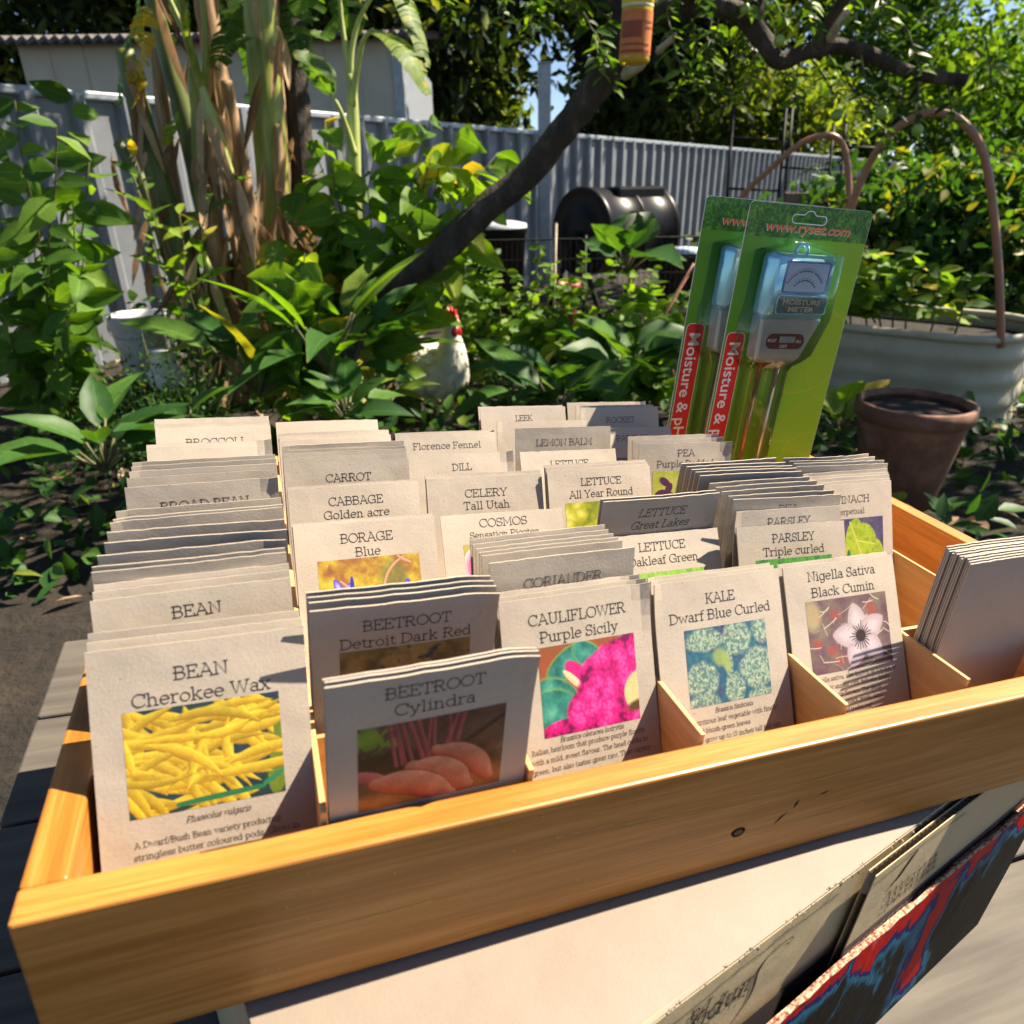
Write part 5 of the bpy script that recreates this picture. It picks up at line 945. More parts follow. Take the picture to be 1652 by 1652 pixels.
# black bins and small odds and ends
c = at(800, 430, 5.6); s = pxm(5.6); zt = at(800, 368, 5.6)[2]; bn = empty('black_bin', 'black plastic bin with a pale lid between the leaning trunk and tumbler', 'bin', None, Matrix.Translation((c[0], c[1], 0)))
MB().lathe([(.001, 0), (40 * s, 0), (48 * s, zt - .04), (50 * s, zt - .035), (50 * s, zt)], 30).obj('shell', M['blackplastic'], bn); MB().lathe([(51 * s, zt + .001), (50 * s, zt + .03), (30 * s, zt + .05), (.001, zt + .055)], 30).obj('lid', plain('pale_grey_lid', (.45, .47, .50), .35), bn)
c = at(1100, 440, 5.0); s = pxm(5.0); zt = at(1100, 408, 5.0)[2]; bn = empty('black_bin', 'low black tub with a shiny blue-white lid left of the green cards', 'bin', None, Matrix.Translation((c[0], c[1], 0)))
MB().lathe([(.001, 0), (34 * s, 0), (38 * s, zt - .02), (38 * s, zt)], 28).obj('shell', M['blackplastic'], bn); MB().lathe([(30 * s, zt + .001), (30 * s, zt + 8 * s), (.001, zt + 10 * s)], 28).obj('lid', plain('shiny_pale_blue_lid', (.55, .66, .80), .15, coat=.6), bn)
c = at(918, 478, 5.0); s = pxm(5.0); rp = empty('red_pot', 'small faded red flowerpot glimpsed through the wire fence', 'pot', None, Matrix.Translation((c[0], c[1], 0))); z = c[2]
MB().lathe([(.001, 0), (12 * s, 0), (12 * s, z - .03), (17 * s, z + .05), (19 * s, z + .055), (19 * s, z + .09), (17 * s, z + .09), (15 * s, z + .04)], 24).obj('pot_wall', plain('faded_red_plastic', (.40, .045, .05), .5), rp); MB().lathe([(15.5 * s, z + .06), (.001, z + .065)], 24).obj('soil', M['soil'], rp)
c = at(1325, 312, 6.6); pk = empty('timber_board', 'weathered grey-brown boards stacked behind the trellis', 'boards', None, Matrix.Translation((c[0], c[1], 0))); s = pxm(6.6)
for k in range(4): MB().box((-58 * s, -.05 - .004 * k, c[2] - .62 + .16 * k), (62 * s + .03 * k, -.01, c[2] - .47 + .16 * k), .006).obj('board', nmat('grey_brown_board', [(.3, (.10, .075, .055)), (.7, (.22, .17, .13))], 5, 6, .8, .3, 30, (1, 10, 10)) if k == 0 else bpy.data.materials['grey_brown_board'], pk)
for sx in (-50, 50): MB().box((sx * s - .03, -.005, -.05), (sx * s + .03, .04, c[2] + .02), .005).obj('prop', bpy.data.materials['grey_brown_board'], pk)
# thin brown stakes among the vines
for k, (u0, v0, u1, v1, Y) in enumerate(((1075, 500, 1120, 425, 4.3), (1098, 630, 1072, 560, 4.0), (895, 440, 897, 360, 4.6))):
    a = at(u0, v0, Y); b = at(u1, v1, Y); e = a + (a - b) / (a - b)[2] * (-a[2]) ; q0 = np.array([e[0], e[1], 0]); tag(MB().tube([e - q0 - [0, 0, .03], b - q0], .009, 7).obj('garden_stake', M['barkl'] if k == 2 else M['hose'], None, Matrix.Translation(q0.tolist())), ['leaning brown stake just left of the green cards', 'short brown stake low beside the round-leaved vine', 'pale stake before the left end of the tumbler'][k], 'stake', 'stakes among the vines')
PK = [
('CHEROKEE',1,-0.2586,0.0124,24.7,0.1,0.0003),
('t2',1,-0.2587,0.0205,24.8,0.3,0.0003),
('t1',1,-0.2596,0.0288,24.6,0.2,0.0001),
('BEAN',1,-0.2594,0.0643,21.3,3.0,0.0001),
('s15',1,-0.2597,0.0734,21.5,3.0,0.0000),
('s14',1,-0.2596,0.0825,19.1,3.0,0.0001),
('s13',1,-0.2619,0.1104,8.1,2.7,-0.0003),
('s12',1,-0.2626,0.1191,6.6,2.4,-0.0004),
('s11',1,-0.2620,0.1341,5.8,1.6,-0.0003),
('s10',1,-0.2609,0.1502,4.2,0.2,-0.0002),
('s9',1,-0.2613,0.1592,6.8,0.9,-0.0002),
('s8',1,-0.2610,0.1715,9.5,2.6,-0.0002),
('s7',1,-0.2600,0.1779,8.0,2.1,-0.0000),
('s6',1,-0.2603,0.1825,12.7,2.4,-0.0001),
('BROADBEAN',1,-0.2602,0.2168,15.3,2.8,-0.0000),
('s4',1,-0.2613,0.2322,17.2,2.7,-0.0002),
('s3',1,-0.2608,0.2479,12.8,1.4,-0.0001),
('s2',1,-0.2602,0.2584,12.2,1.8,-0.0000),
('s1',1,-0.2605,0.2663,12.7,2.0,-0.0001),
('q3',1,-0.2605,0.2976,32.7,1.2,-0.0010),
('q2',1,-0.2606,0.3025,31.2,1.3,-0.0007),
('q1',1,-0.2608,0.3066,30.2,1.2,-0.0003),
('BROCCOLI',1,-0.2600,0.3573,33.2,0.9,-0.0012),
('broccoli2',1,-0.2601,0.3645,31.2,1.3,-0.0008),
('broccoli3',1,-0.2599,0.3751,29.2,1.7,-0.0005),
('CYLINDRA',2,-0.1560,0.0028,0.4,1.0,0.0017),
('cy2',2,-0.1557,0.0056,0.4,1.1,0.0025),
('cy1',2,-0.1563,0.0078,0.4,1.4,0.0025),
('DETROIT',2,-0.1569,0.0608,0.9,-0.9,0.0014),
('d3',2,-0.1567,0.0657,1.8,-1.2,0.0019),
('d2',2,-0.1571,0.0677,2.4,-1.0,0.0031),
('d1',2,-0.1574,0.0729,2.3,-0.6,0.0033),
('BORAGE',2,-0.1560,0.1329,32.0,0.4,-0.0004),
('bor1',2,-0.1560,0.1374,30.7,0.9,-0.0007),
('CABBAGE',2,-0.1554,0.1939,27.1,1.1,-0.0001),
('cab1',2,-0.1557,0.1976,26.2,1.0,0.0002),
('CARROT',2,-0.1563,0.2449,20.6,0.9,-0.0007),
('a8',2,-0.1562,0.2569,18.9,0.8,-0.0003),
('a7',2,-0.1561,0.2661,16.3,0.9,0.0003),
('a6',2,-0.1564,0.2739,15.2,0.4,0.0003),
('a5',2,-0.1567,0.2881,10.5,0.8,0.0010),
('a4',2,-0.1560,0.3059,29.4,0.7,-0.0005),
('a35',2,-0.1552,0.3094,28.6,0.9,0.0000),
('a3',2,-0.1556,0.3129,27.9,1.4,0.0000),
('a2',2,-0.1559,0.3187,26.1,1.3,0.0004),
('a1',2,-0.1558,0.3682,33.7,0.7,-0.0013),
('CAULI',3,-0.0511,0.0142,26.0,1.7,0.0001),
('cauli2',3,-0.0505,0.0192,26.4,1.7,0.0001),
('cauli1',3,-0.0521,0.0242,26.6,1.7,0.0001),
('CORIANDER',3,-0.0509,0.0705,11.4,1.6,0.0015),
('c5',3,-0.0497,0.0778,15.4,2.0,-0.0001),
('c4',3,-0.0492,0.0825,16.0,2.3,-0.0005),
('c3',3,-0.0495,0.0873,16.4,2.5,-0.0005),
('c2',3,-0.0491,0.0938,17.0,2.6,-0.0010),
('c1',3,-0.0495,0.0999,16.3,3.0,0.0000),
('COSMOS',3,-0.0511,0.1348,35.0,-0.3,-0.0009),
('CELERY',3,-0.0516,0.1977,27.8,-1.2,-0.0001),
('cel1',3,-0.0519,0.2037,26.0,-1.0,0.0004),
('DILL',3,-0.0528,0.2545,30.2,0.9,-0.0006),
('FENNEL',3,-0.0528,0.3103,29.4,-0.2,-0.0005),
('fen1',3,-0.0520,0.3153,29.6,-0.2,-0.0005),
('KALE',4,0.0502,0.0122,28.0,0.8,-0.0001),
('kale2',4,0.0508,0.0167,28.3,0.8,-0.0001),
('KALE1',4,0.0511,0.0206,28.7,0.5,-0.0004),
('OAKLEAF',4,0.0518,0.0780,31.6,0.2,-0.0009),
('GREATLAKES',4,0.0523,0.1549,0.2,0.8,0.0045),
('GL1',4,0.0525,0.1598,0.3,1.1,0.0043),
('AYR',4,0.0524,0.1985,24.6,0.5,0.0006),
('ayr2',4,0.0520,0.2025,23.8,0.5,0.0006),
('ayr3',4,0.0527,0.2065,23.2,0.5,0.0006),
('AYR1',4,0.0524,0.2102,22.4,0.9,0.0013),
('LETTH',4,0.0524,0.2535,31.3,-0.6,-0.0008),
('LEMON',4,0.0525,0.3015,16.1,-1.0,0.0023),
('lemb',4,0.0483,0.3255,26.1,-1.0,0.0023),
('LEEK',4,0.0505,0.3807,26.9,0.2,0.0001),
('leek1',4,0.0505,0.3867,27.4,0.2,0.0001),
('NIGELLA',5,0.1551,0.0129,28.8,0.4,-0.0004),
('nig1',5,0.1541,0.0179,28.5,0.4,-0.0004),
('PARSLEY',5,0.1544,0.0719,26.6,-2.4,-0.0003),
('e11',5,0.1545,0.0969,19.1,-2.9,0.0019),
('e10',5,0.1565,0.1239,8.6,-2.8,0.0041),
('e9',5,0.1567,0.1368,6.7,-1.7,0.0034),
('e8',5,0.1569,0.1473,6.3,0.0,0.0035),
('e7',5,0.1571,0.1560,6.1,0.2,0.0036),
('e6',5,0.1567,0.1642,6.1,0.4,0.0036),
('e5',5,0.1563,0.1888,0.8,-1.8,0.0038),
('e4',5,0.1564,0.1959,0.6,-2.0,0.0042),
('e3',5,0.1564,0.2024,0.2,-2.0,0.0042),
('e2',5,0.1569,0.2121,-0.2,-1.2,0.0035),
('e1',5,0.1569,0.2238,-1.6,1.1,0.0032),
('PEA',5,0.1551,0.2474,17.7,-2.6,0.0018),
('PEA2',5,0.1555,0.2601,17.7,-1.1,0.0015),
('PEA1',5,0.1560,0.2701,17.7,-1.1,0.0015),
('PA',5,0.1557,0.3162,32.7,-0.4,-0.0017),
('ROCKET',5,0.1559,0.3672,23.4,-0.1,0.0009),
('rock2',5,0.1553,0.3752,24.2,-0.1,0.0009),
('ROCK1',5,0.1553,0.3926,26.2,-0.7,0.0001),
('SPINACH',6,0.2601,0.1337,22.4,0.2,0.0007),
('g8',6,0.2601,0.1393,21.1,-0.3,0.0008),
('g7',6,0.2602,0.1467,18.7,-0.3,0.0016),
('g6',6,0.2603,0.1522,17.1,-0.3,0.0020),
('g5',6,0.2604,0.1608,14.3,-0.3,0.0027),
('g4',6,0.2603,0.1741,10.0,-2.7,0.0049),
('g3',6,0.2607,0.1838,7.8,-2.4,0.0052),
('g2',6,0.2607,0.1915,6.7,-2.2,0.0050),
('g1',6,0.2606,0.2009,6.0,-2.4,0.0047)]
# ================================================================ the display box and its seed packets
def bray(u, v):
    r = WC @ np.array([(u - C_PX) / F_PX, (v - C_PX) / F_PX, 1.0]); return WB.T @ r
CB = WB.T @ (CAMP - TB)
def hit_box(u, v, n, d0):
    n = np.array(n, float); r = bray(u, v); return CB + r * ((d0 - n @ CB) / (n @ r))

PITCH = .104
box = empty('display_box', 'long golden pine display box with plywood dividers holding rows of seed packets', 'display box', None, BOX)
XL, XR, YB = -.312, .416, .470
MB().box((XL - .018, -.017, -.089), (XR + .018, 0, 0), .0016).obj('front_rail', M['rail'], box)
MB().box((XL - .018, YB, -.089), (XR + .018, YB + .017, 0.0), .0016).obj('back_board', M['rail'], box)
for x0 in (XL - .018, XR): MB().box((x0, .0002, -.089), (x0 + .018, YB - .0002, -.0006), .0016).obj('side_board', wood_mat('oiled_pine_side', (0.17, 0.056, 0.005), (0.35, 0.130, 0.016), (0.50, 0.215, 0.050), 'Y') if x0 < 0 else bpy.data.materials['oiled_pine_side'], box)
MB().box((XL + .0005, .0005, -.074), (XR - .0005, YB - .0005, -.0685)).obj('floor_panel', M['plyx'], box)
for i in range(-2, 4):
    ye = .380 if i == 3 else YB - .0008
    MB().box((i * PITCH - .0015, .0012, -.0684), (i * PITCH + .0015, ye, .0055), .0004).obj('divider', M['ply'], box)
for c, y in ((1, .0600), (2, .0535), (3, .0625), (4, .0650), (5, .0610), (6, .0610), (2, .183), (3, .1905)):
    xc = (c - 3.5) * PITCH
    MB().box((xc - PITCH / 2 + .0017, y - .0014, -.0684), (xc + PITCH / 2 - .0017, y + .0014, .0045), .0004).obj('cross_divider', M['plyx'], box)
kb = hit_box(1191, 1343, (0, 1, 0), -.0172)
mb = MB(); a = np.linspace(0, 2 * np.pi, 20, endpoint=False)
V = [(kb[0] + .0050 * math.cos(t) * (1 + .06 * math.sin(3 * t)), -.01715, kb[2] + .0038 * math.sin(t)) for t in a] + [(kb[0] + .0031 * math.cos(t), -.0173, kb[2] + .0021 * math.sin(t)) for t in a]
F = [(j, (j + 1) % 20, 20 + (j + 1) % 20, 20 + j) for j in range(20)]
mb.add(V, F); kn = mb.obj('knot', M['knot'], box)
mb = MB(); mb.add(V[20:], [list(range(20))]); mb.obj('knot_core', plain('brown_knot_core', (.10, .045, .016), .7), kn)
for (u0, v0, u1, v1, w_) in ((1290, 1290, 1280, 1304, .0008), (1248, 1330, 1270, 1310, .0007), (1322, 1283, 1340, 1274, .0005)):
    q0 = hit_box(u0, v0, (0, 1, 0), -.0172); q1 = hit_box(u1, v1, (0, 1, 0), -.0172)
    Vv, Ff = ribbons([(np.linspace([q0[0], q0[2]], [q1[0], q1[2]], 5), np.array([.1, .7, 1, .6, .1]) * w_)])
    link('grain_fleck', np_mesh('grain_fleck', np.c_[Vv[:, 0], np.full(len(Vv), -.01718), Vv[:, 1]], Ff, M['knot']), box)

_r = np.random.default_rng(12); po = []
for (u0, v0, u1, v1) in ((1010, 1330, 1230, 1281), (1235, 1280, 1445, 1225), (1300, 1322, 1400, 1292), (560, 1490, 700, 1452), (330, 1530, 620, 1462), (880, 1355, 990, 1330), (420, 1460, 520, 1436)):
    q0 = hit_box(u0, v0, (0, 1, 0), -.0172); q1 = hit_box(u1, v1, (0, 1, 0), -.0172); L_ = np.linspace([q0[0], q0[2]], [q1[0], q1[2]], 16); L_[:, 1] += np.cumsum(_r.normal(0, .00006, 16)); po.append((L_, np.abs(_r.normal(.00012, .00008, 16))))
for i in range(26):
    q0 = hit_box(_r.uniform(250, 1440), 0, (0, 1, 0), -.0172); x_ = q0[0]; z_ = _r.uniform(-.08, -.008); a_ = _r.uniform(0, 3); l_ = _r.uniform(.0004, .0012); po.append((np.array([(x_, z_), (x_ + l_ * math.cos(a_), z_ + l_ * math.sin(a_))]), .00018))
Vv, Ff = ribbons(po); link('surface_scratches', np_mesh('surface_scratches', np.c_[Vv[:, 0], np.full(len(Vv), -.01716), Vv[:, 1]], Ff, plain('pale_wood_scratch', (.62, .40, .13), .5)), box)['kind'] = 'stuff'

PW, PH, ZF = .099, .140, -.065
def warp(x, z, k):
    u = x / (PW / 2); w = z / PH
    return [0.0009 * (1 - u * u) * w + .0005 * np.sin(3 * w),
            -.0010 * (1 - u * u) * w + .0006 * u * w * w - .0035 * np.clip((u + w - 1.72) / .28, 0, 1) ** 2,
            .0016 * u * u * w * w + .0006 * np.sin(2.6 * w),
            .0009 * u * w * w - .0008 * (1 - u * u) * w - .0030 * np.clip((-u + w - 1.78) / .22, 0, 1) ** 2,
            .0050 * u * u * w + .0026 * u * w][k]
def envelope(k):
    nx, nz = 16, 14; x = np.linspace(-PW / 2, PW / 2, nx + 1); z = np.linspace(0, PH, nz + 1)
    Xg, Zg = np.meshgrid(x, z); r0 = np.random.default_rng(50 + k)
    Zt = Zg + (Zg / PH) ** 8 * (r0.normal(0, .00016, nx + 1)[None, :])
    u = np.abs(Xg / (PW / 2)); w = Zg / PH
    th = .0010 + .0006 * np.clip(1 - u ** 4, 0, 1) * np.clip(1 - np.abs(w - .4) * 1.3, 0.1, 1)
    y0 = warp(Xg, Zg, k); A = np.stack([Xg, y0, Zt], -1).reshape(-1, 3); B = np.stack([Xg, y0 + th, Zt], -1).reshape(-1, 3)
    V = np.r_[A, B]; n = (nx + 1) * (nz + 1); F = []
    I = lambda i, j: j * (nx + 1) + i
    for j in range(nz):
        for i in range(nx):
            F.append((I(i, j), I(i + 1, j), I(i + 1, j + 1), I(i, j + 1)))
            F.append((n + I(i, j), n + I(i, j + 1), n + I(i + 1, j + 1), n + I(i + 1, j)))
    for i in range(nx): F += [(I(i, nz), I(i + 1, nz), n + I(i + 1, nz), n + I(i, nz)), (I(i + 1, 0), I(i, 0), n + I(i, 0), n + I(i + 1, 0))]
    for j in range(nz): F += [(I(0, j), I(0, j + 1), n + I(0, j + 1), n + I(0, j)), (I(nx, j + 1), I(nx, j), n + I(nx, j), n + I(nx, j + 1))]
    return np_mesh('paper_envelope', V, F, M['paper'])
ENV = [envelope(k) for k in range(5)]

# titles: (text, baseline mm from the top, cap height mm, width mm, italic)
B1 = ['Italian heirloom that produce purple florets', 'with a mild, sweet flavour. The head cooks to', 'green, but also tastes great raw. This variety']
B2 = ['y nutritious leaf vegetable with finely', 'curled bluish-green leaves', 'plants grow up to 15 inches tall but can']
B3 = ['A Dwarf/Bush Bean variety producing', 'stringless butter coloured pods. Grow in']
B4 = ['Nigella sativa, also known as kalonji, is', 'aromatic annual with delicate, finely', 'foliage white flowers. The seeds', 'referred to as black seeds. used', 'in cooking and traditional', 'sow direct in well drained']
TX = {
 'CHEROKEE': dict(t=[('BEAN', 18.0, 6.2, 25), ('Cherokee Wax', 29.0, 6.2, 63)], pic=('beans', -36, 35, 31, 82.5), lat=('Phaseolus vulgaris', 88.6), body=(B3, 96.5, 76), l='BEAN Cherokee Wax, with a photo of yellow pods'),
 'BEAN': dict(t=[('BEAN', 14.5, 6.2, 25)], l='BEAN, its title half hidden, second row of the left column'),
 'BROADBEAN': dict(t=[('BROAD BEAN', 18.0, 6.1, 58)], l='BROAD BEAN, in the left column'),
 'BROCCOLI': dict(t=[('BROCCOLI', 17.0, 6.1, 50)], l='BROCCOLI, at the back of the left column'),
 'CYLINDRA': dict(t=[('BEETROOT', 11.6, 6.0, 47.5), ('Cylindra', 21.6, 6.2, 39)], pic=('beet', -36, 35.5, 26.2, 77), l='BEETROOT Cylindra, upright with a photo of red roots'),
 'DETROIT': dict(t=[('BEETROOT', 15.0, 6.0, 47.5), ('Detroit Dark Red', 25.2, 6.0, 71)], pic=('beetgreens', -35.6, 35.2, 27, 77), l='BEETROOT Detroit Dark Red, upright and shaded'),
 'BORAGE': dict(t=[('BORAGE', 14.2, 6.2, 37), ('Blue', 24.2, 6.1, 18)], pic=('borage', -35.2, 36, 25.6, 76), l='BORAGE Blue, with blue star flowers'),
 'CABBAGE': dict(t=[('CABBAGE', 14.4, 6.1, 41.5), ('Golden acre', 24.4, 6.0, 50)], l='CABBAGE Golden acre'),
 'CARROT': dict(t=[('CARROT', 16.0, 6.0, 36.5)], l='CARROT, half shaded'),
 'CAULI': dict(t=[('CAULIFLOWER', 15.9, 6.1, 65), ('Purple Sicily', 26.4, 6.1, 52)], pic=('cauli', -28, 36.6, 29.4, 82.3), lat=('Brassica oleracea botrytis', 86.0), body=(B1, 90.8, 79), l='CAULIFLOWER Purple Sicily, with a magenta photo'),
 'CORIANDER': dict(t=[('CORIANDER', 19.0, 6.1, 54)], l='CORIANDER, leaning in front of COSMOS'),
 'COSMOS': dict(t=[('COSMOS', 10.6, 6.1, 39), ('Sensation Picotee', 18.8, 4.6, 56)], pic=('cosmos', -34, 35, 23.2, 73), l='COSMOS Sensation Picotee'),
 'CELERY': dict(t=[('CELERY', 16.4, 6.1, 36.5), ('Tall Utah', 26.5, 6.1, 40)], l='CELERY Tall Utah'),
 'DILL': dict(t=[('DILL', 15.0, 6.0, 18.5)], l='DILL, standing before Florence Fennel'),
 'FENNEL': dict(t=[('Florence Fennel', 15.0, 6.0, 67.5)], l='Florence Fennel, at the back of its column'),
 'LEEK': dict(t=[('LEEK', 14.5, 6.0, 20)], l='LEEK, tallest in the back row'),
 'LEMON': dict(t=[('LEMON BALM', 17.0, 6.0, 58.5)], l='LEMON BALM, partly shaded near the back'),
 'LETTH': dict(t=[('LETTUCE', 15.6, 6.0, 40)], l='LETTUCE with only the tops of its letters showing'),
 'AYR': dict(t=[('LETTUCE', 13.8, 6.0, 39.3), ('All Year Round', 24.1, 6.1, 61.5)], pic=('lettuce', -35, 35.5, 28.2, 78), l='LETTUCE All Year Round, with a yellow-green photo'),
 'GREATLAKES': dict(t=[('LETTUCE', 14.0, 6.0, 40.5, .28), ('Great Lakes', 24.0, 6.1, 50, .28)], l='LETTUCE Great Lakes, upright in shade with slanted letters'),
 'OAKLEAF': dict(t=[('LETTUCE', 12.4, 6.0, 40), ('Oakleaf Green', 22.6, 6.0, 60)], pic=('green', -35, 35, 28.4, 78), l='LETTUCE Oakleaf Green'),
 'KALE': dict(t=[('KALE', 16.0, 6.2, 23), ('Dwarf Blue Curled', 26.3, 6.1, 79)], pic=('kale', -29.6, 33.8, 31.5, 80.8), lat=('Brassica fimbriata', 85.8), body=(B2, 91.6, 72), l='KALE Dwarf Blue Curled, with a blue-green photo'),
 'ROCKET': dict(t=[('ROCKET', 17.0, 6.0, 36)], l='ROCKET, in the back row'),
 'PA': dict(t=[('PARSNIP', 14.8, 6.0, 40)], pic=('nigella', -34, 35, 33, 80), l='its title half hidden behind the PEA Purple packets'),
 'PEA': dict(t=[('PEA', 12.4, 6.0, 19), ('Purple Podded', 22.4, 6.0, 62)], pic=('pea', -35, 35, 26.5, 76), l='PEA Purple, with a blossom photo'),
 'e10': dict(t=[('PEA', 12.0, 6.0, 19)], l='PEA with only the tops of its letters showing'),
 'e11': dict(t=[('PARSLEY', 12.6, 6.0, 40)], l='PARSLEY with only the tops of its letters showing'),
 'PARSLEY': dict(t=[('PARSLEY', 13.0, 6.1, 39), ('Triple curled', 23.0, 6.0, 56.5)], pic=('parsley', -35, 35, 25.7, 76), l='PARSLEY Triple curled, with a bright green photo'),
 'NIGELLA': dict(t=[('Nigella Sativa', 11.2, 6.1, 61), ('Black Cumin', 22.4, 6.1, 57)], pic=('nigella', -34.4, 38, 25.2, 75.4), body=(B4, 80.6, 74), l='Nigella Sativa Black Cumin, with a white flower photo'),
 'SPINACH': dict(t=[('SPINACH', 16.8, 6.0, 45), ('Perpetual', 26.8, 4.7, 33)], pic=('spinach', -32, 38, 31, 80), l='SPINACH Perpetual, with a leaf photo'),
}
SHORT = {'CHEROKEE': 'Cherokee Wax', 'BEAN': 'half-hidden BEAN', 'BROADBEAN': 'BROAD BEAN', 'CYLINDRA': 'Cylindra', 'DETROIT': 'Detroit Dark Red', 'CAULI': 'CAULIFLOWER', 'FENNEL': 'Florence Fennel', 'LEMON': 'LEMON BALM', 'LETTH': 'hidden-title LETTUCE', 'AYR': 'All Year Round', 'GREATLAKES': 'Great Lakes', 'OAKLEAF': 'Oakleaf Green', 'PA': 'half-hidden PARSNIP', 'PEA': 'PEA Purple', 'e10': 'hidden-title PEA', 'e11': 'hidden-title PARSLEY', 'PARSLEY': 'PARSLEY Triple curled', 'NIGELLA': 'Nigella Sativa'}
ORD = ['first', 'second', 'third', 'fourth', 'fifth', 'sixth', 'seventh', 'eighth', 'ninth', 'tenth', 'eleventh', 'twelfth']
PICS = {}
def pic_mesh(kind, x0, x1, y0, y1, k, name):
    if kind not in PICS: PICS[kind] = paint(kind)
    a = PICS[kind]; h, w = a.shape[:2]
    xs = np.linspace(x0, x1, w) / 1e3; ys = np.linspace(y0, y1, h) / 1e3; Xg, Yg = np.meshgrid(xs, ys)
    Z = PH - Yg; V = np.stack([Xg, warp(Xg, Z, k) - .00010, Z], -1).reshape(-1, 3)
    i = np.arange((h - 1) * w).reshape(h - 1, w)[:, :-1].ravel()
    return np_mesh(name, V, np.c_[i, i + w, i + w + 1, i + 1], M['ink'], col=a.reshape(-1, 3))

PG = 'seed packets filed in the display box'
last = {}; prevk = {}
for key, c, xc, yb, th, yaw, lift in PK:
    mat4 = BOX @ Matrix.Translation((xc, yb, ZF + lift)) @ Matrix.Rotation(math.radians(yaw), 4, 'Z') @ Matrix.Rotation(-math.radians(th), 4, 'X')
    k = rnd.randrange(4)
    if c in prevk and prevk[c][1] > yb - .011: k = prevk[c][0]
    prevk[c] = (k, yb)
    if key in ('g1', 'g2'): k = 4
    if key in TX:
        T = TX[key]; last[c] = [key, 0]
        root = empty('seed_packet', 'kraft seed packet printed ' + T['l'] if key != 'PA' else 'kraft seed packet with ' + T['l'], 'seed packet', PG, mat4)
        link('paper_envelope', ENV[k], root)
        polys = []
        for tt in T['t']:
            it = tt[4] if len(tt) > 4 else 0
            for q, h in text_quads(tt[0], tt[2] / 1e3, .080, it, tt[3] / 1e3): polys.append((q - [0, tt[1] / 1e3], h))
        px = T.get('pic')
        ntit = len(polys)
        if 'lat' in T:
            for q, h in text_quads(T['lat'][0], .0029, .085, .25, .0021 * len(T['lat'][0]) * .78): polys.append((q - [-.003, T['lat'][1] / 1e3], h))
        if 'body' in T:
            for i, ln in enumerate(T['body'][0]):
                wd = T['body'][2] / 1e3 * len(ln) / max(len(s) for s in T['body'][0])
                for q, h in text_quads(ln, .0029, .085, 0, wd): polys.append((q - [-.0025 - (wd - T['body'][2] / 1e3) / 2 * 0.9, (T['body'][1] + 5.75 * i) / 1e3], h))
        for pn, pl in (('printed_title', polys[:ntit]), ('printed_description', polys[ntit:])):
            if pl:
                V, F = ribbons(pl); Z = PH + V[:, 1]
                link(pn, np_mesh(pn, np.c_[V[:, 0], warp(V[:, 0], Z, k) - .00016 - V[:, 2], Z], F, M['text']), root)
        if px: link('printed_picture', pic_mesh(*px, k, 'printed_picture'), root)
    else:
        last[c][1] += 1; kk, n_ = last[c]
        o = link('seed_packet', ENV[k], None, mat4)
        tag(o, 'plain kraft packet edge, %s behind the %s packet' % (ORD[n_ - 1], SHORT.get(kk, kk)), 'seed packet', PG)
for n_ in range(12):  # stack added here to cast a shadow across the Nigella packet
    o = link('seed_packet', ENV[0], None, BOX @ Matrix.Translation((.2625 + .0006 * (n_ % 3), .0285 + .00185 * n_, ZF + .0008 * (n_ * 5 % 4))) @ Matrix.Rotation(math.radians(.7), 4, 'Z') @ Matrix.Rotation(-math.radians(1.6), 4, 'X'))
    tag(o, 'blank kraft packet in the upright stack added to shade Nigella Sativa, %s from the front' % ORD[n_], 'seed packet', PG)

# ---------------------------------------------------------------- moisture meters on blister cards
M['cardwhite'] = plain('white_card_stock', (.72, .74, .70), .5)
M['clear'], _t, _p, _o = new_mat('clear_blister_plastic')
_tr = _t.nodes.new('ShaderNodeBsdfTransparent'); _tr.inputs[0].default_value = (.93, .96, .93, 1); _gl = _t.nodes.new('ShaderNodeBsdfGlossy'); _gl.inputs['Roughness'].default_value = .07
_fr = _t.nodes.new('ShaderNodeFresnel'); _fr.inputs[0].default_value = 1.5; _mx = _t.nodes.new('ShaderNodeMixShader')
_mp = coords(_t); _nn = noise(_t, _mp, 45, 2); _bp = _t.nodes.new('ShaderNodeBump'); _bp.inputs['Strength'].default_value = .35; _bp.inputs['Distance'].default_value = .003
_t.links.new(_nn.outputs['Fac'], _bp.inputs['Height']); _t.links.new(_bp.outputs[0], _gl.inputs['Normal']); _t.links.new(_bp.outputs[0], _fr.inputs['Normal'])
_t.links.new(_fr.outputs[0], _mx.inputs[0]); _t.links.new(_tr.outputs[0], _mx.inputs[1]); _t.links.new(_gl.outputs[0], _mx.inputs[2]); _t.links.new(_mx.outputs[0], _o.inputs[0])
M['teal'] = plain('metallic_blue_teal_plastic', (.36, .72, .88), .20, .5, .7, .7, .1, 14)
M['greyp'] = plain('metallic_grey_plastic', (.40, .45, .48), .28, .3, .6, .4, .08, 20)
M['copper'] = plain('copper_probe', (.72, .34, .20), .3, .8)
M['silver'] = plain('pale_metal_probe', (.74, .66, .56), .3, .7)
M['red'] = plain('red_print', (.62, .022, .018), .4, var=.04)
M['urlred'] = plain('orange_red_print', (.85, .13, .03), .45, var=.03)
M['whiteink'] = plain('white_print', (.80, .78, .76), .45, var=.02)
M['black'] = plain('black_print', (.015, .015, .016), .4)
M['maroon'] = plain('maroon_print', (.12, .035, .03), .45)
M['dial'] = plain('pale_dial_face', (.78, .72, .78), .35, var=.05)
M['plate'] = nmat('speckled_grey_plate', [(.35, (.05, .10, .10)), (.55, (.16, .24, .24)), (.7, (.5, .58, .55))], 900, 3, .35, .5, 900, metal=.3, bdist=.0004)
CW, CH = .160, .348
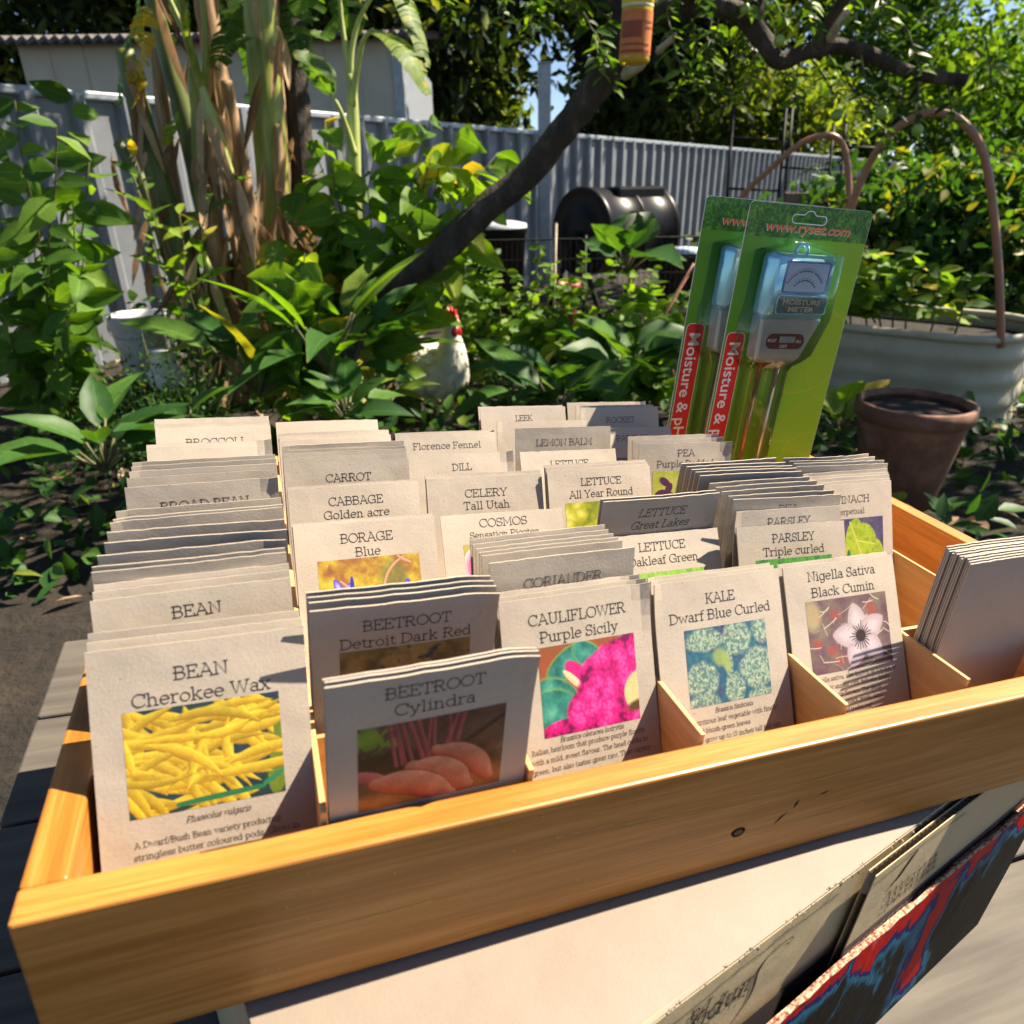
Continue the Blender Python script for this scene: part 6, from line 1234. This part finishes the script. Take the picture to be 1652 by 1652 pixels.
def font_mesh(txt, size, m, name, shear=0.0, offset=0.0, width=None):
    cu = bpy.data.curves.new('lettering', 'FONT'); cu.body = txt; cu.size = size; cu.shear = shear; cu.offset = offset; cu.align_x = 'LEFT'
    o = bpy.data.objects.new('lettering', cu); COL.objects.link(o)
    me = bpy.data.meshes.new_from_object(o.evaluated_get(bpy.context.evaluated_depsgraph_get())); me.name = name
    bpy.data.objects.remove(o); bpy.data.curves.remove(cu); me.materials.clear(); me.materials.append(m)
    V = np.array([v.co[:] for v in me.vertices]); V[:, 0] -= V[:, 0].min()
    if width: V[:, 0] *= width / V[:, 0].max()
    me.vertices.foreach_set('co', V.astype(np.float32).ravel()); return me
def remap(me, f):
    V = np.array([v.co[:] for v in me.vertices]); me.vertices.foreach_set('co', np.array([f(*q) for q in V], np.float32).ravel()); me.update(); return me
def slot_loop(n=1.0):
    cx, cz = .0775, .3345; hw, hh = .0225, .0042 ; P = []
    P += [(cx + hw + hh * math.cos(t) - hh, cz + hh * math.sin(t)) for t in np.linspace(-math.pi / 2, math.pi / 2, 8)]
    P += [(cx + .008 - .003 * 0, cz + hh)] + [(cx + .0065 * math.cos(t), cz + hh + .0042 * math.sin(t)) for t in np.linspace(.3, math.pi - .3, 8)] + [(cx - .008, cz + hh)]
    P += [(cx - hw + hh + hh * math.cos(t), cz + hh * math.sin(t)) for t in np.linspace(math.pi / 2, 1.5 * math.pi, 8)]
    return P
def rrect(x0, z0, x1, z1, r, n=6):
    P = []
    for cx, cz, a0 in ((x1 - r, z0 + r, -90), (x1 - r, z1 - r, 0), (x0 + r, z1 - r, 90), (x0 + r, z0 + r, 180)):
        P += [(cx + r * math.cos(math.radians(a0 + 90 * i / n)), cz + r * math.sin(math.radians(a0 + 90 * i / n))) for i in range(n + 1)]
    return P
def flat(P, y0, y1=None, bev=0):
    """polygon outline in x-z, from y0 (front) to y1 (back)"""
    mb = MB(); n = len(P)
    if y1 is None: return mb.add([(x, y0, z) for x, z in P], [list(range(n))])
    mb.add([(x, y0, z) for x, z in P] + [(x, y1, z) for x, z in P], [list(range(n)), list(range(2 * n - 1, n - 1, -1))] + [(i, n + i, n + (i + 1) % n, (i + 1) % n) for i in range(n)])
    return mb
def in_poly(px, pz, P):
    c = np.zeros(px.shape, bool); n = len(P)
    for i in range(n):
        (x0, z0), (x1, z1) = P[i], P[i - 1]
        m = ((z0 > pz) != (z1 > pz)) & (px < (x1 - x0) * (pz - z0) / (z1 - z0 + 1e-12) + x0); c ^= m
    return c
def make_card():
    root = empty('blister_card', 'green hanging card with blue moisture meter, the front one of two, behind the packets', 'blister pack', 'moisture meter blister cards')
    bm = bmesh.new(); loops = [rrect(0, 0, CW, CH, .006), slot_loop()]
    ed = []
    for L_ in loops:
        vs = [bm.verts.new((x, 0, z)) for x, z in L_]; ed += [bm.edges.new((vs[i - 1], vs[i])) for i in range(len(vs))]
    bmesh.ops.triangle_fill(bm, use_beauty=True, use_dissolve=False, edges=ed)
    g = bmesh.ops.extrude_face_region(bm, geom=list(bm.faces)); bmesh.ops.translate(bm, vec=(0, .0007, 0), verts=[v for v in g['geom'] if isinstance(v, bmesh.types.BMVert)])
    bmesh.ops.recalc_face_normals(bm, faces=bm.faces)
    me = bpy.data.meshes.new('card'); bm.to_mesh(me); bm.free(); me.materials.append(M['cardwhite']); link('card', me, root)
    # printed face
    w, h = 200, 436; p = Pic(w, h, 21, (.15, .22, .01)); f = p.fbm(4); p.a = p.ramp(p.x * .75 + .25 * p.y + .10 * f, [(.065, .26, .018), (.11, .34, .018), (.18, .40, .016), (.22, .42, .016)])
    zl = (1 - p.y) * CH; xl = p.x * CW
    for cx, cz, rx, rz, a in ((.14, .12, .05, .02, .5), (.15, .07, .035, .03, -.3), (.13, .03, .05, .02, .1), (.15, .19, .03, .05, .2), (.11, .20, .06, .05, 0)):
        c_, s_ = math.cos(a), math.sin(a); q = np.hypot(((xl - cx) * c_ + (zl - cz) * s_) / rx, (-(xl - cx) * s_ + (zl - cz) * c_) / rz)
        p.mix((q < 1) * .10, (.30, .36, .02)); p.mix(np.clip(1 - np.abs(q - 1) * 22, 0, 1) * .35, (.40, .42, .06))
    hd = zl > .316; fo = p.fbm(70, 2) * .7 + p.fbm(20, 2) * .35; hc = p.ramp((fo - .2) * 1.7, [(.010, .07, .010), (.03, .18, .018), (.14, .36, .03), (.48, .55, .07)]); p.a[hd] = hc[hd]
    g_ = np.clip(p.a, 0, 1); xs = np.linspace(.0004, CW - .0004, w); zs = np.linspace(CH - .0004, .0004, h); Xg, Zg = np.meshgrid(xs, zs)
    V = np.stack([Xg, np.full_like(Xg, -.00012), Zg], -1).reshape(-1, 3); i = np.arange((h - 1) * w).reshape(h - 1, w)[:, :-1].ravel(); F = np.c_[i, i + w, i + w + 1, i + 1]
    ctr = V[F].mean(1); keep = ~in_poly(ctr[:, 0], ctr[:, 2], slot_loop()) & in_poly(ctr[:, 0], ctr[:, 2], rrect(0, 0, CW, CH, .006))
    cm = ink_mat('card_print', .3) if 'card_print' not in bpy.data.materials else bpy.data.materials['card_print']
    link('printed_face', np_mesh('printed_face', V, F[keep], cm, col=g_.reshape(-1, 3)), root)
    q = np.array(slot_loop() + slot_loop()[:1]); V, F = ribbons([(q, .00045)])
    link('hang_slot_rim', np_mesh('hang_slot_rim', np.c_[V[:, 0], np.full(len(V), -.0003), V[:, 1]], F, M['whiteink']), root)
    me = font_mesh('www.ryset.com', .0135, M['urlred'], 'web_address', .18, .0001, .110); remap(me, lambda x, y, z: (.0250 + x, -.00045, .3215 + y)); link('web_address', me, root)
    me = remap(font_mesh('www.ryset.com', .0135, M['whiteink'], 'web_address_outline', .18, .00032, .1112), lambda x, y, z: (.0243 + x, -.0003, .3213 + y)); link('web_address_outline', me, root)
    lb = flat(rrect(.0026, .012, .0268, .2178, .006), -.0003).obj('red_label', M['whiteink'], root)
    flat(rrect(.0034, .0128, .0260, .2170, .0054), -.0005).obj('red_panel', M['red'], lb)
    me = remap(font_mesh('Moisture & pH Meter', .0205, M['whiteink'], 'label_lettering', 0, .00022, .180), lambda x, y, z: (.0082 + y, -.0007, .2068 - x)); link('label_lettering', me, lb)
    flat(rrect(.047, .180, .075, .206, .009), -.0004).obj('round_badge', M['maroon'], root)
    # meter
    mt = MB()
    def frust(P0, y0, P1, y1):  # between two outlines
        n = len(P0); mt.add([(x, y0, z) for x, z in P0] + [(x, y1, z) for x, z in P1], [list(range(n))] + [(i, n + i, n + (i + 1) % n, (i + 1) % n) for i in range(n)], True)
    frust(rrect(.0315, .2405, .1035, .2985, .004), -.0235, rrect(.0285, .2365, .1065, .3010, .006), -.0195)
    frust(rrect(.0285, .2365, .1065, .3010, .006), -.0195, rrect(.0280, .2360, .1075, .3012, .006), -.0025)
    meter = mt.obj('meter_case', M['teal'], root)
    mt = MB(); ring = [(.0665 + .0075 * math.cos(t), -.012, .3025 + .0085 * math.sin(t)) for t in np.linspace(-.2, math.pi + .2, 14)]; mt.tube(ring, .0022, 8); mt.obj('loop', M['teal'], meter)
    mt = MB(); n = 36; fr = np.array(rrect(.0425, .2640, .0985, .2945, .003)); 
    V3 = [(x, -.0240, z) for x, z in fr]; mt.tube([*V3, V3[0], V3[1]], .0012, 6, False); mt.obj('dial_frame', plain('glossy_blue_trim', (.30, .42, .72), .15, .5, coat=.8), meter)
    dl = flat(rrect(.0430, .2645, .0980, .2940, .003), -.0238).obj('dial', M['dial'], meter)
    for col, R, a0, a1, tick in ((M['red'], .026, 150, 118, 5), (plain('green_print', (.03, .16, .07), .5), .026, 112, 74, 8), (plain('blue_print', (.02, .03, .26), .5), .026, 68, 34, 7), (M['maroon'], .0165, 140, 36, 10)):
        po = [(np.array([(.0695 + R * math.cos(math.radians(t)), .2600 + R * .98 * math.sin(math.radians(t))) for t in np.linspace(a0, a1, 14)]), .00045)]
        for t in np.linspace(a0, a1, tick): c_, s_ = math.cos(math.radians(t)), math.sin(math.radians(t)); po.append((np.array([(.0695 + R * c_, .2600 + R * s_), (.0695 + (R + .0026) * c_, .2600 + (R + .0026) * s_)]), .0003))
        V, F = ribbons(po); link('dial_scale', np_mesh('dial_scale', np.c_[V[:, 0], -.0240 - V[:, 2], V[:, 1]], F, col), meter)
    mt = MB(); V3 = [(x, -.0242, z) for x, z in rrect(.0385, .2420, .1035, .2605, .0035)]; mt.tube([*V3, V3[0], V3[1]], .0016, 6, False); mt.obj('plate_frame', bpy.data.materials['metallic_blue_teal_plastic'], meter)
    flat(rrect(.0395, .2430, .1025, .2595, .003), -.0240).obj('name_plate', M['plate'], meter)
    for tx, z0, x0, wd in (('MOISTURE', .2518, .046, .050), ('METER', .2444, .055, .034)):
        me = remap(font_mesh(tx, .0072, M['silver'], 'plate_lettering', 0, .0002, wd), lambda x, y, z: (x0 + x, -.0243, z0 + y)); link('plate_lettering', me, meter)
    # grey lower body
    lo = MB(); P0 = [(.0345, .1945), (.0395, .1905), (.0820, .1905), (.0890, .1955), (.1060, .2335), (.1040, .2350), (.0330, .2350), (.0315, .2335)]; P1 = [(.0315, .1925), (.0375, .1885), (.0840, .1885), (.0915, .1940), (.1090, .2355), (.1070, .2375), (.0310, .2375), (.0290, .2355)]
    n = len(P0); lo.add([(x, -.0190, z) for x, z in P0] + [(x, -.0160, z) for x, z in P1] + [(x, -.0022, z) for x, z in P1], [list(range(n))] + [(i, n + i, n + (i + 1) % n, (i + 1) % n) for i in range(n)] + [(n + i, 2 * n + i, 2 * n + (i + 1) % n, n + (i + 1) % n) for i in range(n)])
    low = lo.obj('meter_base', M['greyp'], root)
    flat(rrect(.0400, .2040, .0905, .2205, .0080), -.0193).obj('switch_panel', M['maroon'], low)
    MB().box((.0560, -.0215, .2110), (.0765, -.0194, .2180), .0008).obj('switch', M['greyp'], low)
    for tx, x0, z0, wd in (('MOIST', .0418, .2115, .0115), ('OFF', .0590, .2052, .0100), ('PH', .0800, .2105, .0060)):
        me = remap(font_mesh(tx, .0048, M['whiteink'], 'switch_lettering', 0, .0001, wd), lambda x, y, z: (x0 + x, -.0196, z0 + y)); link('switch_lettering', me, low)
    MB().tube([(.0480, -.009, .1900), (.0480, -.009, .020)], .0028, 12).obj('probe', M['copper'], root)
    MB().tube([(.0715, -.009, .1900), (.0715, -.009, .020)], .0032, 12).obj('probe', M['silver'], root)
    # clear blister shell: loft of rounded sections down the card
    rows = [(.316, .066, .012, .001), (.314, .066, .013, .012), (.309, .067, .020, .018), (.304, .0675, .041, .012), (.302, .068, .046, .026), (.240, .068, .0475, .0275), (.236, .0675, .049, .026), (.198, .061, .043, .024), (.190, .058, .036, .022), (.184, .058, .031, .015), (.178, .059, .026, .0135), (.030, .059, .025, .0135), (.018, .059, .025, .012), (.014, .059, .024, .001)]
    sec = [(-1.10, 0.0), (-1.03, .25), (-1.0, .75), (-.93, .96), (-.80, 1.0), (-.3, 1.0), (.3, 1.0), (.80, 1.0), (.93, .96), (1.0, .75), (1.03, .25), (1.10, 0.0)]
    V = []; F = []; k = len(sec)
    for z, cx, hw, dp in rows: V += [(cx + s * hw, -.0006 - dp * d_, z) for s, d_ in sec]
    for i in range(len(rows) - 1):
        for j in range(k - 1): F.append((i * k + j, (i + 1) * k + j, (i + 1) * k + j + 1, i * k + j + 1))
    mt = MB(); mt.add(V, F, True); mt.obj('clear_blister', M['clear'], root)
    return root
def copy_tree(o, parent=None):
    c = o.copy(); COL.objects.link(c)
    if parent is not None: c.parent = parent; c.matrix_parent_inverse = o.matrix_parent_inverse.copy()
    for ch in list(o.children): copy_tree(ch, c)
    return c
card = make_card()
card2 = copy_tree(card); card2['label'] = 'green hanging card with blue moisture meter, half hidden behind the other card'
q = hit_box(1218, 323, (0, 1, 0), .395); card.matrix_world = BOX @ Matrix.Translation((q[0], .395, q[2] - CH)) @ Matrix.Rotation(math.radians(-1.0), 4, 'X')
q = hit_box(1147, 315, (0, 1, 0), .436); card2.matrix_world = BOX @ Matrix.Translation((q[0], .436, max(q[2] - CH, -.068))) @ Matrix.Rotation(math.radians(-1.2), 4, 'X')

# ---------------------------------------------------------------- cartons under the box
DX, DY = .97191, .23534
CART = BOX @ Matrix(((DX, -DY, 0, -.224), (DY, DX, 0, -.1196), (0, 0, 1, -.0898), (0, 0, 0, 1)))
carton = empty('cardboard_carton', 'big brown cardboard carton with dark script printed upside down, under the display box', 'carton', None, CART)
CLX, CLY, CLZ = .66, .52, .26
nx, ny = 40, 30; V = []; F = []
r0 = np.random.default_rng(4); wv = r0.normal(0, 1, (8,))
for j in range(ny + 1):
    for i in range(nx + 1):
        x = CLX * i / nx; y = CLY * j / ny
        z = -.0006 + .0006 * math.sin(9 * x + 1) * math.sin(7 * y) - (.0035 * max(0, 1 - y / .010) ** 2) - .006 * max(0, 1 - x / .20) ** 1.3 * max(0, 1 - y / .20)
        V.append((x, y, z))
for j in range(ny):
    for i in range(nx): a = j * (nx + 1) + i; F.append((a, a + 1, a + nx + 2, a + nx + 1))
mb = MB(); mb.add(V, F, True); n0 = len(V)
mb.add([(v[0], v[1], v[2] - .004) for v in V], [tuple(reversed(f)) for f in F]); mb.obj('top_panel', M['carton'], carton)
mb = MB(); nn_ = 60
V = [(CLX * i / nn_, -.0002 - .0022 * (1 - abs(2 * (zz / CLZ) - 1)) * 0 + (.0024 if zz < .002 else 0), -.0036 - zz) for zz in (0, .003, .05, CLZ) for i in range(nn_ + 1)]
F = [(j * (nn_ + 1) + i, (j + 1) * (nn_ + 1) + i, (j + 1) * (nn_ + 1) + i + 1, j * (nn_ + 1) + i + 1) for j in range(3) for i in range(nn_)]
mb.add(V, F); mb.obj('front_panel', M['cartonside'], carton)
for x0 in (.0003, CLX - .0043): MB().box((x0, .003, -CLZ), (x0 + .004, CLY - .003, -.0062), .001).obj('side_panel', M['cartonside'], carton)
MB().box((.005, CLY - .004, -CLZ), (CLX - .005, CLY, -.0062), .001).obj('back_panel', M['cartonside'], carton)
mb = MB(); _r = np.random.default_rng(19)
for i in range(90):
    x_ = _r.uniform(.01, CLX - .02); w_ = _r.uniform(.0006, .002); y_ = _r.uniform(-.0026, .0008); z_ = -.0042 + _r.uniform(0, .0018)
    mb.add([(x_, y_, z_), (x_ + w_, y_ - _r.uniform(0, .001), z_ + _r.uniform(-.0008, .0012)), (x_ + w_ * .5, y_ - .0008, z_ - _r.uniform(.0006, .0018)), (x_ + w_ * .4, y_ + .0008, z_ + .0008)], [(0, 1, 3), (0, 2, 1), (1, 2, 3), (0, 3, 2)])
tag(mb.obj('torn_fibres', M['carton'], carton), None, None, None, 'stuff')
def on_face(polys, name, m, y, par):
    V, F = ribbons(polys); return link(name, np_mesh(name, np.c_[V[:, 0], y - V[:, 2] * 20, V[:, 1]], F, m), par)
def smooth_line(P, n=40):
    P = np.array(P, float); t = np.linspace(0, len(P) - 1, n); i = np.clip(t.astype(int), 0, len(P) - 2); u = t - i
    g = lambda k: P[np.clip(i + k, 0, len(P) - 1)]
    u = u[:, None]; return .5 * ((2 * g(0)) + (-g(-1) + g(1)) * u + (2 * g(-1) - 5 * g(0) + 4 * g(1) - g(2)) * u ** 2 + (-g(-1) + 3 * g(0) - 3 * g(1) + g(2)) * u ** 3)
sw = smooth_line([(.14, -.026), (.1896, -.0214), (.2098, -.0198), (.2248, -.0179), (.2403, -.0165), (.2515, -.0172), (.2577, -.0175), (.2741, -.0146), (.2983, -.0164), (.33, -.017)], 60)
Sl = smooth_line([(.2845, -.0319), (.289, -.0289), (.285, -.0259), (.2694, -.0257), (.2625, -.031), (.2592, -.0393), (.2605, -.0521), (.2595, -.0622), (.2547, -.0703), (.2504, -.0762), (.243, -.08)], 50)
hw = .0004 + .0011 * np.exp(-((np.arange(50) - 27) / 8.) ** 2)
pol = [(sw, .00042), (Sl, hw)]
for tx, cap, x0, zb, wd in (('imply', .0165, .2562, -.0372, .056), ('Fa', .0125, .2175, -.0250, .0165)):
    for q, h in text_quads(tx, cap, .10, .12, wd): pol.append((np.array([x0 - wd / 2, zb]) - q, h))
on_face(pol, 'printed_script', M['text'], -.0006, carton)
# outer flap with a cut corrugated top edge
fx0, fx1, fz0, fz1 = .352, .655, -.006, -.215
flp = MB(); flp.box((fx0, -.0088, fz1), (fx1, -.0082, fz0), 0); flp.box((fx0, -.0042, fz1), (fx1, -.0036, fz0), 0); fo_ = flp.obj('outer_flap', M['cartonside'], carton)
zz = [(fx0 + .0028 * i, -.0081 if i % 2 else -.0043) for i in range(int((fx1 - fx0) / .0028))]; V = []; F = []
for i, (x, y) in enumerate(zz): V += [(x, y, fz0 - .0008), (x, y, fz0 - .02)]
for i in range(len(zz) - 1): F.append((2 * i, 2 * i + 2, 2 * i + 3, 2 * i + 1))
mb = MB(); mb.add(V, F); mb.obj('corrugation', M['carton'], fo_)
flat([(fx0 + .0002, -.097), (fx1, -.097), (fx1, -.0745), (fx0 + .0002, -.0745)], -.0090).obj('dark_band', plain('grey_violet_print', (.075, .06, .065), .6), fo_)
pol = [(np.array([.4, -.0905 + .012]) * 0 + np.array([.357 + .098 / 2, -.0815]) - q, h) for q, h in text_quads('PRODUCE OF AUSTRALIA', .0098, .10, 0, .098)]
on_face(pol, 'band_lettering', plain('pale_print', (.50, .44, .36), .6), -.0093, fo_)
pol = [(smooth_line([(.352, -.014), (.375, -.0135), (.41, -.011), (.47, -.014)], 24), .0004)]
for i in range(3):
    for j in range(9): x = .385 + .0075 * j + .003 * i; pol.append((smooth_line([(x, -.046 - .008 * i), (x + .0022, -.042 - .008 * i), (x + .0035, -.047 - .008 * i), (x + .005, -.043 - .008 * i)], 8), .0005))
pol += [(smooth_line([(.392, -.030), (.398, -.022), (.404, -.014)], 12), .0016), (smooth_line([(.384, -.034), (.391, -.031), (.395, -.026)], 10), .0013)]
on_face(pol, 'flap_print', M['text'], -.0093, fo_)
flat([(.0, -.245), (.3515, -.245), (.3515, -.0900), (.0, -.0900)], -.00075).obj('dark_print_band', bpy.data.materials['grey_violet_print'], carton)
# painted cardboard sheets leaning on the carton
m, t, p, o = new_mat('red_blue_black_paint'); mp = coords(t, (1, 1, .45), False); n1 = noise(t, mp, 13, 3, .5, 1.2); n2 = noise(t, mp, 60, 5, .7)
ad = t.nodes.new('ShaderNodeMath'); ad.operation = 'MULTIPLY_ADD'; ad.inputs[1].default_value = .22; t.links.new(n2.outputs['Fac'], ad.inputs[0]); t.links.new(n1.outputs['Fac'], ad.inputs[2])
tc = t.nodes.new('ShaderNodeTexCoord'); sx = t.nodes.new('ShaderNodeSeparateXYZ'); t.links.new(tc.outputs['Object'], sx.inputs[0]); mr = t.nodes.new('ShaderNodeMapRange'); mr.inputs[1].default_value = -.13; mr.inputs[2].default_value = -.05; mr.inputs[3].default_value = -.16; mr.inputs[4].default_value = .20; t.links.new(sx.outputs['Z'], mr.inputs[0])
ad2 = t.nodes.new('ShaderNodeMath'); ad2.operation = 'ADD'; t.links.new(ad.outputs[0], ad2.inputs[0]); t.links.new(mr.outputs[0], ad2.inputs[1])
r = ramp(t, [(.42, (.003, .0035, .004)), (.50, (.004, .008, .010)), (.53, (.005, .06, .11)), (.58, (.010, .12, .20)), (.60, (.006, .008, .10)), (.635, (.007, .008, .08)), (.65, (.36, .004, .006)), (.85, (.45, .006, .008)), (.93, (.48, .07, .08))]); r.color_ramp.interpolation = 'LINEAR'
t.links.new(ad2.outputs[0], r.inputs[0]); t.links.new(r.outputs[0], p.inputs['Base Color']); p.inputs['Roughness'].default_value = .55; p.inputs['Specular IOR Level'].default_value = .03
b = t.nodes.new('ShaderNodeBump'); b.inputs['Strength'].default_value = .5; b.inputs['Distance'].default_value = .002; t.links.new(n2.outputs['Fac'], b.inputs['Height']); t.links.new(b.outputs[0], p.inputs['Normal'])
M['paint'] = m
M['rawedge'] = nmat('torn_pale_cardboard_edge', [(.32, (.02, .015, .012)), (.42, (.26, .05, .025)), (.52, (.34, .24, .16)), (.7, (.40, .33, .25))], 300, 4, .8, .6, 500)
for n_, (y0, y1, x0, ztop, lab) in enumerate([(-.0120, -.0097, .175, -.0860, 'thin cardboard sheet with torn pale edge, wedged behind the red and blue painted sheet'), (-.0152, -.0129, .19, -.0790, 'thick cardboard sheet daubed in red, blue and black paint, leaning on the carton')]):
    root = empty('painted_sheet', lab, 'painted sheet', 'painted sheets against the carton', CART)
    k = 46; xs = np.linspace(x0, .66, k); r0 = np.random.default_rng(n_ + 2); top = ztop + r0.normal(0, .0006, k) + .0015 * np.sin(xs * 40 + n_)
    V = []; F = []
    for x, zt in zip(xs, top): V += [(x, y0, zt), (x, y0, -.30), (x, y1, -.30), (x, y1, zt)]
    for i in range(k - 1):
        a = 4 * i
        F += [(a, a + 1, a + 5, a + 4), (a + 2, a + 3, a + 7, a + 6), (a + 1, a + 2, a + 6, a + 5)]
    F += [(0, 3, 2, 1), (4 * k - 4, 4 * k - 3, 4 * k - 2, 4 * k - 1)]
    mb = MB(); mb.add(V, F); mb.obj('painted_face', M['paint'], root)
    V = []; F = []
    for x, zt in zip(xs, top):
        j = r0.normal(0, .00025); V += [(x, y0 - .0002 + j, zt - .0008), (x, y0 - .0001 + j, zt + .0004), (x, (y0 + y1) / 2, zt + .0008 + r0.normal(0, .0003)), (x, y1 + .0002, zt + .0003)]
    for i in range(k - 1):
        for j in range(3): F.append((4 * i + j, 4 * i + 4 + j, 4 * i + 5 + j, 4 * i + 1 + j))
    mb = MB(); mb.add(V, F); mb.obj('torn_edge', M['rawedge'], root)
# table below, level with the tilted carton
tab = empty('garden_table', 'weathered timber garden table underneath the cardboard carton', 'table', None, BOX)
for i in range(6): MB().box((-.50, -.26 + .165 * i, -.385), (.75, -.10 + .165 * i, -.3555), .003).obj('plank', nmat('weathered_timber', [(.3, (.05, .042, .034)), (.7, (.11, .094, .075))], 4, 6, .8, .4, 30, (1, 12, 12)) if i == 0 else bpy.data.materials['weathered_timber'], tab)
for x, y in ((-.42, -.18), (.67, -.18), (-.42, .62), (.67, .62)):
    gz = (BOX @ Vector((x, y, -.385))).z; MB().box((x - .03, y - .03, -.385 - gz / .995), (x + .03, y + .03, -.3853), .003).obj('leg', bpy.data.materials['weathered_timber'], tab)
